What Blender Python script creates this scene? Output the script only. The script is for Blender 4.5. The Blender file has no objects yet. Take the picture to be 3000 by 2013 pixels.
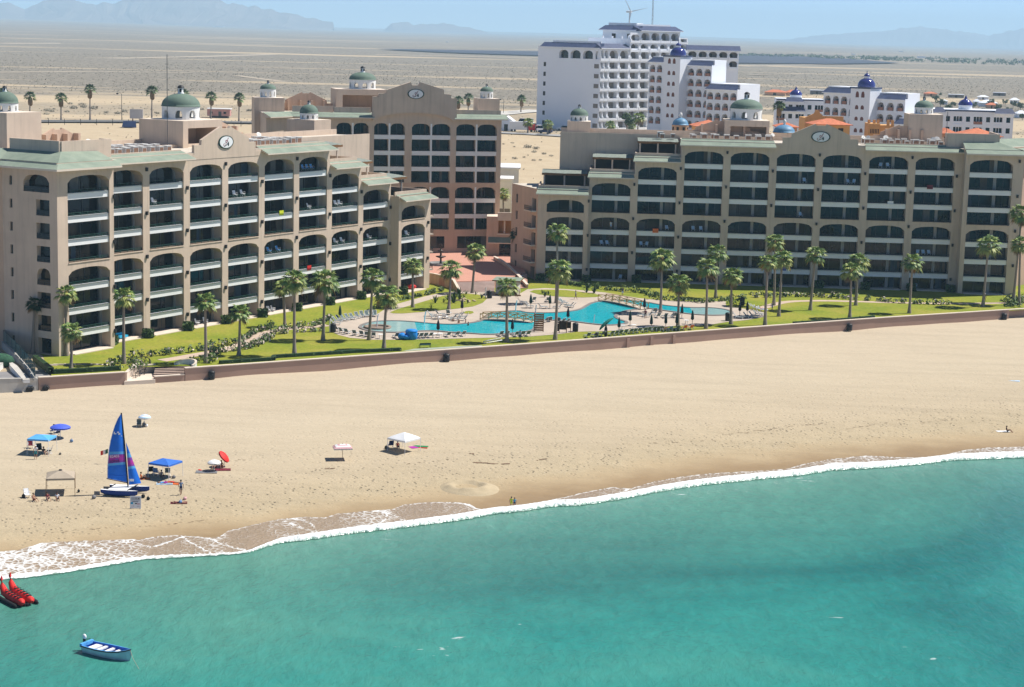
import bpy, math, random
from mathutils import Vector, Matrix, noise as mnoise
R = math.radians
rnd = random.Random(7)
sc = bpy.context.scene
COL = sc.collection
# ---------------------------------------------------------------- camera model
CF = 5600.0; CH = 51.0; CPITCH = math.atan((1006.5-90)/CF); CROLL = .025
def ray(px, py):
    a = px-1500.; b = 1006.5-py
    c, s = math.cos(CROLL), math.sin(CROLL)
    x = a*c-b*s; y = a*s+b*c
    cp, sp = math.cos(CPITCH), math.sin(CPITCH)
    return (x, CF*cp+y*sp, -CF*sp+y*cp)
def P(px, py, z=0.):
    d = ray(px, py); t = (z-CH)/d[2]
    return Vector((d[0]*t, d[1]*t, z))
def PY(px, py, Y):
    d = ray(px, py); t = Y/d[1]
    return Vector((d[0]*t, Y, CH+d[2]*t))
def interp(pts, x):
    if len(pts) == 1: return pts[0][1]
    if x <= pts[0][0]:
        (x0, y0), (x1, y1) = pts[0], pts[1]
    elif x >= pts[-1][0]:
        (x0, y0), (x1, y1) = pts[-2], pts[-1]
    else:
        for i in range(len(pts)-1):
            if pts[i][0] <= x <= pts[i+1][0]:
                (x0, y0), (x1, y1) = pts[i], pts[i+1]; break
    return y0+(y1-y0)*(x-x0)/(x1-x0)
def sm(a, b, x):
    t = min(1, max(0, (x-a)/(b-a))); return t*t*(3-2*t)
# the line of the beach wall and of the water's edge, as Y over X
WALL = [(-120, 243), (-66.1, 270.2), (-56.6, 275.3), (-41.1, 284.1), (0, 308.6), (42.2, 334.5), (67.8, 349.9), (95.4, 365.2), (160, 402)]
s_ = 1.28370; SEA = -4.5
LOW = [(-60, 1330), (0, 1322), (60, 1318), (150, 1306), (240, 1291), (330, 1276), (480, 1268), (560, 1262), (600, 1250), (640, 1238), (700, 1232), (800, 1217), (920, 1203), (1040, 1188), (1130, 1172), (1200, 1165), (1260, 1155), (1330, 1152), (1420, 1138), (1500, 1122), (1560, 1112), (1640, 1102), (1740, 1092), (1820, 1085), (1900, 1072), (1990, 1068), (2090, 1060), (2170, 1050), (2260, 1046), (2337, 1044), (2400, 1040)]
SHORE = [(-110, 152)]+[P(x*s_, y*s_, SEA).to_2d()[:] for x, y in LOW]+[(140, 283)]
def wallY(x): return interp(WALL, x)
def shoreY(x): return interp(SHORE, x)
def zsand(x, y):
    s = shoreY(x); w = wallY(x); t = (y-s)/(w-s)
    if t <= 0: return SEA+(y-s)*.07
    return SEA+2.95*min(1, t)**.72
def zfar(y):
    return 9.5*sm(455, 800, y)
def PS(px, py):           # photo pixel -> point on the beach
    z = -2.5
    for _ in range(12):
        p = P(px, py, z); z = .5*z+.5*zsand(p.x, p.y)
    p = P(px, py, z); p.z = zsand(p.x, p.y); return p
def PG(px, py):           # photo pixel -> point on the ground behind the resort
    z = 0.
    for _ in range(40):
        p = P(px, py, z); z = .7*z+.3*zfar(p.y)
    return P(px, py, z)
# ---------------------------------------------------------------- tagging
def tag(o, label=None, cat=None, group=None, kind=None):
    if label: o['label'] = label
    if cat: o['category'] = cat
    if group: o['group'] = group
    if kind: o['kind'] = kind
    return o
def empty(name, loc=(0, 0, 0), rz=0., label=None, cat=None, group=None):
    o = bpy.data.objects.new(name, None); COL.objects.link(o)
    o.location = loc; o.rotation_euler = (0, 0, rz); o.empty_display_size = .2
    return tag(o, label, cat, group)
def dup(root, loc, rz=0., label=None, group=None, scale=None):
    def cp(o, par):
        c = o.copy(); COL.objects.link(c)
        if par is not None: c.parent = par
        for ch in KIDS.get(o.name, []): cp(ch, c)
        return c
    r = cp(root, None); r.location = loc; r.rotation_euler = (0, 0, rz)
    if scale is not None: r.scale = scale if hasattr(scale, '__len__') else (scale,)*3
    if label: r['label'] = label
    if group: r['group'] = group
    return r
KIDS = {}
def setpar(o, p):
    o.parent = p; KIDS.setdefault(p.name, []).append(o)
# ---------------------------------------------------------------- mesh builder
class MB:
    def __init__(s): s.v = []; s.f = []; s.mi = []; s.sm = []
    def face(s, pts, m=0, smooth=False):
        i = len(s.v); s.v.extend([tuple(p) for p in pts]); s.f.append(tuple(range(i, i+len(pts)))); s.mi.append(m); s.sm.append(smooth)
    def grid(s, rows, m=0, smooth=True, close=False):
        b = len(s.v); n = len(rows[0])
        for r in rows: s.v.extend([tuple(p) for p in r])
        for i in range(len(rows)-1):
            for j in range(n if close else n-1):
                k = (j+1) % n
                s.f.append((b+i*n+j, b+i*n+k, b+(i+1)*n+k, b+(i+1)*n+j)); s.mi.append(m); s.sm.append(smooth)
    def box(s, x0, x1, y0, y1, z0, z1, m=0, M=None, top=None):
        p = [Vector((x, y, z)) for z in (z0, z1) for y in (y0, y1) for x in (x0, x1)]
        if M is not None: p = [M @ q for q in p]
        b = len(s.v); s.v.extend([tuple(q) for q in p])
        for k, f in enumerate(((0, 2, 3, 1), (4, 5, 7, 6), (0, 1, 5, 4), (2, 6, 7, 3), (0, 4, 6, 2), (1, 3, 7, 5))):
            s.f.append(tuple(b+i for i in f)); s.mi.append(top if (k == 1 and top is not None) else m); s.sm.append(False)
    def prism(s, poly, z0, z1, m=0, top=None):          # plan polygon (ccw) extruded up
        n = len(poly); a = [(p[0], p[1], z0) for p in poly]; b = [(p[0], p[1], z1) for p in poly]
        s.face(a[::-1], m); s.face(b, m if top is None else top)
        for i in range(n):
            j = (i+1) % n; s.face((a[i], a[j], b[j], b[i]), m)
    def slab(s, poly, fr, d0, d1, m=0):                  # (u,z) polygon in a facade frame, from outward d0 to d1
        n = len(poly); a = [fr(u, d0, z) for u, z in poly]; b = [fr(u, d1, z) for u, z in poly]
        s.face(b, m); s.face(a[::-1], m)
        for i in range(n):
            j = (i+1) % n; s.face((a[i], a[j], b[j], b[i]), m)
    def tube(s, pts, r, n=6, m=0, r1=None, cap=True, smooth=True):
        pts = [Vector(p) for p in pts]; rows = []; k = len(pts)
        for i, p in enumerate(pts):
            d = (pts[min(i+1, k-1)]-pts[max(i-1, 0)]).normalized()
            a = Vector((0, 0, 1)) if abs(d.z) < .9 else Vector((1, 0, 0))
            x = d.cross(a).normalized(); y = d.cross(x)
            rr = (r[i] if hasattr(r, '__len__') else (r if r1 is None else r+(r1-r)*i/(k-1)))
            rows.append([p+x*rr*math.cos(2*math.pi*j/n)+y*rr*math.sin(2*math.pi*j/n) for j in range(n)])
        s.grid(rows, m, smooth, True)
        if cap: s.face(rows[0][::-1], m); s.face(rows[-1], m)
    def lathe(s, prof, c=(0, 0, 0), n=24, m=0, smooth=True, sx=1, sy=1):
        rows = [[(c[0]+r*sx*math.cos(2*math.pi*j/n), c[1]+r*sy*math.sin(2*math.pi*j/n), c[2]+z) for j in range(n)] for r, z in prof]
        s.grid(rows, m, smooth, True)
        if prof[-1][0] > 1e-6: s.face(rows[-1], m)
    def ell(s, c, rx, ry, rz, m=0, n=10, k=6, M=None):
        rows = []
        for i in range(k+1):
            a = math.pi*i/k-math.pi/2
            row = [Vector((rx*math.cos(a)*math.cos(2*math.pi*j/n), ry*math.cos(a)*math.sin(2*math.pi*j/n), rz*math.sin(a))) for j in range(n)]
            rows.append([Vector(c)+(M @ q if M is not None else q) for q in row])
        s.grid(rows, m, True, True)
    def xf(s, M):
        s.v = [tuple(M @ Vector(p)) for p in s.v]; return s
    def build(s, name, mats, parent=None):
        me = bpy.data.meshes.new(name); me.from_pydata(s.v, [], s.f)
        if not isinstance(mats, (list, tuple)): mats = [mats]
        for m in mats: me.materials.append(m)
        me.polygons.foreach_set('material_index', s.mi); me.polygons.foreach_set('use_smooth', s.sm)
        me.update()
        o = bpy.data.objects.new(name, me); COL.objects.link(o)
        if parent is not None: setpar(o, parent)
        return o
def clean(o, dist=1e-4):
    import bmesh
    bm = bmesh.new(); bm.from_mesh(o.data); bmesh.ops.remove_doubles(bm, verts=bm.verts, dist=dist)
    bmesh.ops.recalc_face_normals(bm, faces=bm.faces); bm.to_mesh(o.data); bm.free(); return o
# ---------------------------------------------------------------- materials
def nodes(name):
    m = bpy.data.materials.new(name); m.use_nodes = True
    nt = m.node_tree; b = nt.nodes['Principled BSDF']; return m, nt, b
def N(nt, t, **kw):
    n = nt.nodes.new(t)
    for k, v in kw.items():
        if k.startswith('i_'):
            key = k[2:]; n.inputs[int(key) if key.isdigit() else key].default_value = v
        else: setattr(n, k, v)
    return n
def L(nt, a, ao, b, bi): nt.links.new(a.outputs[ao], b.inputs[bi])
def ramp(nt, stops, interp='LINEAR'):
    r = N(nt, 'ShaderNodeValToRGB'); e = r.color_ramp; e.interpolation = interp
    while len(e.elements) < len(stops): e.elements.new(.5)
    for el, (p, c) in zip(e.elements, stops):
        el.position = p; el.color = (c[0], c[1], c[2], 1) if hasattr(c, '__len__') else (c, c, c, 1)
    return r
def mat(name, c, rough=.8, var=.12, scale=.6, bump=0., spec=.3, metal=0., c2=None, detail=4, coord='Object', bscale=None):
    m, nt, b = nodes(name)
    b.inputs['Roughness'].default_value = rough; b.inputs['Specular IOR Level'].default_value = spec; b.inputs['Metallic'].default_value = metal
    if var == 0 and not bump:
        b.inputs['Base Color'].default_value = (*c, 1); return m
    tc = N(nt, 'ShaderNodeTexCoord'); nz = N(nt, 'ShaderNodeTexNoise', i_Scale=scale, i_Detail=detail, i_Roughness=.6)
    L(nt, tc, coord, nz, 'Vector')
    lo = [x*(1-var) for x in (c2 or c)] if c2 is None else c2; hi = [min(1, x*(1+var)) for x in c] if c2 is None else c
    r = ramp(nt, [(.3, lo), (.7, hi)]); L(nt, nz, 'Fac', r, 'Fac'); L(nt, r, 'Color', b, 'Base Color')
    if bump:
        n2 = N(nt, 'ShaderNodeTexNoise', i_Scale=bscale or scale*6, i_Detail=6.0); L(nt, tc, coord, n2, 'Vector')
        bp = N(nt, 'ShaderNodeBump', i_Strength=bump, i_Distance=.1); L(nt, n2, 'Fac', bp, 'Height'); L(nt, bp, 'Normal', b, 'Normal')
    return m
M = {}
def stucco(name, c):
    m, nt, b = nodes(name); b.inputs['Roughness'].default_value = .92; b.inputs['Specular IOR Level'].default_value = .15; tc = N(nt, 'ShaderNodeTexCoord')
    mp = N(nt, 'ShaderNodeMapping'); mp.inputs['Scale'].default_value = (1, 1, .06); L(nt, tc, 'Object', mp, 0); a = N(nt, 'ShaderNodeTexNoise', i_Scale=1.3, i_Detail=6.0, i_Roughness=.65); L(nt, mp, 0, a, 'Vector'); ra = ramp(nt, [(.30, .84), (.48, 1.0), (.75, 1.05)]); L(nt, a, 'Fac', ra, 0)
    n = N(nt, 'ShaderNodeTexNoise', i_Scale=.22, i_Detail=5.0, i_Roughness=.6); L(nt, tc, 'Object', n, 'Vector'); rb = ramp(nt, [(.35, [x*.93 for x in c]), (.65, [x*1.05 for x in c])]); L(nt, n, 'Fac', rb, 0)
    mu = N(nt, 'ShaderNodeMixRGB', blend_type='MULTIPLY', i_0=1.0); L(nt, rb, 0, mu, 1); L(nt, ra, 0, mu, 2); L(nt, mu, 0, b, 'Base Color'); return m
M['stucco'] = stucco('tan_stucco', (.585, .465, .365)); M['stucco_warm'] = stucco('warm_stucco', (.57, .405, .30))
M['band'] = mat('white_paint', (.80, .80, .79), .7, .03, .4)
M['glass_teal'] = mat('dark_teal_glass', (.004, .012, .018), .06, .5, .35, 0, .3)
M['glass_blue'] = mat('dark_blue_glass', (.003, .008, .017), .05, .5, .35, 0, .3)
M['glass_brown'] = mat('dark_brown_glass', (.014, .010, .007), .08, .5, .4, 0, .3)
M['curtain'] = mat('curtained_glass', (.035, .035, .036), .15, .5, 1.4, 0, .3)
M['copper'] = mat('green_copper_roof', (.28, .325, .255), .75, .22, .35, .2, .15, c2=(.19, .235, .185))
M['dome_green'] = mat('green_dome_paint', (.125, .18, .14), .75, .15, .5, .1, .3)
M['domewhite'] = mat('white_drum_paint', (.74, .74, .72), .8, .05, .5)
M['rail_green'] = mat('green_rail_metal', (.022, .07, .055), .5, .1)
M['rail_dark'] = mat('dark_rail_metal', (.02, .03, .035), .4, .1)
M['dark'] = mat('dark_metal', (.02, .02, .022), .5, .1)
M['black'] = mat('black_fabric', (.012, .012, .014), .8, .1)
M['roof'] = mat('pale_roof_membrane', (.56, .50, .42), .9, .12, .3)
M['ac_white'] = mat('white_metal_casing', (.62, .61, .58), .5, .1, 1.5)
M['ac_grill'] = mat('brown_grille', (.25, .14, .09), .6, .2, 3)
M['hotel_white'] = mat('white_hotel_paint', (.78, .81, .86), .8, .03, .08)
M['hotel_blue'] = mat('blue_roof_tile', (.055, .07, .135), .5, .2, .6)
M['dome_blue'] = mat('glazed_blue_dome', (.035, .04, .19), .12, .15, .6, 0, .6)
M['dome_sky'] = mat('light_blue_dome', (.12, .26, .40), .5, .12, .6)
M['brick'] = mat('brick_parapet', (.35, .17, .12), .9, .15, 1.2)
M['terracotta'] = mat('terracotta_roof_tile', (.56, .18, .09), .8, .2, 1.2, .2)
M['orange'] = mat('orange_stucco', (.66, .36, .13), .9, .06, .3)
M['peach'] = mat('peach_stucco', (.58, .35, .22), .9, .06, .3)
M['interior'] = mat('dark_interior', (.035, .03, .028), .9, .2, .4)
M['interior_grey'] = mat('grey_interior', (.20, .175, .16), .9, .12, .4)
M['concrete'] = mat('pale_concrete', (.50, .475, .43), .9, .12, .4, .1)
M['concrete_dk'] = mat('grey_concrete', (.23, .22, .22), .9, .15, .4, .1)
M['wallpink'] = mat('pinkish_wall_paint', (.40, .265, .205), .9, .1, .12, .2)
M['cap'] = mat('pale_wall_cap', (.66, .56, .46), .9, .06, .4)
M['wood'] = mat('brown_timber', (.20, .10, .04), .7, .25, 2)
M['wood_yel'] = mat('yellow_timber', (.42, .26, .08), .7, .2, 2)
M['white'] = mat('white_plastic', (.80, .80, .80), .5, .03)
M['sling'] = mat('grey_green_sling', (.11, .15, .15), .8, .12, 2)
M['parasol_green'] = mat('dark_green_canvas', (.008, .04, .035), .85, .2, 2)
M['parasol_black'] = mat('dark_navy_canvas', (.012, .018, .03), .85, .2, 2)
M['teal'] = mat('teal_canvas', (.015, .20, .15), .8, .1, 2)
M['trunk'] = mat('grey_palm_trunk', (.27, .225, .19), .95, .25, 1.5, .6, .1)
M['skirt'] = mat('dry_palm_thatch', (.22, .135, .06), .95, .3, 2.5)
M['frond'] = mat('green_palm_frond', (.135, .225, .05), .55, .3, .8, 0, .4)
M['frond_y'] = mat('yellow_green_frond', (.36, .39, .10), .55, .25, .8, 0, .4)
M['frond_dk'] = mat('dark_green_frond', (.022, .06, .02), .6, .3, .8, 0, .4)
M['leaf'] = mat('green_leaf', (.085, .14, .035), .6, .4, .9)
M['leaf_lt'] = mat('light_green_leaf', (.16, .22, .06), .6, .3, .9)
M['leaf_dk'] = mat('dark_green_leaf', (.02, .05, .016), .6, .4, .9)
M['leaf_grey'] = mat('grey_green_scrub', (.23, .225, .175), .9, .3, .7)
M['leaf_dry'] = mat('dry_brown_scrub', (.28, .245, .19), .9, .3, .7)
M['flower'] = mat('pale_blossom', (.55, .47, .40), .8, .2, 2)
M['skin'] = mat('skin', (.42, .22, .14), .6, .08, 4)
M['skin_dk'] = mat('tanned_skin', (.26, .12, .07), .6, .08, 4)
M['hair'] = mat('dark_hair', (.015, .01, .008), .6, .1)
for nm, c in (('red', (.62, .025, .02)), ('blue', (.02, .085, .45)), ('ltblue', (.10, .38, .75)), ('navy', (.012, .02, .09)), ('yellow', (.62, .68, .03)), ('cyan', (.02, .36, .60)), ('magenta', (.42, .03, .33)), ('purple', (.22, .05, .36)), ('pink', (.62, .35, .36)), ('tan', (.40, .33, .25)), ('bluegrey', (.14, .24, .42)), ('grey', (.18, .18, .19)), ('maroon', (.16, .015, .03)), ('orange_f', (.75, .16, .03)), ('sailblue', (.008, .15, .66)), ('hullblue', (.008, .035, .22)), ('green', (.02, .20, .07)), ('paleblue', (.42, .58, .74)), ('limeg', (.45, .55, .05)), ('tealshort', (.03, .26, .28)), ('umbblue', (.07, .12, .62)), ('canopyblue', (.035, .15, .55)), ('floatblue', (.01, .22, .66))):
    M[nm] = mat(nm+'_fabric', c, .65, .08, 1.5)
# ================================================================ camera, light, sky
cam = bpy.data.cameras.new('camera'); camo = bpy.data.objects.new('camera', cam); COL.objects.link(camo)
cam.sensor_width = 36; cam.sensor_fit = 'HORIZONTAL'; cam.lens = 36*CF/3000; cam.clip_start = 1; cam.clip_end = 90000
_r = Matrix.Rotation(math.pi/2-CPITCH, 4, 'X') @ Matrix.Rotation(CROLL, 4, 'Z')
camo.matrix_world = Matrix.Translation((0, 0, CH)) @ _r
sc.camera = camo
SUN = Vector((.53, .20, .825)).normalized()
sl = bpy.data.lights.new('sun', 'SUN'); sl.energy = 5.0; sl.angle = R(.53); sl.color = (1, .955, .885)
so = bpy.data.objects.new('sun', sl); COL.objects.link(so); so.rotation_euler = (-SUN).to_track_quat('-Z', 'Y').to_euler()
w = bpy.data.worlds.new('World'); sc.world = w; w.use_nodes = True
nt = w.node_tree; bg = nt.nodes['Background']; sky = N(nt, 'ShaderNodeTexSky'); sky.sky_type = 'NISHITA'; sky.sun_disc = False
sky.sun_elevation = math.asin(SUN.z); sky.sun_rotation = math.atan2(SUN.x, SUN.y); sky.air_density = 1.0; sky.dust_density = 0; sky.ozone_density = 3.0; sky.altitude = 8000
L(nt, sky, 'Color', bg, 'Color'); bg.inputs['Strength'].default_value = .112
vs = sc.view_settings; vs.view_transform = 'Standard'; vs.look = 'None'; vs.exposure = .42; vs.gamma = 1
# air
hz = MB(); hz.box(-8500, 8500, -120, 24500, -9, 340)
hm = bpy.data.materials.new('haze_air'); hm.use_nodes = True; nt = hm.node_tree; nt.nodes.clear()
out = N(nt, 'ShaderNodeOutputMaterial'); pv = N(nt, 'ShaderNodeVolumePrincipled'); pv.inputs['Color'].default_value = (.55, .80, 1, 1); pv.inputs['Density'].default_value = 8.5e-5
L(nt, pv, 'Volume', out, 'Volume')
tag(hz.build('haze', hm), kind='stuff')
sc.cycles.max_bounces = 6; sc.cycles.diffuse_bounces = 3; sc.cycles.glossy_bounces = 2; sc.cycles.transmission_bounces = 2; sc.cycles.volume_bounces = 1
sc.cycles.use_adaptive_sampling = True
# ================================================================ desert ground
ys = [305+i*15 for i in range(40)]+[920+i*45 for i in range(30)]+[2400*1.12**i for i in range(28)]
rows = []; K = 60
xs0 = [-150+i*280/K for i in range(K+1)]
rows.append([(x, wallY(x)+.15, -4.) for x in xs0]); rows.append([(x, wallY(x)+9, -4.) for x in xs0]); rows.append([(x, wallY(x)+9.5, -.03) for x in xs0])
for y in ys:
    hw = max(230, y*.36); row = []
    for i in range(K+1):
        x = -hw+2*hw*i/K
        yy = max(y, wallY(x)+10+(y-300)*.02) if y < 520 else y
        z = zfar(yy)-.03 if yy < 800 else zfar(yy)
        z += sm(700, 1300, yy)*.8*mnoise.noise(Vector((x*.006, yy*.006, 0)))
        a = x/yy; z += sm(2500, 12000, yy)*yy*(.0022*sm(-.05, -.3, a)-.0018*sm(.08, .28, a))
        row.append((x, yy, z))
    rows.append(row)
g = MB(); g.grid(rows)
m, nt, b = nodes('desert_soil'); b.inputs['Roughness'].default_value = .95; b.inputs['Specular IOR Level'].default_value = .1
ge = N(nt, 'ShaderNodeNewGeometry'); sx = N(nt, 'ShaderNodeSeparateXYZ'); L(nt, ge, 'Position', sx, 0)
n1 = N(nt, 'ShaderNodeTexNoise', i_Scale=.006, i_Detail=5.0, i_Roughness=.6); mp = N(nt, 'ShaderNodeMapping'); mp.inputs['Scale'].default_value = (.5, 1, 1)
L(nt, ge, 'Position', mp, 0); L(nt, mp, 0, n1, 'Vector')
ad = N(nt, 'ShaderNodeMath', operation='MULTIPLY_ADD', i_1=420.0, i_2=-210.0); L(nt, n1, 'Fac', ad, 0)
yy = N(nt, 'ShaderNodeMath', operation='ADD'); L(nt, sx, 'Y', yy, 0); L(nt, ad, 0, yy, 1)
mr = N(nt, 'ShaderNodeMapRange', i_1=400.0, i_2=1500.0); L(nt, yy, 0, mr, 0)
zone = ramp(nt, [(0, 0), (.36, .02), (.40, .42), (.49, .45), (.53, .12), (.585, .15), (.64, .85), (1, .95)]); L(nt, mr, 0, zone, 0)
n2 = N(nt, 'ShaderNodeTexNoise', i_Scale=.11, i_Detail=8.0, i_Roughness=.78); L(nt, ge, 'Position', n2, 'Vector')
n3 = N(nt, 'ShaderNodeTexNoise', i_Scale=.0035, i_Detail=6.0, i_Roughness=.6); mp3 = N(nt, 'ShaderNodeMapping'); mp3.inputs['Scale'].default_value = (.25, 1.6, 1)
L(nt, ge, 'Position', mp3, 0); L(nt, mp3, 0, n3, 'Vector')
sh = N(nt, 'ShaderNodeMath', operation='ADD'); L(nt, n2, 'Fac', sh, 0); L(nt, zone, 0, sh, 1)
st = N(nt, 'ShaderNodeMapRange', i_1=.52, i_2=.64, i_3=0.0, i_4=.75); L(nt, n3, 'Fac', st, 0)
sh2 = N(nt, 'ShaderNodeMath', operation='SUBTRACT'); L(nt, sh, 0, sh2, 0); L(nt, st, 0, sh2, 1)
fr_ = N(nt, 'ShaderNodeMapRange', i_1=.72, i_2=1.15); L(nt, sh2, 0, fr_, 0)
sand = ramp(nt, [(.3, (.43, .335, .22)), (.7, (.52, .425, .29))]); L(nt, n2, 'Fac', sand, 0)
n4 = N(nt, 'ShaderNodeTexNoise', i_Scale=.22, i_Detail=5.0, i_Roughness=.8); L(nt, ge, 'Position', n4, 'Vector')
scr = ramp(nt, [(.36, (.095, .085, .068)), (.5, (.215, .19, .15)), (.64, (.36, .315, .25))]); L(nt, n4, 'Fac', scr, 0)
mx = N(nt, 'ShaderNodeMixRGB'); L(nt, fr_, 0, mx, 0); L(nt, sand, 0, mx, 1); L(nt, scr, 0, mx, 2); L(nt, mx, 0, b, 'Base Color')
bp = N(nt, 'ShaderNodeBump', i_Strength=.5, i_Distance=1.0); L(nt, n2, 'Fac', bp, 'Height'); L(nt, bp, 0, b, 'Normal')
tag(g.build('desert_ground', m), kind='structure')
# flat dark blue-grey sheet just above the far plain
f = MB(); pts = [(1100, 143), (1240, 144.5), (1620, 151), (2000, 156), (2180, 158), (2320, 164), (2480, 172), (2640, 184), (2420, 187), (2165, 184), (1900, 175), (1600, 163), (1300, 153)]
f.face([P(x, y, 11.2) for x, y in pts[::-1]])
tag(f.build('dark_far_sheet', mat('dark_blue_grey', (.045, .05, .075), .9, .2, .01)), kind='structure')
# mountains
def range_(name, ridge, base, dist, depth, m):
    mb = MB(); rows = []; n = 130; x0, x1 = ridge[0][0], ridge[-1][0]
    for k in range(9):
        row = []
        for i in range(n+1):
            px = x0+(x1-x0)*i/n; yb = interp(base, px); yr = interp(ridge, px)
            t = k/6 if k <= 6 else 1-(k-6)/2
            Y = dist+depth*(k/6-1)
            top = PY(px, yr, dist); foot = -70.
            X = top.x*Y/dist
            hz_ = max(top.z, foot+2); q = Vector((X*.0021, Y*.0021, .3)); nn = mnoise.fractal(q, .9, 2.1, 6)
            t2 = t**1.25
            z = foot+(hz_-foot)*t2*(1+(.55*nn*(1-t) if k <= 6 else 0)) + (hz_-foot)*.09*mnoise.noise(Vector((X*.012, Y*.004, 1)))
            row.append((X+depth*.15*nn*(1-t), Y, z))
        rows.append(row)
    mb.grid(rows, 0, False); return tag(mb.build(name, m), kind='structure')
mm = mat('mountain_rock', (.19, .155, .135), .95, .25, .002)
range_('mountains', [(-260, 40), (-150, 12), (-60, 16), (0, 7), (30, 10), (70, 27), (130, 2), (190, -10), (240, 8), (262, 12), (300, 8), (330, 10), (360, 2), (400, -10), (450, -14), (520, -12), (560, -9), (620, -4), (660, 6), (700, 12), (730, 21), (760, 20), (790, 29), (820, 35), (850, 38), (870, 45), (930, 57), (975, 66)], [(0, 58)], 18500, 3200, mm)
range_('low_hills', [(1120, 92), (1150, 68), (1190, 64), (1215, 72), (1250, 71), (1300, 67), (1340, 76), (1390, 84), (1430, 94)], [(0, 90)], 20500, 1200, mm)
range_('far_mountains', [(2250, 124), (2330, 112), (2390, 104), (2440, 101), (2480, 97), (2560, 93), (2600, 90), (2650, 81), (2690, 79), (2760, 84), (2800, 92), (2850, 96), (2900, 104), (2960, 90), (3000, 84), (3080, 78), (3200, 90)], [(0, 130)], 24000, 1500, mat('haze_tinted_rock', (.20, .205, .235), .95, .2, .002))  # far rock made paler and bluer, distance haze put into its colour
# ================================================================ beach
xs = [-112+i*.9 for i in range(281)]; NT = 64; rows = []; ts = []
for j in range(NT+1):
    row = []
    for x in xs:
        s = shoreY(x)-14; w_ = wallY(x)+.1; y = s+(w_-s)*j/NT
        t = (y-shoreY(x))/(wallY(x)-shoreY(x)); z = zsand(x, y)
        z += .10*sm(.25, .5, t)*mnoise.noise(Vector((x*.12, y*.12, 0)))+.22*sm(.9, 1, t)*mnoise.noise(Vector((x*.09, 3, 0)))
        row.append((x, y, z)); ts.append(t)
    rows.append(row)
g = MB(); g.grid(rows)
m, nt, b = nodes('beach_sand'); b.inputs['Specular IOR Level'].default_value = .15
at_ = N(nt, 'ShaderNodeAttribute', attribute_name='shore'); ge = N(nt, 'ShaderNodeNewGeometry')
nA = N(nt, 'ShaderNodeTexNoise', i_Scale=.16, i_Detail=6.0, i_Roughness=.6); L(nt, ge, 'Position', nA, 'Vector')
tt = N(nt, 'ShaderNodeMath', operation='MULTIPLY_ADD', i_1=.10, i_2=-.05); L(nt, nA, 'Fac', tt, 0)
t2 = N(nt, 'ShaderNodeMath', operation='ADD'); L(nt, tt, 0, t2, 0); L(nt, at_, 'Fac', t2, 1)
base = ramp(nt, [(0, (.27, .185, .10)), (.06, (.30, .21, .115)), (.13, (.405, .315, .195)), (.17, (.425, .345, .225)), (.32, (.44, .362, .25)), (.6, (.465, .39, .28)), (1, (.47, .39, .285))]); L(nt, t2, 0, base, 0)
# footprints: little pits, densest just above the damp strip
vo = N(nt, 'ShaderNodeTexVoronoi', i_Scale=1.15, i_Randomness=1.0); L(nt, ge, 'Position', vo, 'Vector')
nB = N(nt, 'ShaderNodeTexNoise', i_Scale=1.3, i_Detail=5.0, i_Roughness=.75); L(nt, ge, 'Position', nB, 'Vector')
dens = ramp(nt, [(.10, 0), (.17, .70), (.26, .60), (.36, .28), (.6, .12), (1, .10)]); L(nt, t2, 0, dens, 0)
nC = N(nt, 'ShaderNodeTexNoise', i_Scale=.25, i_Detail=3.0); L(nt, ge, 'Position', nC, 'Vector')
dd = N(nt, 'ShaderNodeMath', operation='MULTIPLY'); L(nt, dens, 0, dd, 0)
nCr = N(nt, 'ShaderNodeMapRange', i_1=.35, i_2=.62); L(nt, nC, 'Fac', nCr, 0); nC2 = N(nt, 'ShaderNodeMath', operation='MULTIPLY_ADD', i_1=.75, i_2=.35); L(nt, nCr, 0, nC2, 0); L(nt, nC2, 0, dd, 1)
pit = N(nt, 'ShaderNodeMapRange', i_1=.10, i_2=.30, i_3=1.0, i_4=0.0); L(nt, vo, 'Distance', pit, 0)
pm = N(nt, 'ShaderNodeMath', operation='MULTIPLY'); L(nt, pit, 0, pm, 0); L(nt, dd, 0, pm, 1)
hh = N(nt, 'ShaderNodeMath', operation='MULTIPLY_ADD', i_1=-1.1); L(nt, pm, 0, hh, 0)
gb = N(nt, 'ShaderNodeMath', operation='MULTIPLY'); L(nt, nB, 'Fac', gb, 0); L(nt, dd, 0, gb, 1); L(nt, gb, 0, hh, 2)
bp = N(nt, 'ShaderNodeBump', i_Strength=1.0, i_Distance=.30); L(nt, hh, 0, bp, 'Height'); L(nt, bp, 0, b, 'Normal')
nv = ramp(nt, [(.3, .93), (.7, 1.06)]); L(nt, nB, 'Fac', nv, 0)
mu = N(nt, 'ShaderNodeMixRGB', blend_type='MULTIPLY', i_0=1.0); L(nt, base, 0, mu, 1); L(nt, nv, 0, mu, 2)
mpS = N(nt, 'ShaderNodeMapping'); mpS.inputs['Rotation'].default_value = (0, 0, R(-30)); mpS.inputs['Scale'].default_value = (.25, 2.2, 1); L(nt, ge, 'Position', mpS, 0); nS = N(nt, 'ShaderNodeTexNoise', i_Scale=.12, i_Detail=8.0, i_Roughness=.7); L(nt, mpS, 0, nS, 'Vector'); rS = ramp(nt, [(.3, .90), (.5, 1.0), (.7, 1.05)]); L(nt, nS, 'Fac', rS, 0)
mS = N(nt, 'ShaderNodeMixRGB', blend_type='MULTIPLY', i_0=1.0); L(nt, mu, 0, mS, 1); L(nt, rS, 0, mS, 2); L(nt, mS, 0, b, 'Base Color')
ro = ramp(nt, [(.03, .45), (.14, .95)]); L(nt, t2, 0, ro, 0); L(nt, ro, 0, b, 'Roughness')
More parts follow.
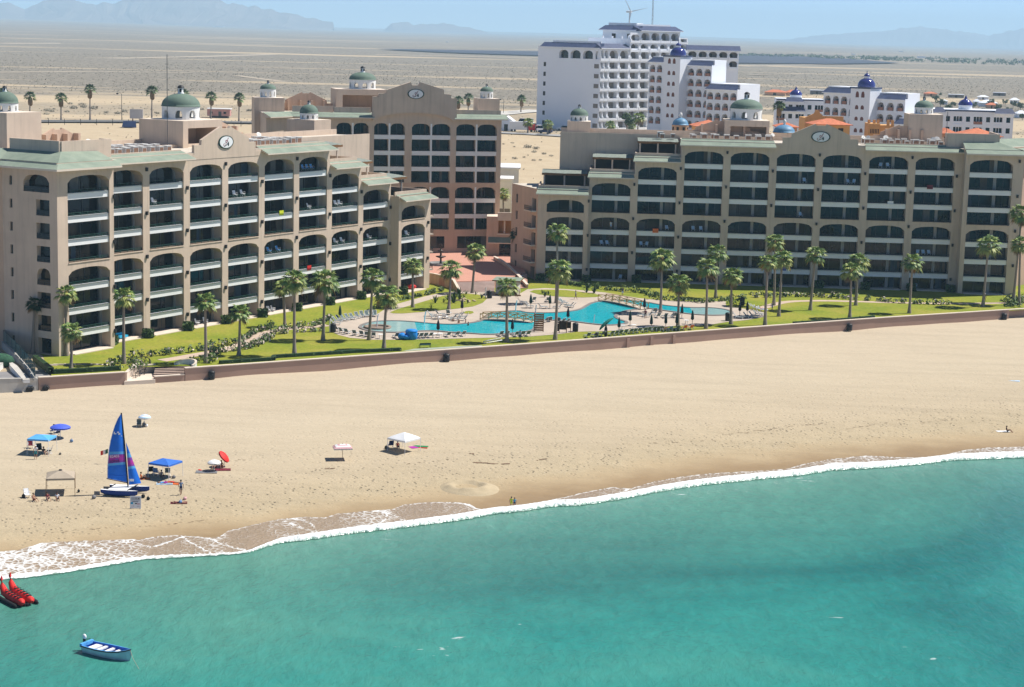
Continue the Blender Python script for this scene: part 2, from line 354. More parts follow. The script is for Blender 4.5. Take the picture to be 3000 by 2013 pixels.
o = g.build('beach_sand', m); a = o.data.attributes.new('shore', 'FLOAT', 'POINT'); a.data.foreach_set('value', ts); tag(o, kind='structure')
# ================================================================ sea
g = MB(); g.face([(-700, -500, SEA), (700, -500, SEA), (700, 560, SEA), (140, 300, SEA)]+[(x, y+3., SEA) for x, y in SHORE[::-1]]+[(-700, 120, SEA)])
m, nt, b = nodes('sea_water'); b.inputs['Roughness'].default_value = .2; b.inputs['Specular IOR Level'].default_value = .22
ge = N(nt, 'ShaderNodeNewGeometry')
def noise_(scale, sc3, det, dist=0., rough=.55):
    mp = N(nt, 'ShaderNodeMapping'); mp.inputs['Scale'].default_value = sc3; mp.inputs['Rotation'].default_value = (0, 0, R(-28)); L(nt, ge, 'Position', mp, 0)
    n = N(nt, 'ShaderNodeTexNoise', i_Scale=scale, i_Detail=det, i_Roughness=rough, i_Distortion=dist); L(nt, mp, 0, n, 'Vector'); return n
n1 = noise_(.026, (.7, .8, 1), 5., 1.2); n2 = noise_(.55, (1.1, .42, 1), 9., .5, .80)
c1 = ramp(nt, [(.33, (.010, .140, .122)), (.45, (.016, .190, .160)), (.58, (.026, .228, .188)), (.72, (.05, .26, .205))]); L(nt, n1, 'Fac', c1, 0)
# sand stirred up in the shallows: paler and greener towards the beach
sx = N(nt, 'ShaderNodeSeparateXYZ'); L(nt, ge, 'Position', sx, 0)
dl = N(nt, 'ShaderNodeMath', operation='MULTIPLY_ADD', i_1=-.585, i_2=-215.3); L(nt, sx, 'X', dl, 0)
ds = N(nt, 'ShaderNodeMath', operation='ADD'); L(nt, sx, 'Y', ds, 0); L(nt, dl, 0, ds, 1)
dj = N(nt, 'ShaderNodeMath', operation='MULTIPLY_ADD', i_1=26.0); L(nt, n1, 'Fac', dj, 0); L(nt, ds, 0, dj, 2)
dm = N(nt, 'ShaderNodeMapRange', i_1=-32.0, i_2=14.0, i_3=0.0, i_4=.85); L(nt, dj, 0, dm, 0)
mx = N(nt, 'ShaderNodeMixRGB'); mx.inputs[2].default_value = (.11, .275, .20, 1); L(nt, dm, 0, mx, 0); L(nt, c1, 0, mx, 1)
v2 = ramp(nt, [(.3, .80), (.7, 1.18)]); L(nt, n2, 'Fac', v2, 0)
mu = N(nt, 'ShaderNodeMixRGB', blend_type='MULTIPLY', i_0=1.0); L(nt, mx, 0, mu, 1); L(nt, v2, 0, mu, 2)
n5 = noise_(.9, (.5, 1.3, 1), 4., .6, .6); n6 = noise_(.05, (1, 1, 1), 2.)
fl = N(nt, 'ShaderNodeMath', operation='MULTIPLY'); L(nt, n5, 'Fac', fl, 0); L(nt, n6, 'Fac', fl, 1)
fk = N(nt, 'ShaderNodeMapRange', i_1=.425, i_2=.46, i_3=0.0, i_4=.8); L(nt, fl, 0, fk, 0)
m2 = N(nt, 'ShaderNodeMixRGB'); m2.inputs[2].default_value = (.6, .66, .64, 1); L(nt, fk, 0, m2, 0); L(nt, mu, 0, m2, 1); L(nt, m2, 0, b, 'Base Color')
n3 = noise_(.9, (1.1, .5, 1), 7., .4, .66)
bp = N(nt, 'ShaderNodeBump', i_Strength=.7, i_Distance=.3); L(nt, n3, 'Fac', bp, 'Height'); L(nt, bp, 0, b, 'Normal')
tag(g.build('sea', m), kind='structure')
# ================================================================ surf
UPP = [(-60, 1268), (0, 1260), (40, 1256), (70, 1248), (95, 1240), (130, 1237), (230, 1234), (300, 1231), (316, 1233), (345, 1226), (400, 1222), (450, 1225), (480, 1228), (500, 1226), (520, 1212), (570, 1200), (620, 1189), (640, 1185), (700, 1180), (740, 1182), (770, 1173), (860, 1165), (895, 1163), (920, 1153), (960, 1148), (1000, 1146), (1040, 1147), (1070, 1150), (1088, 1160), (1110, 1166), (1160, 1164), (1240, 1148), (1262, 1140), (1290, 1135), (1320, 1127), (1350, 1121), (1400, 1112), (1440, 1116), (1480, 1103), (1500, 1098), (1560, 1088), (1620, 1081), (1700, 1077), (1740, 1075), (1800, 1070), (1830, 1060), (1900, 1048), (1980, 1040), (2060, 1045), (2150, 1043), (2175, 1034), (2205, 1027), (2260, 1022), (2337, 1020), (2400, 1016)]
THK = [(-60, 11), (0, 10), (300, 9), (420, 7), (480, 5), (560, 5), (640, 9), (700, 11), (900, 12), (1100, 13), (1250, 12), (1400, 12), (1500, 12), (1700, 13), (1900, 14), (2100, 13), (2400, 14)]
LACE = [(-60, .72), (0, .70), (60, .66), (130, .55), (230, .46), (300, .48), (320, .25), (400, .12), (470, .30), (500, .42), (530, .10), (600, .08), (650, .35), (700, .20), (760, .12), (850, .45), (885, .40), (920, .10), (1000, .12), (1080, .32), (1200, .4), (1260, .35), (1300, .12), (1400, .18), (1500, .2), (1600, .25), (1700, .2), (1780, .12), (1850, .25), (1960, .35), (2100, .25), (2180, .4), (2400, .45)]
FL = [[(70, 1250), (74, 1265), (95, 1280), (120, 1288)], [(300, 1232), (320, 1243), (345, 1250), (380, 1240), (410, 1228), (418, 1226), (430, 1236), (470, 1258), (490, 1266)], [(480, 1228), (500, 1240), (530, 1250), (560, 1256)], [(640, 1187), (665, 1196), (690, 1206), (720, 1216)], [(655, 1184), (690, 1187), (712, 1198), (722, 1214)], [(860, 1166), (885, 1172), (880, 1185), (860, 1200)], [(880, 1167), (905, 1180), (930, 1192)], [(1060, 1150), (1085, 1160), (1095, 1172)], [(1262, 1140), (1290, 1147), (1330, 1150)], [(1440, 1114), (1420, 1124), (1395, 1132)], [(150, 1240), (215, 1248), (260, 1270), (300, 1278)]]
FS = [(Vector(a), Vector(b)) for l in FL for a, b in zip(l, l[1:])]
def fldist(x, y):
    best = 99; p = Vector((x, y))
    for a, b in FS:
        if abs(a.x-x) > 60 and abs(b.x-x) > 60: continue
        d = b-a; t = min(1, max(0, (p-a).dot(d)/d.length_squared)); best = min(best, (a+d*t-p).length)
    return best
cols = 700; RW = 30; rows = []; den = []; vv = []
for j in range(RW+1):
    row = []
    for i in range(cols+1):
        ox = -50+2437*i/cols; yl = interp(LOW, ox)+1.2*mnoise.noise(Vector((ox*.06, 0, 0)))+.8*mnoise.noise(Vector((ox*.25, 5, 0))); yu = interp(UPP, ox)+1.3*mnoise.noise(Vector((ox*.05, 9, 0)))
        v = j/RW; oy = yl+2+(yu-yl-2)*v; h = yl-yu; d = (yl+2-oy)
        px, py = ox*s_, oy*s_; z = SEA
        for _ in range(4):
            p = P(px, py, z); z = max(SEA+.01, zsand(p.x, p.y))
        p = P(px, py, z); th = interp(THK, ox); lip = th+1.2*mnoise.noise(Vector((ox*.12, 3, 0)))
        br = math.exp(-((d-lip*.55)/(lip*.4))**2); up = math.exp(-((yu+1.0-oy)/1.1)**2)
        dn = max(1.15*sm(-.5, 3.0, d)*sm(lip*1.25, lip*.75, d), interp(LACE, ox)*(.75+.5*mnoise.noise(Vector((ox*.03, d*.09, 2)))), .62*up*(1 if ox < 1100 else .8), .7*math.exp(-(fldist(ox, oy)/(1.5+1.2*abs(mnoise.noise(Vector((ox*.05, oy*.05, 3))))))**2))
        dn *= 1 if d > lip*.5 else .55+.45*sm(-.25, .35, mnoise.noise(Vector((ox*.16, d*.25, 7)))+d/lip*.6)
        if j == 0: dn = .0
        wl = sm(520, 700, ox); p.z += .035+(.38*br*wl if 0 < j < RW else 0)+.05*br
        row.append(p); den.append(dn); vv.append(1-sm(0, lip*.6+1, d))
    rows.append(row)
g = MB(); g.grid(rows)
m, nt, b = nodes('surf_foam'); ge = N(nt, 'ShaderNodeNewGeometry'); da = N(nt, 'ShaderNodeAttribute', attribute_name='foam'); va = N(nt, 'ShaderNodeAttribute', attribute_name='wet')
nz = N(nt, 'ShaderNodeTexNoise', i_Scale=.8, i_Detail=5.0, i_Roughness=.65); L(nt, ge, 'Position', nz, 'Vector')
mxv = N(nt, 'ShaderNodeMixRGB', i_0=.5); L(nt, ge, 'Position', mxv, 1); L(nt, nz, 'Color', mxv, 2)
vo = N(nt, 'ShaderNodeTexVoronoi', feature='DISTANCE_TO_EDGE', i_Scale=2.9); L(nt, mxv, 0, vo, 'Vector')
lac = N(nt, 'ShaderNodeMapRange', i_1=0.0, i_2=.30, i_3=1.0, i_4=0.0); L(nt, vo, 'Distance', lac, 0)
l2 = N(nt, 'ShaderNodeMath', operation='MULTIPLY_ADD', i_1=.55); L(nt, lac, 0, l2, 0)
n3 = N(nt, 'ShaderNodeMath', operation='MULTIPLY', i_1=.55); L(nt, nz, 'Fac', n3, 0); L(nt, n3, 0, l2, 2)
su = N(nt, 'ShaderNodeMath', operation='ADD'); L(nt, l2, 0, su, 0); L(nt, da, 'Fac', su, 1)
k = N(nt, 'ShaderNodeMapRange', i_1=.86, i_2=1.34); L(nt, su, 0, k, 0)
wet = N(nt, 'ShaderNodeMixRGB'); wet.inputs[1].default_value = (.335, .25, .165, 1); wet.inputs[2].default_value = (.14, .28, .22, 1); L(nt, va, 'Fac', wet, 0)
mc = N(nt, 'ShaderNodeMixRGB'); mc.inputs[2].default_value = (.74, .76, .76, 1); L(nt, k, 0, mc, 0); L(nt, wet, 0, mc, 1); L(nt, mc, 0, b, 'Base Color')
rr = N(nt, 'ShaderNodeMapRange', i_1=0.0, i_2=1.0, i_3=.22, i_4=.9); L(nt, k, 0, rr, 0); L(nt, rr, 0, b, 'Roughness')
bp = N(nt, 'ShaderNodeBump', i_Strength=.6, i_Distance=.15); L(nt, su, 0, bp, 'Height'); L(nt, bp, 0, b, 'Normal')
o = g.build('surf', m)
for nm, dat in (('foam', den), ('wet', vv)):
    a = o.data.attributes.new(nm, 'FLOAT', 'POINT'); a.data.foreach_set('value', dat)
tag(o, kind='structure')
# ================================================================ lawn, deck, pool, paths
def sheet(name, pts, z, m, kind='structure', px=True):
    g = MB(); q = [P(x, y, z) if px else Vector((x, y, z)) for x, y in pts]
    a = sum(q[i].x*q[(i+1) % len(q)].y-q[(i+1) % len(q)].x*q[i].y for i in range(len(q)))
    g.face(q if a > 0 else q[::-1]); o = g.build(name, m); return tag(o, kind=kind)
m, nt, b = nodes('mown_lawn'); b.inputs['Roughness'].default_value = .85; b.inputs['Specular IOR Level'].default_value = .15
ge = N(nt, 'ShaderNodeNewGeometry'); n1 = N(nt, 'ShaderNodeTexNoise', i_Scale=.11, i_Detail=4.0, i_Roughness=.6); L(nt, ge, 'Position', n1, 'Vector')
n2 = N(nt, 'ShaderNodeTexNoise', i_Scale=1.6, i_Detail=7.0, i_Roughness=.75); L(nt, ge, 'Position', n2, 'Vector')
c = ramp(nt, [(.30, (.16, .215, .02)), (.46, (.22, .25, .026)), (.58, (.26, .265, .034)), (.72, (.31, .275, .055))]); L(nt, n1, 'Fac', c, 0)
v = ramp(nt, [(.3, .66), (.7, 1.25)]); L(nt, n2, 'Fac', v, 0); mu = N(nt, 'ShaderNodeMixRGB', blend_type='MULTIPLY', i_0=1.0); L(nt, c, 0, mu, 1); L(nt, v, 0, mu, 2); L(nt, mu, 0, b, 'Base Color')
bp = N(nt, 'ShaderNodeBump', i_Strength=.6, i_Distance=.08); L(nt, n2, 'Fac', bp, 'Height'); L(nt, bp, 0, b, 'Normal'); M['lawn'] = m
def wl(x, d=.3): return (x, wallY(x)+d)
nx0, nx1 = P(366, 1088, .35).x, P(560, 1082, 0).x
STAIR = (nx0, nx1)
lawn = [wl(-66), wl(-60), wl(nx0), (nx0, wallY(nx0)+5.6), (nx1, wallY(nx1)+3.4), wl(nx1)]+[wl(x) for x in (-41.1, -20, 0, 20, 42.2, 67.8, 95.4, 112)]+[(112, 440), (-30, 440), (-84, 310), (-72, 289)]
sheet('lawn', lawn, 0., M['lawn'], px=False)
def r3(l): return [(900+.2781*x, 800+.2781*y) for x, y in l]
def r4(l): return [(1500+.3209*x, 780+.3209*y) for x, y in l]
deckm = mat('pinkish_pool_deck', (.46, .385, .315), .85, .09, .2, .1)
DECK = r3([(240, 575), (262, 530), (300, 495), (450, 458), (600, 432), (720, 436), (745, 428), (870, 345), (1050, 297), (1250, 243), (1440, 203)])+[(1345, 854), (1449, 856), (1520, 862), (1546, 847)]+r4([(300, 199), (500, 209), (700, 224), (850, 240), (1000, 265), (1150, 290), (1300, 305), (1500, 315), (1700, 325), (1950, 318), (1955, 365), (2100, 385), (2200, 398), (2310, 425), (2330, 445), (2300, 462), (2150, 490), (1950, 510), (1800, 536), (1640, 548), (1540, 541), (1350, 552), (1100, 577), (850, 592), (590, 598), (400, 622), (150, 642)])+r3([(1930, 681), (1700, 686), (1300, 697), (1000, 702), (700, 702), (450, 682), (330, 652), (250, 612)])
sheet('pool_deck', DECK, .03, deckm)
g = MB(); dk = [P(x, y, .03) for x, y in DECK]
sheet('lawn_island', r3([(870, 413), (960, 377), (1150, 322), (1300, 278), (1420, 242), (1560, 218), (1690, 216), (1800, 226), (1885, 250), (1895, 268), (1850, 312), (1750, 350), (1600, 372), (1400, 392), (1200, 410), (1000, 425), (910, 424)]), .06, M['lawn'])
sheet('lawn_island', r4([(160, 232), (200, 217), (300, 213), (400, 213), (500, 218), (600, 230), (750, 250), (828, 272), (760, 281), (650, 285), (520, 282), (400, 275), (250, 258)]), .06, M['lawn'])
sheet('lawn_island', r3([(1650, 424), (1640, 405), (1700, 398), (1745, 402), (1755, 418), (1720, 430)]), .06, M['lawn'])
UP = r3([(565, 570), (600, 545), (680, 520), (800, 508), (950, 507), (1100, 515), (1250, 530), (1400, 542), (1560, 545), (1700, 535), (1800, 518), (1850, 505), (1890, 470), (1950, 430), (2020, 411), (2150, 403), (2250, 402)])+r4([(110, 425), (250, 430), (400, 428), (560, 413), (640, 395), (690, 365), (740, 335), (830, 322), (900, 312), (1060, 312), (1225, 330), (1350, 355), (1500, 372), (1650, 383), (1800, 380), (1930, 393), (2000, 415)])
LO = r4([(1990, 440), (1900, 447), (1780, 447), (1640, 437), (1500, 418), (1350, 398), (1225, 380), (1150, 393), (1080, 398), (1010, 412), (950, 440), (925, 460), (960, 485), (1060, 517), (950, 535), (850, 537), (700, 522), (600, 507), (500, 497), (380, 492), (290, 487), (225, 500), (205, 530), (195, 575), (150, 592), (80, 602), (0, 612)])+r3([(2050, 640), (1900, 647), (1700, 632), (1500, 622), (1400, 610), (1250, 607), (1100, 615), (950, 625), (820, 622), (700, 615), (600, 592)])
def smooth_loop(pts, it=2):
    for _ in range(it):
        q = []
        for i in range(len(pts)):
            a, c = pts[i], pts[(i+1) % len(pts)]
            q += [(a[0]*.75+c[0]*.25, a[1]*.75+c[1]*.25), (a[0]*.25+c[0]*.75, a[1]*.25+c[1]*.75)]
        pts = q
    return pts
POOL = smooth_loop([P(x, y, .06).to_2d()[:] for x, y in UP+LO])
m, nt, b = nodes('pool_water'); b.inputs['Roughness'].default_value = .08; ge = N(nt, 'ShaderNodeNewGeometry')
n1 = N(nt, 'ShaderNodeTexNoise', i_Scale=1.4, i_Detail=4.0, i_Distortion=1.0); L(nt, ge, 'Position', n1, 'Vector')
c = ramp(nt, [(.3, (.0, .36, .45)), (.55, (.008, .47, .55)), (.75, (.05, .55, .60))]); L(nt, n1, 'Fac', c, 0); L(nt, c, 0, b, 'Base Color')
bp = N(nt, 'ShaderNodeBump', i_Strength=.2, i_Distance=.08); L(nt, n1, 'Fac', bp, 'Height'); L(nt, bp, 0, b, 'Normal'); M['pool'] = m
M['shallow'] = mat('shallow_pool_water', (.30, .50, .50), .1, .1, 1.0, .05, .5)
sheet('pool', POOL, .07, M['pool'], px=False)
def cut(pts, fn):   # clip loop to a half plane
    outp = []
    for i in range(len(pts)):
        a, c = pts[i], pts[(i+1) % len(pts)]; fa, fc = fn(a), fn(c)
        if fa >= 0: outp.append(a)
        if fa*fc < 0: t = fa/(fa-fc); outp.append((a[0]+(c[0]-a[0])*t, a[1]+(c[1]-a[1])*t))
    return outp
cl = P(900+.2781*1150, 960, .07); cr_ = P(1500+.3209*1640, 910, .07)
LEFTP = [p for p in cut(POOL, lambda p: cl.x-p[0]-.10*(p[1]-cl.y)) if p[0] < cl.x+3]
ctr = P(900+.2781*1190, 800+.2781*572, .07)
arc = [(ctr.x-3.4+2.9*math.cos(a), ctr.y+9*math.sin(a)) for a in [R(-90+i*10) for i in range(19)]]
sheet('pool_shallow_end', [p for p in LEFTP], .085, M['shallow'], px=False)
sheet('pool_shallow_end', [p for p in cut(POOL, lambda p: p[0]-cr_.x) if p[1] > 325], .085, M['shallow'], px=False)
# coping round the pool
g = MB(); n = len(POOL); cen = []
for i in range(n):
    a, c = Vector(POOL[i-1]), Vector(POOL[(i+1) % n]); d = (c-a).normalized(); cen.append(Vector((d.y, -d.x)))
area = sum(POOL[i][0]*POOL[(i+1) % n][1]-POOL[(i+1) % n][0]*POOL[i][1] for i in range(n)); sg = 1 if area > 0 else -1
rws = []
for off, z in ((-.05, .05), (-.05, .17), (.55, .17), (.6, .03)):
    rws.append([(POOL[i][0]+cen[i].x*sg*off, POOL[i][1]+cen[i].y*sg*off, z) for i in range(n)])
g.grid(rws, 0, False, True); tag(clean(g.build('pool_coping', mat('grey_stone_coping', (.20, .18, .17), .8, .15, .5))), kind='structure')
pathm = mat('pink_concrete_path', (.50, .385, .30), .9, .08, .3)
def ribbon(name, pts, wd, z, m, px=True):
    q = [P(x, y, z) if px else Vector((*t, z)) for x, y in pts] if px else [Vector((t[0], t[1], z)) for t in pts]
    g = MB(); l = []; r = []
    sub = []
    for i in range(len(q)-1):
        p0, p1, p2, p3 = q[max(i-1, 0)], q[i], q[i+1], q[min(i+2, len(q)-1)]
        for k in range(5):
            t = k/5; sub.append(.5*((2*p1)+(p2-p0)*t+(2*p0-5*p1+4*p2-p3)*t*t+(3*p1-p0-3*p2+p3)*t**3))
    sub.append(q[-1])
    for i, p in enumerate(sub):
        d = (sub[min(i+1, len(sub)-1)]-sub[max(i-1, 0)]).normalized(); nn = Vector((-d.y, d.x, 0))*wd/2; l.append(p+nn); r.append(p-nn)
    g.grid([r, l], 0, False); return tag(g.build(name, m), kind='structure')
LP = [(474, 1056), (515, 1050), (565, 1041), (627, 1030), (676, 1020), (713, 1006), (748, 986), (782, 974), (844, 963), (905, 958), (962, 952)]
ribbon('path', LP, 2.3, .02, pathm)
RP = [(2230, 903), (2300, 885), (2400, 881), (2500, 883), (2600, 886), (2700, 888), (2800, 889), (2915, 888), (3040, 884)]
ribbon('path', RP, 2.0, .02, pathm)
ribbon('walkway_strip', [(1688, 960), (1622, 975), (1548, 984)], .3, .045, pathm)
# raised terracotta plaza with broad steps
g = MB(); pz = [P(x, y, 1.5) for x, y in [(1240, 742), (1502, 730), (1540, 798), (1500, 812), (1447.6, 822), (1330, 825), (1315, 822), (1290, 814), (1271, 809.6), (1240, 806)]]
g.prism([(p.x, p.y) for p in pz][::-1] if False else [(p.x, p.y) for p in pz[::-1]], -.1, 1.5)
m, nt, b = nodes('terracotta_paving'); b.inputs['Roughness'].default_value = .9; ge = N(nt, 'ShaderNodeNewGeometry'); br = N(nt, 'ShaderNodeTexBrick', i_Scale=.55, **{'i_Mortar Size': .012}); L(nt, ge, 'Position', br, 'Vector')
br.inputs['Color1'].default_value = (.50, .245, .175, 1); br.inputs['Color2'].default_value = (.54, .275, .20, 1); br.inputs['Mortar'].default_value = (.40, .20, .15, 1); L(nt, br, 'Color', b, 'Base Color'); M['paving'] = m
tag(g.build('plaza', m), kind='structure')
g = MB(); A0, A1 = P(1329.6, 824.8, 1.5), P(1449, 822, 1.5); B0, B1 = P(1345.5, 855, 0), P(1449, 857, 0)
for k in range(9):
    t0, t1 = k/9, (k+1)/9; z = 1.5*(1-(k+1)/10)
    a0, a1, c0, c1 = A0.lerp(B0, t0), A1.lerp(B1, t0), A0.lerp(B0, t1), A1.lerp(B1, t1)
    g.prism([(c0.x, c0.y), (c1.x, c1.y), (a1.x, a1.y), (a0.x, a0.y)], 0, z, 0)
tag(g.build('plaza_steps', mat('pale_pink_step', (.52, .40, .35), .9, .08, .5)), kind='structure')
g = MB(); A0, A1 = P(1500, 812, 1.5), P(1544, 800, 1.5); B0, B1 = P(1516, 846, 0), P(1546, 845, 0)
for k in range(8):
    t0, t1 = k/8, (k+1)/8; z = 1.5*(1-(k+1)/9)
    a0, a1, c0, c1 = A0.lerp(B0, t0), A1.lerp(B1, t0), A0.lerp(B0, t1), A1.lerp(B1, t1)
    g.prism([(c0.x, c0.y), (c1.x, c1.y), (a1.x, a1.y), (a0.x, a0.y)], 0, z, 0)
tag(g.build('plaza_steps', mat('terracotta_step', (.52, .30, .22), .9, .08, .5)), kind='structure')
def curbwall(name, pts, th, zb, zt, m, mcap, label, cat, capz=.12, capw=.12):
    g = MB(); gc = MB(); l = []; r = []
    for i, p in enumerate(pts):
        d = (pts[min(i+1, len(pts)-1)]-pts[max(i-1, 0)]); d = Vector((d.x, d.y)).normalized(); l.append(Vector((p.x-d.y*th/2, p.y+d.x*th/2))); r.append(Vector((p.x+d.y*th/2, p.y-d.x*th/2)))
    zt = zt if hasattr(zt, '__len__') else [zt]*len(pts)
    g.grid([[(q.x, q.y, zb) for q in r], [(q.x, q.y, z) for q, z in zip(r, zt)], [(q.x, q.y, z) for q, z in zip(l, zt)], [(q.x, q.y, zb) for q in l]], 0, False)
    for i in (0, -1): g.face([(r[i].x, r[i].y, zb), (r[i].x, r[i].y, zt[i]), (l[i].x, l[i].y, zt[i]), (l[i].x, l[i].y, zb)])
    root = empty(name, (0, 0, 0), 0, label, cat); g.build('wall_face', m, root)
    e = [((a-c).normalized()*capw) for a, c in zip(l, r)]
    lo = [a+d for a, d in zip(l, e)]; ro = [a-d for a, d in zip(r, e)]
    gc.grid([[(q.x, q.y, z+.004) for q, z in zip(ro, zt)], [(q.x, q.y, z+capz) for q, z in zip(ro, zt)], [(q.x, q.y, z+capz) for q, z in zip(lo, zt)], [(q.x, q.y, z+.004) for q, z in zip(lo, zt)]], 0, False)
    for i in (0, -1): gc.face([(ro[i].x, ro[i].y, zt[i]), (ro[i].x, ro[i].y, zt[i]+capz), (lo[i].x, lo[i].y, zt[i]+capz), (lo[i].x, lo[i].y, zt[i])])
    gc.build('wall_cap', mcap, root); return root
q = [P(1240, 806, 1.5), P(1271, 809.6, 1.5), P(1293, 814, 1.5), P(1315, 821.5, 1.5), P(1329, 827, 1.3), P(1345.5, 852, .4)]
curbwall('retaining_wall', q, .3, -.05, [2.0, 2.0, 1.95, 1.9, 1.75, .55], M['stucco_warm'], M['cap'], 'curved tan wall with pale cap stepping down beside the broad plaza steps', 'wall')
q = [P(1448, 760, 1.5), P(1470, 772, 1.5), P(1489, 786, 1.5), P(1520, 815, 1.2), P(1545, 842, .2)]
curbwall('retaining_wall', q, .35, -.05, [2.1, 2.1, 2.1, 1.7, .7], M['stucco_warm'], M['cap'], 'straight tan wall running down beside the narrow steps at the right building', 'wall')
# ================================================================ buildings
M['tile'] = mat('brown_floor_tile', (.13, .085, .06), .8, .15, 1)
FH = 3.55
def cell(mb, fr, u0, u1, z0, z1, a0, a1, b0, b1, arch=0., d=1., m=0, mr=None, segs=10, back=True, floor_m=None):
    """wall panel u0..u1 x z0..z1 with one opening a0..a1 x b0..b1 (arch = rise of its head), reveals d deep; returns outline"""
    mr = m if mr is None else mr
    head = []
    if arch > 0:
        for i in range(segs+1):
            t = -1+2*i/segs; head.append(((a0+a1)/2+t*(a1-a0)/2, b1-arch+arch*max(0, 1-abs(t)**2.3)**(1/2.1)))
    else: head = [(a0, b1), (a1, b1)]
    F = lambda u, z, w=0.: fr(u, w, z)
    if a0 > u0+1e-6: mb.face([F(u0, z0), F(a0, z0), F(a0, z1), F(u0, z1)], m)
    if a1 < u1-1e-6: mb.face([F(a1, z0), F(u1, z0), F(u1, z1), F(a1, z1)], m)
    if b0 > z0+1e-6: mb.face([F(a0, z0), F(a1, z0), F(a1, b0), F(a0, b0)], m)
    for (ua, za), (ub, zb) in zip(head, head[1:]):
        if z1 > max(za, zb)+1e-6: mb.face([F(ua, za), F(ub, zb), F(ub, z1), F(ua, z1)], m)
    out = [(a0, b0), (a1, b0)]+head[::-1]
    if arch <= 0: out = [(a0, b0), (a1, b0), (a1, b1), (a0, b1)]
    n = len(out)
    for i in range(n):
        (ua, za), (ub, zb) = out[i], out[(i+1) % n]
        if abs(ua-ub)+abs(za-zb) < 1e-6: continue
        mb.face([F(ua, za), F(ub, zb), F(ub, zb, -d), F(ua, za, -d)], (floor_m if (i == 0 and floor_m is not None) else mr))
    return out
def pane(fr, out, d, name, m, parent, mull=0, mm=None, mw=.09, pier=None):
    g = MB(); g.face([fr(u, -d+.05, z) for u, z in out], 0)
    a0 = min(p[0] for p in out); a1 = max(p[0] for p in out); b0 = out[0][1]; b1 = max(p[1] for p in out)
    def top(u):
        best = b1
        k = out[2:]
        for (ua, za), (ub, zb) in zip(k, k[1:]):
            if min(ua, ub)-1e-6 <= u <= max(ua, ub)+1e-6 and abs(ua-ub) > 1e-6: best = za+(zb-za)*(u-ua)/(ub-ua)
        return best
    mats = [m]
    if mull:
        mats.append(mm)
        for u in mull:
            uu = a0+(a1-a0)*u; g.slab([(uu-mw/2, b0), (uu+mw/2, b0), (uu+mw/2, top(uu)), (uu-mw/2, top(uu))], fr, -d+.06, -d+.14, 1)
    if mull and rnd.random() < .5:
        mats.append(rnd.choice(CURT)); c0 = rnd.choice([.03, .3, .5, .72]); u0 = a0+(a1-a0)*c0; u1 = u0+(a1-a0)*rnd.uniform(.1, .24); zt_ = min(top(u0), top(u1)); g.face([fr(u, -d+.055, z) for u, z in ((u0, b0), (u1, b0), (u1, zt_), (u0, zt_))], len(mats)-1)
    if pier:
        mats.append(M['piergrey'])
        p0, p1 = a0+(a1-a0)*pier[0], a0+(a1-a0)*pier[1]; g.slab([(p0, b0), (p1, b0), (p1, top(p1)), (p0, top(p0))], fr, -d+.06, -d+.35, len(mats)-1)
    return g.build(name, mats, parent)
CURT = [mat('pale_curtain', (.13, .125, .115), .6, .1, 2), mat('beige_curtain', (.10, .08, .06), .6, .1, 2), mat('blue_curtain', (.03, .06, .09), .5, .1, 2)]
M['piergrey'] = mat('pale_grey_pier', (.36, .34, .31), .85, .06, .4)
M['mull'] = mat('aluminium_mullion', (.07, .075, .08), .4, .05, 1)
def glassmat(): return rnd.choices([M['glass_teal'], M['glass_blue'], M['glass_brown'], M['curtain']], [5, 4, 2.2, .8])[0]
def railing(fr, u0, u1, z, w, m, parent, bars=(.2, .46), step=1.6, dense=False, name='railing', n=0):
    g = MB()
    for b in bars: g.box(0, 1, 0, 1, 0, 1, 0, Matrix.Identity(4)) if False else g.slab([(u0, z+b-.03), (u1, z+b-.03), (u1, z+b+.03), (u0, z+b+.03)], fr, w-.05, w+.05)
    k = max(1, round((u1-u0)/step))
    for i in range(k+1):
        u = u0+(u1-u0)*i/k; g.slab([(u-.04, z), (u+.04, z), (u+.04, z+bars[-1]), (u-.04, z+bars[-1])], fr, w-.04, w+.04)
    if dense: g.slab([(u0, z+.05), (u1, z+.05), (u1, z+.85), (u0, z+.85)], fr, w-.02, w-.01, 1)
    return g.build(name, [m, M['glass_blue']], parent)
GABLE = [(-10.4, .8), (-8.5, .8), (-8.5, 2.4), (-6.6, 2.4), (-6.5, 3.2), (-1.3, 5.3), (-1.0, 4.95), (1.0, 4.95), (1.3, 5.3), (6.5, 3.2), (6.6, 2.4), (8.5, 2.4), (8.5, .8), (10.4, .8)]
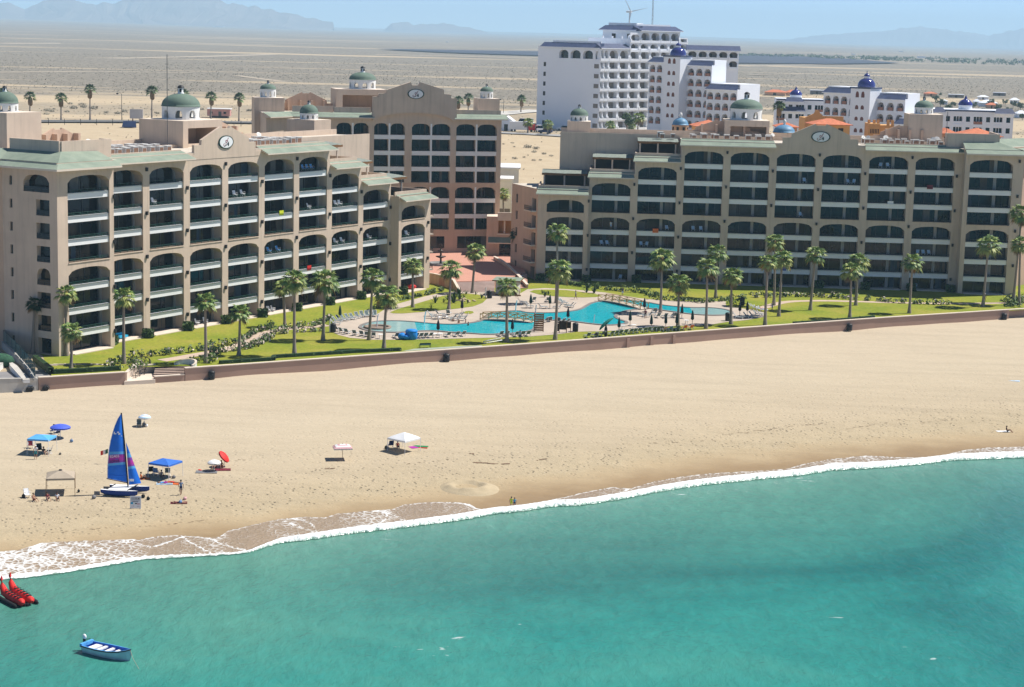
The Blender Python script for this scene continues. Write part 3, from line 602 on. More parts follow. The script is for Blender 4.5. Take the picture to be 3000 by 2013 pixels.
def emblem(fr, u, z, w, rx, rz, parent, red=True):
    def ring(k, a, wd): return [(u+rx*k*math.cos(t), z+rz*k*math.sin(t)) for t in [2*math.pi*i/36 for i in range(36)]]
    g = MB(); g.slab(ring(1, 0, 0), fr, w, w+.16); o = g.build('emblem_rim', mat('dark_green_rim', (.012, .045, .035), .5, .1), parent)
    g = MB(); g.slab(ring(.87, 0, 0), fr, w+.16, w+.20); o2 = g.build('emblem_face', M['white'], o)
    g = MB()
    def stroke(pts, th, m):
        pts = [Vector((u+rx*x, z+rz*y)) for x, y in pts]
        for a, c in zip(pts, pts[1:]):
            d = (c-a).normalized(); e = Vector((-d.y, d.x))*th
            g.slab([tuple(a-e), tuple(c-e), tuple(c+e), tuple(a+e)], fr, w+.20, w+.225+.004*m, m)
    stroke([(.30, .62), (.22, .58), (.17, .40), (.14, .18), (.10, .02), (0, -.06), (-.08, -.02), (-.13, .14), (-.06, .28), (.04, .26), (.10, .1)], .055, 0)
    stroke([(-.08, -.02), (-.07, -.25), (-.12, -.5), (-.22, -.62), (-.33, -.6), (-.38, -.42), (-.34, -.25), (-.27, -.2)], .055, 0)
    stroke([(-.3, -.6), (-.1, -.52), (.05, -.40), (.2, -.12), (.33, .02)], .05, 1)
    stroke([(.33, .02), (.24, -.08), (.14, -.22), (.3, -.18), (.32, -.26), (.16, -.38), (.3, -.36), (.32, -.44), (.2, -.56), (.3, -.52)], .06, 1)
    g.build('emblem_lettering', [mat('maroon_lettering', (.25, .05, .06), .6, .05), mat('black_lettering', (.012, .025, .03), .6, .05)], o2)
def dome(root_parent, c, r, h, drum_h, m_dome, m_drum, narch=8, lantern=True, arch_frac=.55, name='dome', flat=False, rot=0.2, lant_m=None):
    """white arcaded drum + dome + lantern as children"""
    g = MB()
    def fr(u, w, z):   # u in 0..narch
        a = 2*math.pi*u/narch+rot; rr = r+w; return (c[0]+rr*math.cos(a), c[1]+rr*math.sin(a), c[2]+z)
    for k in range(narch):
        # opening cell, subdivided jambs
        a0, a1 = k+(1-arch_frac)/2, k+(1+arch_frac)/2
        cell(g, fr, k, k+1, 0, drum_h, a0, a1, .12*drum_h, .72*drum_h, .3*drum_h, r*.16, 0, segs=6)
        # inner faces of the piers
        for (ua, ub) in ((k, a0), (a1, k+1)):
            w_ = -r*.16; g.face([fr(ub, w_, 0), fr(ua, w_, 0), fr(ua, w_, drum_h), fr(ub, w_, drum_h)], 0)
        g.face([fr(a1, -r*.16, .72*drum_h), fr(a0, -r*.16, .72*drum_h), fr(a0, -r*.16, drum_h), fr(a1, -r*.16, drum_h)], 0)
    o = g.build('drum', m_drum, root_parent)
    g = MB(); z0 = c[2]+drum_h
    prof = [(r*.99, -.02), (r*1.05, 0.), (r*1.05, .1*r*.3)]
    for i in range(11):
        a = i/10*math.pi/2; prof.append((max(.001, r*1.02*math.cos(a)**.9), .1*r*.3+h*math.sin(a)))
    g.lathe(prof, (c[0], c[1], z0), 28); o2 = g.build(name, m_dome, root_parent)
    if lantern:
        g = MB(); zt = z0+.03*r+h*.97; lr = r*.155
        g.lathe([(lr*1.15, 0), (lr*1.15, .06*r), (lr, .08*r), (lr, .30*r)], (c[0], c[1], zt), 12)
        for k in range(4):
            a = k*math.pi/2+.6; g.box(-lr*.35, lr*.35, -.03, .05, .1*r, .27*r, 1, Matrix.Translation((c[0]+lr*math.cos(a), c[1]+lr*math.sin(a), zt)) @ Matrix.Rotation(a+math.pi/2, 4, 'Z'))
        pr = [(lr*1.2, .30*r)]+[(max(.001, lr*1.2*math.cos(i/5*math.pi/2)), .30*r+lr*1.1*math.sin(i/5*math.pi/2)) for i in range(6)]
        g.lathe(pr, (c[0], c[1], zt), 12, 2)
        g.build('lantern', [m_drum, M['interior'], lant_m or M['dark']], o2)
    return o
def loc_fr(root_off_u=0, sgn=1):
    return lambda u, w, z: (u, -w, z)
def condo(name, label, origin, ang, scale, mirror, shade):
    root = empty(name, origin, ang, label, 'building')
    # bay list from the tall corner end to the stepped end
    U = []; u = 2.2; U.append((u, u+9.0, 8, 3.0)); u += 9.0+2.6
    for k in range(8):
        U.append((u, u+8.25, (8, 8, 8, 8, 8, 8, 7, 6)[k], 0.)); u += 8.25+1.55
    u += .05; U.append((u, u+8.0, 5, 2.0)); u += 8.0+1.9
    LEN = u*scale
    bays = [(a*scale, b*scale, n, w) for a, b, n, w in U]
    if mirror: bays = [(LEN-b, LEN-a, n, w) for a, b, n, w in bays][::-1]
    X = (lambda u: LEN-u*scale) if mirror else (lambda u: u*scale)
    base = loc_fr()
    wall = MB(); nb = len(bays)
    edges = [0.]
    for i in range(nb-1):
        a, b = bays[i], bays[i+1]; e = (a[1]+b[0])/2
        if a[3] != b[3]: e = (a[1]+.95) if a[3] > b[3] else (b[0]-.95)
        edges.append(e)
    edges.append(LEN)
    tops = []
    for i, (a, b, n, w) in enumerate(bays):
        e0, e1 = edges[i], edges[i+1]
        fr = lambda u, d, z, w=w: base(u, w+d, z)
        ztop = n*FH+1.15
        corner = n == 8 and w > 2.5
        for k in range(n):
            z0, z1 = k*FH, (k+1)*FH
            archd = (k == 3) or (k == n-1)
            zt = z1-.95 if archd else z1
            if k == 0: b0 = .12
            else: b0 = z0
            top = ztop if k == n-1 else z1
            out = cell(wall, fr, e0, e1, z0, top, a, b, b0, zt, 1.05 if archd else 0, 2.2, 0, None, 12, floor_m=3)
            if mirror: pr = (.60, .675); mu = [.3, .84]
            else: pr = (.955, 1.0); mu = [.01, rnd.uniform(.2, .3), rnd.uniform(.5, .62), .93]
            pane(fr, out, 2.2, 'window', glassmat(), root, mu, M['mull'], .08, pr)
            # white slab edge below every upper floor that is not the foot of a tier
            if k >= 1 and k != 4:
                g = MB(); g.slab([(a+.02, z0-1.0), (b-.02, z0-1.0), (b-.02, z0+.04), (a+.02, z0+.04)], fr, -.42, -.22)
                g.build('balcony_slab', M['band'], root)
            if k == 4: wall.slab([(a-.0, z0-.12), (b+.0, z0-.12), (b, z0+.02), (a, z0+.02)], fr, 0, .12, 0)
            if k >= 1: railing(fr, a+.05, b-.05, z0+.02, -.32, M['rail_dark'] if mirror else M['rail_green'], root)
        if k >= 0: tops.append(ztop)
        # lamps on the pillars
        for k in range(0, n, 2):
            kk = k+(i % 2)
            if kk < n:
                g = MB(); uu = e1 if i < nb-1 else e1-.9; zz = kk*FH+2.5
                if i < nb-1 and bays[i+1][3] > w: uu = b+.5
                g.slab([(uu-.18, zz-.3), (uu+.18, zz-.3), (uu+.22, zz+.3), (uu-.22, zz+.3)], fr, .01, .3); g.build('wall_lamp', M['dark'], root)
        # volume behind the bay: roof slab + end faces
        wall.face([base(e0, w, ztop), base(e1, w, ztop), base(e1, -10, ztop), base(e0, -10, ztop)], 1)
        for j, e in ((i-1, e0), (i+1, e1)):
            if 0 <= j < nb:
                zn = bays[j][2]*FH+1.15; wn = bays[j][3]
                if zn < ztop-.1: wall.face([base(e, w, zn), base(e, -10, zn), base(e, -10, ztop), base(e, w, ztop)], 0)
                if wn < w: wall.face([base(e, wn, 0), base(e, w, 0), base(e, w, min(ztop, zn) if zn < ztop else ztop), base(e, wn, min(ztop, zn) if zn < ztop else ztop)], 0)
        # terrace floor slab (pale edge on the ground)
        g = MB(); g.slab([(a+.2, .0), (b-.4, .0), (b-.4, .13), (a+.2, .13)], fr, -2.2, 1.0); g.build('terrace_slab', M['cap'], root)
    W_END = -18.5
    # rear block the full length
    RT = 8*FH+1.25
    cu0, cu1 = (X(13), X(98)); cu0, cu1 = min(cu0, cu1), max(cu0, cu1)
    wall.box(cu0, cu1, 10.0, 18.5, 0, RT, 0, None, 1)
    # tall corner end wall, with its openings, and the bent far wall
    ce = 0. if not mirror else LEN; sg = -1 if not mirror else 1
    efr0 = lambda s, d, z: (ce+sg*d, -3.0+s, z)                     # s runs back from the corner
    SL = 11.5
    ZT = 8*FH+1.15
    for k in range(8):
        z0 = k*FH; z1 = ZT if k == 7 else z0+FH
        if k == 7: out = cell(wall, efr0, 0, 8.2, z0, z1, 1.6, 7.0, z0+.1, z0+2.75, 1.1, 1.3, 0)
        elif k == 3: out = cell(wall, efr0, 0, 8.2, z0, z1, 1.6, 4.4, z0+.1, z0+2.7, 1.0, .9, 0)
        else: out = cell(wall, efr0, 0, 8.2, z0, z1, 1.6, 4.4, z0+.1, z0+2.55, 0, .9, 0)
        pane(efr0, out, 1.3 if k == 7 else .9, 'side_window', glassmat(), root)
        if k: railing(efr0, out[0][0], out[1][0], z0+.1, -.1, M['rail_dark'], root, dense=True)
        out = cell(wall, efr0, 8.2, SL, z0, z1, 9.4, 10.0, z0+.9, z0+2.3, 0, .35, 0); pane(efr0, out, .35, 'side_window', M['glass_brown'], root, [0.5], M['mull'])
    # bent wall: goes on back and outward
    q0 = Vector((ce, -3.0+SL)); q1 = q0+Vector((sg*8.0, 9.0)); dq = (q1-q0); ln = dq.length; dq.normalize(); nq = Vector((dq.y*sg, -dq.x*sg)) if sg > 0 else Vector((-dq.y, dq.x))
    if nq.y > 0: nq = -nq
    efr1 = lambda s, d, z: (q0.x+dq.x*s+nq.x*d, q0.y+dq.y*s+nq.y*d, z)
    for k in range(8):
        z0 = k*FH; z1 = ZT if k == 7 else z0+FH
        out = cell(wall, efr1, 0, ln, z0, z1, 2.2, 2.9, z0+.9, z0+2.3, 0, .35, 2); pane(efr1, out, .35, 'side_window', M['glass_brown'], root, [0.5], M['mull'])
    q2 = q1+Vector((-sg*18, 9))
    wall.face([(q1.x, q1.y, 0), (q2.x, q2.y, 0), (q2.x, q2.y, ZT), (q1.x, q1.y, ZT)], 0)
    wall.face([(ce, -3.0, ZT), (ce, -3+SL, ZT), (q1.x, q1.y, ZT), (q2.x, q2.y, ZT), (X(13), 10., ZT), (X(13), -3., ZT)], 1)
    # stepped-end chamfer wall with small balconies
    fe = LEN if not mirror else 0.; s2 = 1 if not mirror else -1
    p0 = Vector((fe, -2.0)); p1 = p0+Vector((s2*6.0, 13.0)); dp = (p1-p0); l2 = dp.length; dp.normalize(); npv = Vector((dp.y*s2, -dp.x*s2)) if False else Vector((s2*dp.y*1.0, -s2*dp.x))
    if npv.y > 0: npv = -npv
    efr2 = lambda s, d, z: (p0.x+dp.x*s+npv.x*d, p0.y+dp.y*s+npv.y*d, z)
    Z5 = 5*FH+1.15
    for k in range(5):
        z0 = k*FH; z1 = Z5 if k == 4 else z0+FH
        out = cell(wall, efr2, 0, 7, z0, z1, .9, 3.0, z0+.1, z0+2.6, 0, .8, 2); pane(efr2, out, .8, 'side_window', M['glass_brown'], root)
        if k:
            g = MB(); g.slab([(.7, z0-.15), (4.6, z0-.15), (4.6, z0+.1), (.7, z0+.1)], efr2, .0, 1.2); g.build('balcony_slab', M['cap'], root)
            railing(efr2, .75, 4.5, z0+.1, 1.1, M['rail_dark'], root, (.5, .95), .5)
        out = cell(wall, efr2, 7, l2, z0, z1, 10.9, 11.9, z0+.9, z0+2.7, 0, .3, 2); pane(efr2, out, .3, 'side_window', M['glass_blue'], root)
    wall.face([(p0.x, p0.y, Z5), (p1.x, p1.y, Z5), (X(92), 16, Z5), (X(92), -2, Z5)], 1)
    wall.face([(p1.x, p1.y, 0), (X(92), 16, 0), (X(92), 16, Z5), (p1.x, p1.y, Z5)], 0)
    wo = wall.build('wall', [M['stucco'], M['roof'], M['stucco_warm'], M['tile']], root)
    # ---------------- roofs over the front
    def awning(u0, u1, z, w, slope=1.15, over=1.7, back=1.2, ends=True, nm='awning_roof'):
        if u0 > u1: u0, u1 = u1, u0
        g = MB(); a = base(u0-.4, w+over, z); b = base(u1+.4, w+over, z); c_ = base(u1+.1, w-back, z+slope); d_ = base(u0-.1, w-back, z+slope)
        th = .22; dn = lambda p: (p[0], p[1], p[2]-th)
        g.face([a, b, c_, d_], 0); g.face([dn(d_), dn(c_), dn(b), dn(a)], 1)
        for p, q in ((a, b), (b, c_), (c_, d_), (d_, a)): g.face([dn(p), dn(q), q, p], 2)
        return g.build(nm, [M['copper'], M['stucco'], M['cap']], root)
    def B(i): return bays[i] if not mirror else bays[nb-1-i]
    def E(i, side):   # outer edges of bay i in corner-first order
        j = i if not mirror else nb-1-i
        lo, hi = edges[j], edges[j+1]
        return (lo, hi)
    z8 = 8*FH+.35
    awning(min(E(1, 0)[0], E(2, 0)[0]), max(E(1, 0)[1], E(2, 0)[1]), z8, 0)
    awning(min(E(5, 0)[0], E(6, 0)[0]), max(E(5, 0)[1], E(6, 0)[1]), z8, 0)
    # parapet behind the awnings
    par = MB()
    for i in (1, 2, 5, 6):
        e = E(i, 0); par.box(e[0], e[1], 1.2, 1.6, z8, ZT+.5, 0)
    par.build('parapet', M['stucco'], root)
    # gable over bays 4 and 5
    gl = min(E(3, 0)[0], E(4, 0)[0]); gr = max(E(3, 0)[1], E(4, 0)[1]); gc = (gl+gr)/2; gs = (gr-gl)/20.8
    g = MB(); poly = [(gc+x*gs, 8*FH+z) for x, z in GABLE]; low = [(gr, 8*FH+.02), (gl, 8*FH+.02)]
    g.slab([(gl, ZT-.01)]+poly+[(gr, ZT-.01)] if False else poly+[(gr, 8*FH-.02), (gl, 8*FH-.02)], base, -.45, .06)
    go = g.build('gable', M['stucco'], root); emblem(base, gc, 8*FH+2.65, .06, 1.95, 1.12, go)
    # hipped roof on the tall corner
    z = 8*FH+.35; ov = 1.7
    g = MB(); x0, x1 = X(0), X(12.3)
    def gp(s, d, zz): return (ce+sg*d, -3+s, zz)
    pts_o = [(x1-sg*.3*0, -3-ov, z), (ce+sg*ov, -3-ov, z), (ce+sg*ov, -3+SL-.3, z), (q1.x+nq.x*ov, q1.y+nq.y*ov, z)]
    pts_i = [(x1, -3+3.4, z+2.0), (ce-sg*4.6, -3+3.6, z+2.2), (ce-sg*4.4, -3+SL+2.6, z+2.2), (q1.x-nq.x*4.6, q1.y-nq.y*4.6, z+2.2)]
    for i in range(3):
        g.face([pts_o[i], pts_o[i+1], pts_i[i+1], pts_i[i]], 0)
        a, b = pts_o[i], pts_o[i+1]; dn = lambda p: (p[0], p[1], p[2]-.3); g.face([dn(a), dn(b), b, a], 2)
    g.face([(p[0], p[1], p[2]-.3) for p in pts_o]+[(p[0], p[1], z-.3) for p in pts_i[::-1]], 1)
    g.face([pts_o[0], pts_i[0], (pts_i[0][0], pts_i[0][1], z-.3), (pts_o[0][0], pts_o[0][1], z-.3)], 1)
    g.build('corner_roof', [M['copper'], M['stucco'], M['cap']], root)
    # parapet walls standing on the corner roof
    g = MB(); zt = ZT+3.0
    a = Vector((pts_i[1][0]-sg*.0, pts_i[1][1]+.2)); b = Vector((pts_i[2][0], pts_i[2][1])); c_ = Vector((X(15.5), a.y+.0))
    def wl_(p, q, th, z0, z1):
        d = (q-p).normalized(); nn = Vector((-d.y, d.x))*th/2
        g.prism([tuple(p-nn), tuple(q-nn), tuple(q+nn), tuple(p+nn)] if True else 0, z0, z1)
    wl_(a, b, .4, ZT-.2, zt); wl_(Vector((a.x-sg*.2, a.y)), c_, .4, ZT-.2, zt-.05); wl_(c_, Vector((c_.x, c_.y+2.2)), .4, ZT-.2, zt-.08)
    clean(g.build('parapet', M['stucco'], root))
    # awnings + terraces with thatched pergolas on the three steps
    dirs = 1 if not mirror else -1     # towards the stepped end
    for i, n in ((7, 7), (8, 6), (9, 5)):
        e = E(i, 0); w_ = B(i)[3]; z = n*FH+.35
        awning(e[0]+(0 if mirror else .4), e[1]+(0 if not mirror else -.4), z, w_, 1.0, 1.6, 1.0)
        zt = n*FH+1.15
        g = MB(); g.box(e[0]+.02, e[1]-.02, -w_+1.0, -w_+1.3, zt, zt+.75); 
        ee = (e[1] if dirs > 0 else e[0])
        g.box(min(ee, ee-dirs*.3), max(ee, ee-dirs*.3), -w_+1.3, 9.9, zt, zt+.72); g.build('parapet', M['stucco'], root)
        # pergola
        a0 = e[0]+.5; a1 = e[1]-.5; yb = 9.6; yf = 4.6
        if i == 9: yf = 4.0
        zz = zt+2.75
        for (x_, y_) in ((a0+.5, yf+.4), ((a0+a1)/2, yf+.4), (a1-.5, yf+.4)): po = MB(); po.tube([(x_, y_, zt), (x_, y_, zz)], .2, 6); po.build('terrace_post', M['cap'], root)
        g = MB(); g.grid([[(a0+(a1-a0)*t/10, yf-.6+(yb-yf+.6)*s/6, zz+.15+.5*math.sin(math.pi*min(1, s/6*.9+.1)*.5)+.10*mnoise.noise(Vector((t*1.7, s*2.1, i)))) for t in range(11)] for s in range(7)], 0)
        g.grid([[(a0+(a1-a0)*t/10, yf-.6, zz+.2+.12*mnoise.noise(Vector((t*1.7, 0, i)))) for t in range(11)], [(a0+(a1-a0)*t/10, yf-.6, zz-.22+.1*mnoise.noise(Vector((t*3.7, 8, i)))) for t in range(11)]], 1)
        g.box(a0, a1, yf-.5, yb, zz-.1, zz+.1, 1); g.build('thatched_roof', [mat('grey_thatch', (.22, .25, .22), .95, .3, 2.5, .6), M['wood']], root)
        g = MB(); g.box(a0+.2, a1-.2, yb-.5, yb-.05, zt, zz, 0); g.build('terrace_back_wall', M['interior'], root)
    # ---------------- rear parapet fins (scalloped) seen above the roof
    rw = lambda u, d, z: (u, 18.5-d, z)
    for uc, sc_ in ((X(22), .75), (X(62), .9)):
        g = MB()
        poly = [(uc+x*sc_, RT+z*.78-.6) for x, z in GABLE]+[(uc+10.4*sc_, RT-.2), (uc-10.4*sc_, RT-.2)]
        g.slab(poly, rw, -.4, 0)
        for dx in (-5, -1.6, 1.6, 5): g.slab([(uc+dx*sc_-.25, RT-.1), (uc+dx*sc_+.25, RT-.1), (uc+dx*sc_+.25, RT+2.6), (uc+dx*sc_-.25, RT+2.6)], rw, 0, 1.2)
        g.build('rear_gable', M['stucco_warm'], root)
    g = MB(); g.box(cu0, cu1, 18.1, 18.5, RT, RT+1.0); g.box(cu0, cu1, 10.0, 10.3, RT, RT+.5); g.build('parapet', M['stucco'], root)
    return root, X, LEN, bays, edges, RT
LABA = 'long tan hotel block on the left with sunlit arcaded balconies and a gable badge'
LABB = 'long tan hotel block on the right with a shaded arcaded balcony front and gable badge'
A_O = P(173.5, 1044.7, 0); A_E = P(1270, 844.5, 0); angA = math.atan2(A_E.y-A_O.y, A_E.x-A_O.x)
nA_ = Vector((math.sin(angA), -math.cos(angA), 0))
rootA, XA, LA, bA, eA, RTA = condo('hotel_block', LABA, A_O-nA_*3.0, angA, (A_E-A_O).length/102.2, False, False)
B_O = Vector((4.7, 396.3, 0)); B_E = Vector((103.1, 392.0, 0)); angB = math.atan2(B_E.y-B_O.y, B_E.x-B_O.x)
rootB, XB, LB, bB, eB, RTB = condo('hotel_block', LABB, B_O, angB, (B_E-B_O).length/102.2, True, True)
MA = Matrix.Translation(rootA.location) @ Matrix.Rotation(angA, 4, 'Z'); MBt = Matrix.Translation(rootB.location) @ Matrix.Rotation(angB, 4, 'Z')
# ---- rooftop pavilions carrying domes (parts of their block)
def pavilion(root, Mx, c, sx_, sy, z0, z1, open_front=True, side=1):
    Mi = Mx.inverted(); q = Mi @ Vector((c.x, c.y, 0)); x, y = q.x, q.y
    g = MB(); x0, x1, y0, y1 = x-sx_/2, x+sx_/2, y-sy/2, y+sy/2
    fr = lambda u, d, z: (u, y0-d, z)
    if open_front:
        cell(g, fr, x0, x1, z0, z1, x0+sx_*.13, x1-sx_*.06, z0+.02, z1-1.3, 0, sy*.55, 0, 1)
        u0, u1 = x0+sx_*.13, x1-sx_*.06; g.face([(u0, y0+sy*.55, z0), (u1, y0+sy*.55, z0), (u1, y0+sy*.55, z1-1.3), (u0, y0+sy*.55, z1-1.3)], 1)
    else: g.face([(x0, y0, z0), (x1, y0, z0), (x1, y0, z1), (x0, y0, z1)], 0)
    g.face([(x1, y0, z0), (x1, y1, z0), (x1, y1, z1), (x1, y0, z1)], 0); g.face([(x0, y1, z0), (x0, y0, z0), (x0, y0, z1), (x0, y1, z1)], 0)
    g.face([(x1, y1, z0), (x0, y1, z0), (x0, y1, z1), (x1, y1, z1)], 0); g.face([(x0, y0, z1), (x1, y0, z1), (x1, y1, z1), (x0, y1, z1)], 2)
    g.build('roof_pavilion', [M['stucco'], M['stucco_warm'], M['cap']], root)
    return (x, y, z1)
# block A: big dome, the tower at its far left, and the stair tower near its right end
c = PY(530, 345, 338); q = pavilion(rootA, MA, c, 10.5, 10.0, RTA-.2, PY(528, 352, 338).z+.2)
dome(rootA, q, 3.3, 2.1, 2.25, M['dome_green'], M['domewhite'], 8, arch_frac=.5)
c = PY(15, 330, 312); q = pavilion(rootA, MA, c, 7.6, 8.5, 20, PY(40, 327, 312).z, False)
dome(rootA, (q[0]-.1, q[1]-.1, q[2]), 2.1, 1.75, 1.4, M['dome_green'], M['domewhite'], 10, arch_frac=.4)
c = PY(905, 355, 392); q = pavilion(rootA, MA, c, 5.6, 7.0, 15, PY(905, 352, 388).z, False)
dome(rootA, (q[0], q[1], q[2]), 1.85, 1.7, 1.25, M['dome_green'], M['domewhite'], 10, arch_frac=.4)
# block B
c = PY(2185, 360, 414); q = pavilion(rootB, MBt, c, 9.5, 8.0, RTB-.1, PY(2185, 353, 410).z)
dome(rootB, q, 3.4, 1.9, 2.4, M['dome_green'], M['domewhite'], 8, arch_frac=.5)
c = PY(2703, 380, 414); q = pavilion(rootB, MBt, c, 7.2, 7.0, RTB-.1, PY(2703, 335, 411).z, False)
dome(rootB, q, 1.95, 1.4, 1.4, M['dome_green'], M['domewhite'], 10, arch_frac=.4)
c = PY(1696, 380, 416); q = pavilion(rootB, MBt, c, 5.0, 5.0, RTB-.1, PY(1696, 356, 413).z, False)
dome(rootB, q, 1.9, 1.45, 1.2, M['dome_green'], M['domewhite'], 10, arch_frac=.4)
# ================================================================ the middle block (C)
CZ = 1.5
pc = [PY(979, 560, 421), PY(1465, 560, 430)]
angC = math.atan2(pc[1].y-pc[0].y, pc[1].x-pc[0].x); C_O = Vector((pc[0].x, pc[0].y, CZ))
lenC = (Vector((pc[1].x, pc[1].y))-Vector((pc[0].x, pc[0].y))).length
rootC = empty('hotel_block', C_O, angC, 'tan hotel block in the middle, set back behind the red plaza, with an arched gable', 'building')
base = loc_fr(); wall = MB()
S = lenC/1420.  # zoomed-photo pixels (815..2235) -> metres along the front
ub = [((830-815)*S, (1100-815)*S), ((1145-815)*S, (1405-815)*S), ((1465-815)*S, (1795-815)*S), ((1845-815)*S, (2195-815)*S)]
ed = [0, (1122-815)*S, (1435-815)*S, (1820-815)*S, lenC]; FC = 3.5
for i, (a, b) in enumerate(ub):
    for k in range(8):
        z0 = 5.1+(k-1)*FC if k else 0; z1 = 5.1+k*FC; zt = z1-.95
        if k == 0:
            out = cell(wall, base, ed[i], ed[i+1], 0, z1, a+.7, b-.9, .9, 3.6, 0, .4, 1)
            pane(base, out, .4, 'window', M['glass_brown'], rootC, [.25, .5, .75], M['mull']); continue
        ar = k in (3, 7); top = z1+(.9 if k == 7 else 0); mid = (a+b)/2
        for h, (p, q_, e0, e1) in enumerate(((a, mid-.22, ed[i], mid), (mid+.22, b, mid, ed[i+1]))):
            out = cell(wall, base, e0, e1, z0, top, p, q_, z0+.02, zt, .8 if ar else 0, 1.6, 1 if k < 4 else 0, None, 8)
            pane(base, out, 1.6, 'window', glassmat(), rootC, [.5], M['mull'], .08)
        if k not in (1, 4):
            g = MB(); g.slab([(a+.02, z0-.93), (b-.02, z0-.93), (b-.02, z0+.02), (a+.02, z0+.02)], base, -1.4, .02); g.build('balcony_slab', M['band'], rootC)
        g = MB(); g.slab([(mid-.2, z0), (mid+.2, z0), (mid+.2, zt), (mid-.2, zt)], base, -1.5, .03); g.build('balcony_pier', M['band'], rootC)
        railing(base, a+.05, b-.05, z0+.02, -.15, M['rail_dark'], rootC)
ZC = 5.1+7*FC+.9
wall.face([base(ed[1], 0, ZC), base(ed[3], 0, ZC), base(ed[3], 0, ZC+1.25), base(ed[1], 0, ZC+1.25)], 0)
wall.face([base(lenC, 0, 0), base(lenC, -17, 0), base(lenC, -17, ZC), base(lenC, 0, ZC)], 0)
wall.face([base(0, 0, ZC), base(lenC, 0, ZC), base(lenC, -17, ZC), base(0, -17, ZC)], 2)
wall.face([base(lenC, -17, 0), base(0, -17, 0), base(0, -17, ZC), base(lenC, -17, ZC)], 0)
# wing turning towards the left block
wq = [base(0, 0, 0), base(-9.5, -1.5, 0), base(-15.5, 4, 0), base(-15.5, -14, 0), base(0, -17, 0)]
for p, q_ in zip(wq, wq[1:]): wall.face([(p[0], p[1], 0), (q_[0], q_[1], 0), (q_[0], q_[1], ZC), (p[0], p[1], ZC)], 0)
wall.face([(p[0], p[1], ZC) for p in wq], 2)
wall.build('wall', [M['stucco'], M['stucco_warm'], M['roof']], rootC)
def strip_roof(root, pts, z, over, slope, back, nm='awning_roof'):
    """sloping green roof along a plan polyline (front on the outward side)"""
    g = MB(); o_, i_ = [], []
    for k, p in enumerate(pts):
        d = Vector(pts[min(k+1, len(pts)-1)])-Vector(pts[max(k-1, 0)]); d.normalize(); nn = Vector((d.y, -d.x))
        o_.append((p[0]+nn.x*over, p[1]+nn.y*over, z)); i_.append((p[0]-nn.x*back, p[1]-nn.y*back, z+slope))
    g.grid([o_, i_], 0, False); g.grid([[(p[0], p[1], p[2]-.22) for p in o_], o_], 2, False); g.grid([[(p[0], p[1], p[2]-.22) for p in i_], [(p[0], p[1], p[2]-.22) for p in o_]], 1, False)
    g.face([o_[-1], i_[-1], (i_[-1][0], i_[-1][1], z-.2), (o_[-1][0], o_[-1][1], z-.2)], 1); g.face([i_[0], o_[0], (o_[0][0], o_[0][1], z-.2), (i_[0][0], i_[0][1], z-.2)], 1)
    return g.build(nm, [M['copper'], M['stucco'], M['cap']], root)
strip_roof(rootC, [wq[2][:2], wq[1][:2], (0, 0), (ed[1]+.5, 0)], ZC-.6, 1.3, .95, .9)
strip_roof(rootC, [(ed[3], 0), (lenC+1.2, 0)], ZC-.6, 1.3, .95, .9)
g = MB(); gc = (ed[1]+ed[3])/2+.3; hw = (ed[3]-ed[1])/2+.2
prof = [(-1, 0), (-1, 5.2), (-.86, 5.25), (-.86, 5.9), (-.68, 5.95), (-.67, 6.7), (-.11, 8.5), (-.08, 7.8), (.08, 7.8), (.11, 8.5), (.68, 6.95), (.69, 6.0), (.86, 5.9), (.86, 5.1), (1, 5.0), (1, 0)]
arcp = [(math.cos(t)*.92, max(0, math.sin(t))*1.5) for t in [R(i*12) for i in range(16)]]
poly = [(gc+x*hw, ZC-1.2+z) for x, z in prof]+[(gc+x*hw, ZC-1.2+z) for x, z in arcp]
for (x0, z0), (x1, z1) in zip([p for p in poly[1:15]], [p for p in poly[2:15]]):
    pass
top = [(gc+x*hw, ZC-1.2+z) for x, z in prof[1:-1]]
def topz(x):
    best = -1
    for (xa, za), (xb, zb) in zip(top, top[1:]):
        if xa-1e-6 <= x <= xb+1e-6 and xb > xa+1e-6: best = max(best, za+(zb-za)*(x-xa)/(xb-xa))
    return best
xsb = sorted(set([round(p[0], 4) for p in top]+[round(gc+hw*(-1+2*i/24), 4) for i in range(25)]))
for xa, xb in zip(xsb, xsb[1:]):
    bz = lambda x: ZC-1.2+(1.7*math.sqrt(max(0, 1-((x-gc)/hw/.9)**2)) if abs(x-gc)/hw < .9 else 0)
    e_ = 1e-4; g.slab([(xa, bz(xa)), (xb, bz(xb)), (xb, topz(xb-e_)), (xa, topz(xa+e_))], base, .0, .9)
go = clean(g.build('gable', M['stucco'], rootC), 1e-3); emblem(base, gc+.1, ZC+4.7, .9, 1.85, 1.1, go)
g = MB(); g.box(0, ed[1], 1.0, 1.4, ZC-.3, ZC+1.5); g.box(ed[3], lenC, 1.0, 1.4, ZC-.3, ZC+1.3); g.box(-9, 0, 2.4, 2.8, ZC-.3, ZC+1.6); g.build('parapet', M['stucco'], rootC)
g = MB(); g.slab([(x*.72-4.5, ZC+z*.85-.3) for x, z in GABLE]+[(3, ZC-.2), (-12, ZC-.2)], lambda u, d, z: (u, 14-d, z), -.4, 0)
for dx in (-5, -1.6, 1.6, 5): g.slab([(dx*.8-4.7, ZC), (dx*.8-4.3, ZC), (dx*.8-4.3, ZC+2.4), (dx*.8-4.7, ZC+2.4)], lambda u, d, z: (u, 14-d, z), 0, 1.)
g.build('rear_gable', M['stucco_warm'], rootC)
MC = Matrix.Translation(rootC.location) @ Matrix.Rotation(angC, 4, 'Z')
def lz(p): return p-CZ
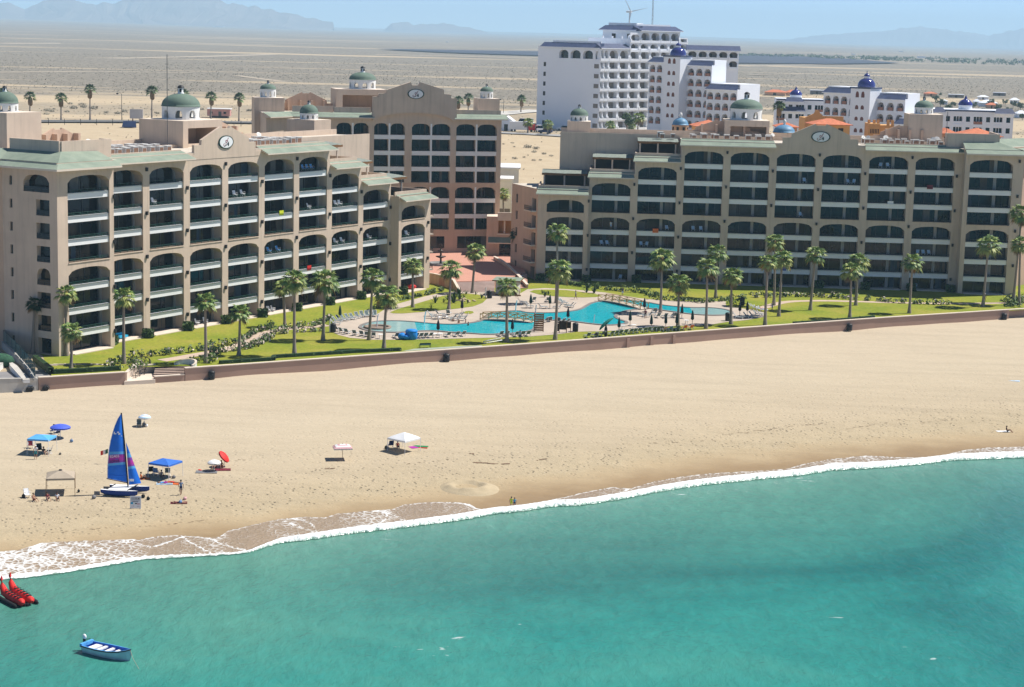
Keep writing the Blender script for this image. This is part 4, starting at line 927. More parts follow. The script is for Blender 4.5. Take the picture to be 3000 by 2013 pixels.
c = PY(1050, 300, 438); q = pavilion(rootC, MC, c, 11.5, 8.5, ZC-.1, lz(PY(1060, 262, 434).z))
dome(rootC, (q[0]+.9, q[1], q[2]), 3.0, 1.55, 2.1, M['dome_green'], M['domewhite'], 9, arch_frac=.55)
c = PY(785, 360, 428); q = pavilion(rootC, MC, c, 6.6, 6.0, 0, lz(PY(785, 286, 426).z), False)
dome(rootC, q, 1.75, 1.05, 1.85, M['dome_green'], M['domewhite'], 10, arch_frac=.4)
c = PY(1425, 310, 440); q = pavilion(rootC, MC, c, 5.0, 5.0, ZC-.1, lz(PY(1425, 289, 438).z), False)
dome(rootC, q, 1.45, 1.0, 1.6, M['dome_green'], M['domewhite'], 9, arch_frac=.55)
# low link building between the middle and right blocks
p0, p1 = P(1450, 748, 1.5), P(1500, 748, 1.5)
lk = empty('link_building', (p0.x, 424, 1.5), 0, 'low peach link building with an open lit gallery between the two right hotel blocks', 'building')
g = MB(); wd = 9.0
out = cell(g, base, -2, wd, 0, 3.6, .9, 4.6, .02, 2.7, 0, 1.0, 0); pane(base, out, 1.0, 'window', M['glass_brown'], lk, [.33, .66], M['mull'])
out = cell(g, base, -2, wd, 3.6, 8.6, .6, 6.4, 4.9, 7.7, 0, 2.2, 0, 1)
g.face([base(.6, -2.2, 4.9), base(6.4, -2.2, 4.9), base(6.4, -2.2, 7.7), base(.6, -2.2, 7.7)], 1); g.face([base(-2, 0, 8.6), base(wd, 0, 8.6), base(wd, -8, 8.6), base(-2, -8, 8.6)], 2)
g.slab([(1.8, 4.9), (2.15, 4.9), (2.15, 7.7), (1.8, 7.7)], base, -.6, -.2, 2)
g.build('wall', [M['stucco_warm'], M['orange'], M['cap']], lk)
strip_roof(lk, [(-1.6, 0), (6.5, 0)], 2.95, 1.6, 1.1, .0)
g = MB(); g.slab([(.4, 4.55), (6.6, 4.55), (6.6, 4.85), (.4, 4.85)], base, 0, .35); g.slab([(.4, 7.8), (6.6, 7.8), (6.6, 9.6), (.4, 9.6)], base, 0.002, .5, 0); g.build('ledge', M['cap'], lk)
# ================================================================ white hotels behind
def arch_grid(g, fr, x0, x1, cols, rows, ztop, zbot, root, m_in, d=1.4, aw=.62, ah=.74, parapet=.30, rise=.45, nm='balcony'):
    """rows: list of (z_floor, z_ceiling); cols: number of equal columns; every opening gets a dark back and a brick parapet"""
    cw = (x1-x0)/cols; zs = sorted(rows)
    g.face([fr(x0, 0, zbot), fr(x1, 0, zbot), fr(x1, 0, zs[0][0]), fr(x0, 0, zs[0][0])], 0)
    for r, (z0, z1) in enumerate(zs):
        zn = zs[r+1][0] if r+1 < len(zs) else ztop
        for c in range(cols):
            u0 = x0+c*cw; h = z1-z0
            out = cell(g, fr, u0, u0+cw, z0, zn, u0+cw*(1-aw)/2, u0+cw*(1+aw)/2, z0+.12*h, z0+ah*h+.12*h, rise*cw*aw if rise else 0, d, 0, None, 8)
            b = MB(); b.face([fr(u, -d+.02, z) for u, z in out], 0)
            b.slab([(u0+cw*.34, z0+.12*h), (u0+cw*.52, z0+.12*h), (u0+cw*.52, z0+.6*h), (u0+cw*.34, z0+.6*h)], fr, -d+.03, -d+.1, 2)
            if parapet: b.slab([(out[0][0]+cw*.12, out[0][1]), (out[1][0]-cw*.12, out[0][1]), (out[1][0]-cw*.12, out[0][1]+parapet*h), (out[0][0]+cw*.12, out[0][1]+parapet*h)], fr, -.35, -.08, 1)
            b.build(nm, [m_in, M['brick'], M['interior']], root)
def boxshell(g, x0, x1, y0, y1, z0, z1, m=0, mt=0, front=False):
    if front: g.face([(x0, y0, z0), (x1, y0, z0), (x1, y0, z1), (x0, y0, z1)], m)
    g.face([(x1, y0, z0), (x1, y1, z0), (x1, y1, z1), (x1, y0, z1)], m); g.face([(x0, y1, z0), (x0, y0, z0), (x0, y0, z1), (x0, y1, z1)], m)
    g.face([(x1, y1, z0), (x0, y1, z0), (x0, y1, z1), (x1, y1, z1)], m); g.face([(x0, y0, z1), (x1, y0, z1), (x1, y1, z1), (x0, y1, z1)], mt)
def pent(root, x0, x1, y, z, over, h, back, ends=.3, nm='tile_roof', mt=None):
    g = MB(); a, b, c_, d_ = (x0-ends, y-over, z), (x1+ends, y-over, z), (x1-ends*2, y+back, z+h), (x0+ends*2, y+back, z+h); dn = lambda p: (p[0], p[1], p[2]-.25)
    g.face([a, b, c_, d_], 0); g.face([dn(a), dn(b), b, a], 1); g.face([dn(b), (c_[0], c_[1], z-.25), c_, b], 0); g.face([(d_[0], d_[1], z-.25), dn(a), a, d_], 0)
    g.face([dn(a), (d_[0], d_[1], z-.25), (c_[0], c_[1], z-.25), dn(b)], 1); g.face([(c_[0], c_[1], z-.25), (d_[0], d_[1], z-.25), d_, c_], 0)
    return g.build(nm, [mt or M['hotel_blue'], M['hotel_white']], root)
def tower(root, x0, x1, y0, y1, z1, rows, win=True):
    g = MB(); fr = lambda u, d, z: (u, y0-d, z); w_ = x1-x0; zs = sorted(rows); zl = 0
    for r, (a, b) in enumerate(zs):
        zn = zs[r+1][0] if r+1 < len(zs) else z1
        for h, (p, q) in enumerate(((x0, (x0+x1)/2), ((x0+x1)/2, x1))):
            o0 = p+w_*(.26 if h == 0 else .05); o1 = o0+w_*.17
            if r == 0: g.face([fr(p, 0, 0), fr(q, 0, 0), fr(q, 0, a), fr(p, 0, a)], 0)
            out = cell(g, fr, p, q, a, zn, o0, o1, a+.1, b, (b-a)*.45, .3, 1, None, 6) if False else cell(g, fr, p, q, a, zn, o0, o1, a+.1, b, (b-a)*.45, .3, 0, 1, 6)
            b_ = MB(); b_.face([fr(u, -.25, z) for u, z in out]); b_.build('window', mat('brown_shutter', (.17, .06, .045), .8, .1, 1), root)
    boxshell(g, x0, x1, y0, y1, 0, z1); g.build('tower_wall', [M['hotel_white'], M['brick']], root)
    g = MB(); cx, cy = (x0+x1)/2, (y0+y1)/2; r = w_*.40
    g.lathe([(r*1.0, 0), (r*1.02, .12*r), (r*.98, .35*r), (r*.86, .62*r), (r*.62, .86*r), (r*.32, .99*r), (r*.2, 1.02*r)], (cx, cy, z1+.05), 28); dm = g.build('dome', M['dome_blue'], root)
    g = MB(); zz = z1+r*1.0; g.lathe([(r*.3, 0), (r*.3, .22*r)], (cx, cy, zz), 14, 0); g.lathe([(r*.36, .22*r), (r*.32, .35*r), (r*.18, .5*r), (.02, .6*r)], (cx, cy, zz), 14, 1); g.tube([(cx, cy, zz+.55*r), (cx, cy, zz+.85*r)], .12, 6, 1); g.build('lantern', [M['hotel_white'], M['dome_blue']], dm)
    g = MB(); g.box(x0-.25, x1+.25, y0-.25, y0-.003, z1-.5, z1+.05); g.box(x1+.003, x1+.25, y0-.003, y1, z1-.5, z1+.05); g.build('cornice', M['hotel_blue'], root)
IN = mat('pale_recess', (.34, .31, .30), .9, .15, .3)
def moorish(label, px, Y, z_base, lay, name='white_hotel', ang=-40):
    """lay in photo pixels: kx = photo px per metre along the front"""
    o = PY(px, 300, Y); root = empty(name, (o.x, o.y, z_base), R(ang), label, 'building'); kx = CF/Y*math.cos(R(ang)); H = lambda y: PY(px, y, Y).z-z_base
    xs = lambda p: (p-px)/kx; base = loc_fr()
    fh = lay['fh']*Y/CF
    for b in lay['blocks']:
        x0, x1 = xs(b['x'][0]), xs(b['x'][1]); yf = b.get('y', 0.); dp = b.get('dp', 11.); zt = H(b['top']); fr = lambda u, d, z, yf=yf: base(u, d-yf, z)
        g = MB()
        if b.get('cols'):
            rows = []; zc = zt-b.get('head', .9)
            for k in range(b['rows']): rows.append((zc-fh*(k+1)+fh*.08, zc-fh*k))
            arch_grid(g, fr, x0, x1, b['cols'], rows, zt, 0, root, IN, aw=b.get('aw', .74))
            boxshell(g, x0, x1, yf, yf+dp, 0, zt)
        else: boxshell(g, x0, x1, yf, yf+dp, 0, zt, front=True)
        g.build('wall', [M['hotel_white'], M['brick']], root)
        if b.get('roof', True): pent(root, x0, x1, yf, zt-.2, .9, 1.7, 1.7)
        g = MB(); g.box(x0+.6, x1, yf+1.75, yf+dp, zt+.01, zt+1.9); g.build('parapet', M['hotel_white'], root)
        for (sx_, wz) in b.get('win', []):   # small dark windows on the lit end face
            pass
    t = lay['tower']; zt = H(t['top']); rows = [(H(a), H(b)) for b, a in t['rows']]
    tower(root, xs(t['x'][0]), xs(t['x'][1]), -4.2, 3.4, zt, rows)
    return root, xs, H
zb = 9.4
def rr(v, n, step, hgt, o, s): return [(o+s*(v+step*k), o+s*(v+hgt+step*k)) for k in range(n)]
T1 = [(100+.1722*a, 100+.1722*b) for a, b in ((395, 490), (605, 680), (785, 860), (965, 1040), (1150, 1220), (1320, 1390))]
rt, xsT, HT = moorish('white moorish hotel with a blue domed tower, standing before the tallest white block', 1898, 735, zb,
    dict(fh=29.6, blocks=[dict(x=(1898, 1955), top=179, cols=3, rows=6, dp=10, y=0), dict(x=(1996, 2062), top=185, cols=3, rows=7, y=1.0, dp=9.5, aw=.78), dict(x=(2062, 2142), top=250, cols=4, rows=4, y=-2.0, dp=15, aw=.8)], tower=dict(x=(1955, 1999), top=160, rows=T1)))
T2 = [(200+.21395*a, 200+.21395*b) for a, b in ((290, 375), (475, 535), (630, 685), (785, 845))]
rt2, xsE, HE = moorish('smaller white moorish hotel with a blue onion dome tower, behind the orange houses', 2412, 668, zfar(668)-.1,
    dict(fh=33, blocks=[dict(x=(2412, 2496), top=268, cols=4, rows=4, dp=10), dict(x=(2540, 2612), top=280, cols=3, rows=4, y=1.0, dp=10), dict(x=(2600, 2660), top=348, cols=3, rows=2, y=-2.0, dp=12)], tower=dict(x=(2496, 2544), top=250, rows=T2)))
# ---------------- the tallest white block
W0, W1 = PG(1575, 372), PG(1752, 385); YD = W1.y
rootD = empty('white_hotel', (W1.x, W1.y, W1.z), 0, 'tallest white hotel block with rows of sunlit balconies and a stepped penthouse', 'building')
kD = YD/CF; HD = lambda y: PY(1755, y, YD).z-W1.z
e1 = Vector((W0.x-W1.x, W0.y-W1.y)); l1 = e1.length; e1.normalize(); e1 = Vector((-.80, .60)); l1 = 26.5/ .80*.99
a2 = R(42); e2 = Vector((math.cos(a2), math.sin(a2))); n1 = Vector((-e1.y, e1.x)); n1 = -n1 if n1.y > 0 else n1; n2 = Vector((e2.y, -e2.x))
frL = lambda s, d, z: (e1.x*s+n1.x*d, e1.y*s+n1.y*d, z); frR = lambda s, d, z: (e2.x*s+n2.x*d, e2.y*s+n2.y*d, z)
u_ = lambda px: (px-1754.6)*kD/math.cos(a2)*1.03
fhD = 28.6*kD; zT = HD(30+.1722*690); zA = HD(30+.1722*875)+fhD*.12
floors = [zA-fhD*k for k in range(9)]     # floor levels, top first
g = MB(); ztop = HD(140)
fl = [z for z in floors if z > -1]
cols = [(0, u_(1766)), (u_(1766), u_(1778.7))]+[(u_(1778.7+31.1*k), u_(1778.7+31.1*(k+1))) for k in range(8)]
def dcell(g, fr, u0, u1, z0, z1, arch, root, half=False):
    w_ = u1-u0; h = z1-z0
    out = cell(g, fr, u0, u1, z0, z1, u0+w_*.1, u1-w_*.1, z0+.02, z0+h*.80, h*.24 if arch else 0, 2.2, 0, None, 8)
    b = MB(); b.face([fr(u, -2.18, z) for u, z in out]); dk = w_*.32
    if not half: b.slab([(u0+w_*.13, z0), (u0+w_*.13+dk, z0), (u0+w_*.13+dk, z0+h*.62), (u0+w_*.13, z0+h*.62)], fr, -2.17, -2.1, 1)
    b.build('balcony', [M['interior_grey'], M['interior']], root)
    b = MB(); t = h*.34
    b.slab([(u0+w_*.02, z0-.25), (u1-w_*.02, z0-.25), (u1-w_*.02, z0+h*.17), (u0+w_*.02, z0+h*.17)], fr, .01, .35)
    for q in (u0+w_*.02, u1-w_*.14): b.slab([(q, z0+h*.17), (q+w_*.12, z0+h*.17), (q+w_*.12, z0+t), (q, z0+t)], fr, .01, .35)
    b.build('parapet', M['hotel_white'], root)
for (u0, u1) in cols:
    for k, z0 in enumerate(fl):
        dcell(g, frR, u0, u1, z0, (ztop if k == 0 else fl[k-1]), k == 0, rootD, u1-u0 < 3)
    if fl[-1] > 0: g.face([frR(u0, 0, -1), frR(u1, 0, -1), frR(u1, 0, fl[-1]), frR(u0, 0, fl[-1])], 0)
# blank shaded wall with four big arches at the top and a column of small windows at each side
wl1 = l1
segs = [(0, 3.2), (3.2, 9.6), (9.6, 16.1), (16.1, 22.4), (22.4, wl1)]
ar = [(.55, 2.65), (3.9, 9.0), (10.3, 15.5), (16.7, 21.6), None]
for (s0, s1), a in zip(segs, ar):
    if a is None: g.face([frL(s1, 0, -1), frL(s0, 0, -1), frL(s0, 0, ztop), frL(s1, 0, ztop)], 0); continue
    out = cell(g, lambda u, d, z: frL(-u, d, z), -s1, -s0, fl[0], ztop, -a[1], -a[0], fl[0]+.5, fl[0]+fhD*.95, 1.3, 1.8, 0, None, 8)
    b = MB(); b.face([frL(-u, -1.75, z) for u, z in out]); b.build('arched_opening', M['glass_brown'], rootD)
    g.face([frL(s1, 0, -1), frL(s0, 0, -1), frL(s0, 0, fl[0]), frL(s1, 0, fl[0])], 0)
for k, z in enumerate(fl[1:]):
    b = MB(); s0 = wl1-4.4; b.slab([(s0, z+.9), (s0+1.2, z+.9), (s0+1.2, z+2.7), (s0, z+2.7)], frL, -.2, .05); b.build('window', M['interior'], rootD)
    b = MB(); b.slab([(.6, z+.8), (3.0, z+.8), (3.0, z+2.6), (.6, z+2.6)], frL, -.2, .05); b.build('window', M['interior_grey'], rootD)
# back and roof
cor = [Vector((0, 0)), e2*u_(2026), e2*u_(2026)-n2*16, e1*wl1-n2*0+e2*14, e1*wl1]
for p, q in zip(cor[1:], cor[2:]): g.face([(p.x, p.y, -1), (q.x, q.y, -1), (q.x, q.y, ztop), (p.x, p.y, ztop)], 0)
g.face([(p.x, p.y, ztop) for p in cor], 0); g.build('wall', [M['hotel_white']], rootD)
def roofstrip(fr, s0, s1, z, over, h, back, nm='tile_roof'):
    g = MB(); a, b, c_, d_ = fr(s0, over, z), fr(s1, over, z), fr(s1, -back, z+h), fr(s0, -back, z+h); dn = lambda p: (p[0], p[1], p[2]-.3)
    g.face([a, b, c_, d_]); g.face([dn(a), dn(b), b, a], 1); g.face([dn(b), (c_[0], c_[1], z-.3), c_, b]); g.face([(d_[0], d_[1], z-.3), dn(a), a, d_]); return g.build(nm, [M['hotel_blue'], M['hotel_white']], rootD)
roofstrip(frL, -.2, wl1-1.5, ztop-.1, .9, 1.9, 2.4); roofstrip(frR, -.3, u_(1841), ztop-.1, .9, 1.9, 2.4)
g = MB(); g.prism([tuple(frL(1.5, -2.5, 0)[:2]), tuple(frL(1.5, -3.0, 0)[:2]), tuple(frL(wl1-6, -3, 0)[:2]), tuple(frL(wl1-6, -2.5, 0)[:2])][::1], ztop, ztop+2.6); clean(g.build('parapet', M['hotel_white'], rootD))
# upper tiers
def tierwall(uL, uR, zlo, rows, ztop_, back, left_len, nm):
    g = MB()
    n = max(1, round((uR-uL)/(u_(1809.8)-u_(1778.7))))
    for c in range(n):
        a, b = uL+(uR-uL)*c/n, uL+(uR-uL)*(c+1)/n
        for k, (z0, z1) in enumerate(rows): dcell(g, frR, a, b, z0, z1, True, rootD)
    p0 = e2*uL; p1 = p0+e1*left_len; p2 = e2*uR; p3 = p2-n2*back
    for p, q in ((p1, p0), (p2, p3), (p3, p1)): g.face([(p.x, p.y, zlo), (q.x, q.y, zlo), (q.x, q.y, ztop_), (p.x, p.y, ztop_)], 0)
    g.face([(p.x, p.y, ztop_) for p in (p0, p2, p3, p1)], 0); g.build('wall', [M['hotel_white']], rootD); return p0, p1, p2, p3
zb1 = ztop-.3; z1t = HD(119)+.3; f1 = HD(149); f2 = HD(121.5); 
tierwall(u_(1841), u_(2019), zb1-1.0, [(zb1-1.0, f2)], f2, 14, 22, 'tier')
g = MB(); p0 = e2*u_(1841); p1 = p0+e1*22
fT = lambda s, d, z: (p0.x+e1.x*s+n1.x*d, p0.y+e1.y*s+n1.y*d, z)
g.slab([(0, f2), (22, f2), (22, f2+1.5), (0, f2+1.5)], fT, -.4, 0.0)
for s in (4, 9, 14): g.slab([(s, f2+1.5), (s+.8, f2+1.5), (s+.8, f2+2.4), (s, f2+2.4)], fT, -.4, .02)
clean(g.build('parapet', M['hotel_white'], rootD))
z3 = HD(86)
g = MB(); uL, uR = u_(1872), u_(1994); n = 4
for c in range(n): dcell(g, frR, uL+(uR-uL)*c/n, uL+(uR-uL)*(c+1)/n, f2, z3, True, rootD)
dcell(g, frR, u_(1841), uL, f2, z3-1.0, True, rootD); dcell(g, frR, uR, u_(2019), f2, f2+2.2, False, rootD, True)
p0 = e2*u_(1866)-n2*2; p1 = p0+e1*17; p2 = e2*uR; p3 = p2-n2*12
for p, q in ((p1, p0), (p0, e2*uL), (p2, p3), (p3, p1)): g.face([(p.x, p.y, f2), (q.x, q.y, f2), (q.x, q.y, z3), (p.x, p.y, z3)], 0)
g.face([(p.x, p.y, z3) for p in (p0, e2*uL, p2, p3, p1)], 0); g.build('penthouse_wall', [M['hotel_white']], rootD)
fP = lambda s, d, z: (p0.x+e1.x*s+n1.x*d, p0.y+e1.y*s+n1.y*d, z)
for s0, s1, zz in ((.8, 4.2, 2.9), (10.2, 12.2, 2.9)):
    b = MB(); b.slab([(s0, f2+.6), (s1, f2+.6), (s1, f2+.6+zz), (s0, f2+.6+zz)], fP, -.2, .05); b.build('window', M['interior'], rootD)
roofstrip(fP, -1, 18.5, z3, 1.3, 2.0, 4.0); roofstrip(frR, u_(1868), u_(1999), z3, 1.3, 2.0, 4.0)
g = MB(); q = [fP(2, -4.3, 0), fP(17, -4.3, 0), fP(17, -9, 0), fP(2, -9, 0)]; g.prism([(a[0], a[1]) for a in q], z3+1.0, z3+3.1); clean(g.build('roof_parapet', M['hotel_white'], rootD))
g = MB(); q = [frR(u_(1880), -4.3, 0), frR(u_(1985), -4.3, 0), frR(u_(1985), -5, 0), frR(u_(1880), -5, 0)]; g.prism([(a[0], a[1]) for a in q], z3+1.0, z3+2.7); clean(g.build('roof_parapet', M['hotel_white'], rootD))
# right wing of the tallest block
oR = PY(2012, 200, 822); HR = lambda y: PY(2090, y, 822).z-W1.z; rx = oR.x-W1.x; ry = oR.y-W1.y
frW = lambda u, d, z: (rx+u, ry-d+u*.12, z); wd = (2163-2012)*822/CF; g = MB(); zw = HR(147)
n = 5
for c in range(n): dcell(g, frW, wd*c/n, wd*(c+1)/n, HR(173), zw, True, rootD); dcell(g, frW, wd*c/n, wd*(c+1)/n, HR(200), HR(173), True, rootD)
g.face([frW(0, 0, -1), frW(wd, 0, -1), frW(wd, 0, HR(200)), frW(0, 0, HR(200))]); g.face([frW(wd, 0, -1), frW(wd, -12, -1), frW(wd, -12, zw), frW(wd, 0, zw)]); g.face([frW(0, 0, zw), frW(wd, 0, zw), frW(wd, -12, zw), frW(0, -12, zw)]); g.build('wall', [M['hotel_white']], rootD)
roofstrip(frW, -.5, wd+.8, zw-.1, 1.0, 2.0, 3.5)
# ---------------- low white apartment houses
def lowflat(label, pxs, Y, ytop, ybot, cols, rows, ang=0., roofs=(), dp=10):
    a = PY(pxs[0], 300, Y); zb_ = zfar(Y)-.2; root = empty('apartment_house', (a.x, a.y, zb_), R(ang), label, 'building'); H = lambda y: PY((pxs[0]+pxs[1])/2, y, Y).z-zb_
    wd = (pxs[1]-pxs[0])*Y/CF/math.cos(R(ang)); g = MB(); base = loc_fr(); zt = H(ytop); fh = 3.3; zc = zt-1.3
    for c in range(cols):
        u0, u1 = wd*c/cols, wd*(c+1)/cols; zprev = zt
        for r in range(rows):
            z0 = zc-fh*(r+1); wide = (c % 2 == 0)
            out = cell(g, base, u0, u1, z0, zprev, u0+(u1-u0)*(.06 if wide else .3), u1-(u1-u0)*(.06 if wide else .3), z0+(.15 if wide else .9), z0+2.5, 0, 1.6 if wide else .3, 0)
            pane(base, out, 1.6 if wide else .3, 'window', glassmat(), root, [.4, .7] if wide else None, M['hotel_white'], .25)
            if wide:
                b = MB(); b.slab([(out[0][0], z0+.15), (out[1][0], z0+.15), (out[1][0], z0+1.0), (out[0][0], z0+1.0)], base, -.3, -.1); b.build('balcony_parapet', M['brick'] if c % 4 == 0 else M['hotel_white'], root)
            zprev = z0
        g.face([base(u0, 0, 0), base(u1, 0, 0), base(u1, 0, zprev), base(u0, 0, zprev)])
    boxshell(g, 0, wd, 0, dp, 0, zt); g.build('wall', [M['hotel_white']], root)
    g = MB(); g.box(-.1, wd+.1, -.16, -.004, zt-.55, zt-.15); g.build('blue_trim', M['hotel_blue'], root)
    for f0, f1, zz in roofs: pent(root, wd*f0, wd*f1, 0, zt-zz, 1.6, 1.5, -.02)
    g = MB(); cx = wd*.42; g.lathe([(2.1, 0), (2.1, 1.3)], (cx, 4, zt), 14, 0); g.lathe([(2.3, 1.3), (2.1, 2.0), (1.4, 2.8), (.5, 3.2), (.4, 3.6), (.02, 4.4)], (cx, 4, zt), 14, 1); g.build('roof_cupola', [M['hotel_white'], M['dome_blue']], root); return root
lowflat('low white flats with blue eaves, left of the onion dome tower', (2275, 2412), 690, 290, 345, 5, 2, -3, ((.18, .55, .9), (.15, .6, 4.3)))
lowflat('low white flats with blue trim at the far right, behind the red hipped roof', (2736, 2966), 600, 322, 395, 8, 3, -4, ((.76, 1.0, .8), (0, .14, .9)), 12)
# ---------------- orange houses, red roofs and blue domes between
def hip(g, x0, x1, y0, y1, z, h, ov=.7, m=0, mu=1):
    a = [(x0-ov, y0-ov, z), (x1+ov, y0-ov, z), (x1+ov, y1+ov, z), (x0-ov, y1+ov, z)]; w_, d_ = x1-x0, y1-y0; k = min(w_, d_)/2
    r = [(x0+k, (y0+y1)/2, z+h), (x1-k, (y0+y1)/2, z+h)] if w_ >= d_ else [((x0+x1)/2, y0+k, z+h), ((x0+x1)/2, y1-k, z+h)]
    if w_ >= d_: g.face([a[0], a[1], r[1], r[0]], m); g.face([a[1], a[2], r[1]], m); g.face([a[2], a[3], r[0], r[1]], m); g.face([a[3], a[0], r[0]], m)
    else: g.face([a[0], a[1], r[0]], m); g.face([a[1], a[2], r[1], r[0]], m); g.face([a[2], a[3], r[1]], m); g.face([a[3], a[0], r[0], r[1]], m)
    g.face([(p[0], p[1], p[2]-.15) for p in a[::-1]], mu)
    for i in range(4): p, q = a[i], a[(i+1) % 4]; g.face([(p[0], p[1], p[2]-.15), (q[0], q[1], q[2]-.15), q, p], m)
def house(label, x0px, x1px, Y, yeave, ypeak, ang=0, wallm=None, dp=8, name='house', windows=2):
    a = PY(x0px, 380, Y); wd = (x1px-x0px)*Y/CF; zb_ = zfar(Y)-.1; root = empty(name, (a.x, a.y, zb_), R(ang), label, 'house'); H = lambda y: PY((x0px+x1px)/2, y, Y).z-zb_
    ze, zp = H(yeave), H(ypeak); g = MB(); n = windows
    base = loc_fr()
    for i in range(n):
        u0, u1 = wd*i/n, wd*(i+1)/n; zz = max(0, ze-3.4); g.face([base(u0, 0, 0), base(u1, 0, 0), base(u1, 0, zz), base(u0, 0, zz)])
        out = cell(g, base, u0, u1, zz, ze, u0+(u1-u0)*.35, u0+(u1-u0)*.65, zz+1.0, zz+2.5, 0, .3); pane(base, out, .3, 'window', M['glass_brown'], root)
    boxshell(g, 0, wd, 0, dp, 0, ze); g.build('wall', [wallm or M['orange']], root)
    g = MB(); hip(g, 0, wd, 0, dp, ze, max(.6, zp-ze)); g.build('roof', [M['terracotta'], wallm or M['orange']], root); return root
house('orange house with red hipped roof, left of the big dome on the right', 2040, 2124, 520, 370, 353, 4)
house('orange house with a broad red hipped roof behind the right end of the right block', 2812, 2930, 500, 398, 377, -5, dp=11)
house('small peach house with a red roof beside the slender domed stair tower', 2760, 2800, 520, 391, 377, 0, M['peach'])
house('house with a sloping red roof cut off by the right edge', 2962, 3040, 455, 440, 425, 0, M['peach'], 10)
house('orange house with stacked red roofs behind the right gable', 2385, 2490, 500, 365, 349, 3)
house('low peach house with a red roof left of the pale blue dome', 2282, 2335, 525, 372, 360, 0, M['peach'])
# ornate orange gable house
a = PY(2358, 380, 540); zb_ = zfar(540)-.1; gh = empty('house', (a.x, a.y, zb_), R(3), 'orange house with a curved ornamental gable, left of the onion dome tower', 'house'); kY = 540/CF; H = lambda y: PY(2400, y, 540).z-zb_
g = MB(); wd = 112*kY; t = H(340); p_ = H(323.5); base = loc_fr()
cx = 34*kY; poly = [(0, 0), (wd, 0), (wd, t), (cx+16*kY, t), (cx+13*kY, t+(p_-t)*.35), (cx+8*kY, t+(p_-t)*.5), (cx+6.5*kY, t+(p_-t)*.8), (cx+3*kY, p_), (cx-3*kY, p_), (cx-6.5*kY, t+(p_-t)*.8), (cx-8*kY, t+(p_-t)*.5), (cx-13*kY, t+(p_-t)*.3), (0, t-(p_-t)*.3)]
g.slab(poly, base, -.6, 0); boxshell(g, 0, wd, .6, 9, 0, t-.6); g.build('wall', M['orange'], gh)
a = PY(2543, 390, 520); zb_ = zfar(520)-.1; gh = empty('house', (a.x, a.y, zb_), R(-3), 'orange block with crenellated parapet and a row of slots, below the onion dome tower', 'house'); kY = 520/CF; H = lambda y: PY(2570, y, 520).z-zb_
g = MB(); wd = 34*kY; w2 = 76*kY; t = H(363); boxshell(g, 0, wd, 0, 8, 0, t, front=True); boxshell(g, wd, w2, 1.5, 8, 0, t-.4, front=True)
for x in (.0, wd*.45, wd-.7, wd+2.0, w2-.7): g.box(x, x+.7, 1.6, 2.2, t-.45, t+1.0)
g.build('wall', M['orange'], gh); g = MB()
for i in range(6): x = .55+i*.42; g.slab([(x, t-2.6), (x+.22, t-2.6), (x+.22, t-1.4), (x, t-1.4)], base, .0, .03)
g.build('wall_slots', M['interior'], gh)
def bluedome(label, px, ybase, Y, rpx, hpx, wallm, dark=False):
    a = PY(px, ybase, Y); zb_ = zfar(Y)-.1; root = empty('domed_house', (a.x, a.y, zb_), 0, label, 'house'); r = rpx*Y/CF; z = a.z-zb_
    g = MB(); g.lathe([(r*1.05, 0), (r*1.05, z)], (0, 0, 0), 8, 0, False)
    for i in range(8):
        an = i*math.pi/4+.39; g.box(-.3, .3, -.05, .04, z-1.5, z-.5, 1, Matrix.Translation((r*1.0*math.cos(an), r*1.0*math.sin(an), 0)) @ Matrix.Rotation(an+math.pi/2, 4, 'Z'))
    g.build('wall', [wallm, M['interior']], root)
    g = MB(); h = hpx*Y/CF; g.lathe([(r*1.08, 0), (r*1.08, .15)]+[(max(.02, r*math.cos(i/8*math.pi/2)), .15+h*math.sin(i/8*math.pi/2)) for i in range(9)], (0, 0, z), 28); d = g.build('dome', M['dome_sky'], root)
    g = MB(); g.lathe([(.3, 0), (.3, .5), (.42, .7), (.42, 1.1), (.05, 1.5)], (0, 0, z+h), 10); g.build('finial', M['domewhite'], d); return root
bluedome('light blue dome on a low peach house, just right of the big green dome', 2297, 388, 470, 31, 21, M['orange'])
bluedome('light blue dome with a white finial in front of the white tower', 1993, 366, 480, 23, 19, M['peach'])
# ================================================================ palms
def frond(g, az, el, L_, m, r_):
    """fan frond: stalk then a pleated fan of pointed blades"""
    d = Vector((math.cos(az)*math.cos(el), math.sin(az)*math.cos(el), math.sin(el))); side = Vector((-math.sin(az), math.cos(az), 0)); up = side.cross(d)*-1
    up = d.cross(side)*-1 if False else side.cross(d)
    p0 = Vector((0, 0, 0))+d*.08; p1 = p0+d*L_*.48-Vector((0, 0, .06*L_))
    g.face([p0-side*.03, p0+side*.03, p1+side*.02, p1-side*.02], m)
    n = 13; twist = r_.uniform(-.3, .3)
    for i in range(n):
        a = (-80+160*i/(n-1)); ar = R(a); ll = L_*(.62-.16*abs(a)/80)*r_.uniform(.88, 1.08)
        fd = d*math.cos(ar)+side*math.sin(ar); fd = (fd+up*(.20*math.cos(ar)-.05)+up*twist*math.sin(ar)).normalized()
        mid = p1+fd*ll*.5; tip = p1+fd*ll-Vector((0, 0, ll*r_.uniform(.22, .5)))
        w_ = fd.cross(up).normalized()*ll*.105
        mm_ = m if r_.random() < .75 else (1 if m == 0 else m)
        g.face([p1, mid-w_, tip, mid+w_], mm_)
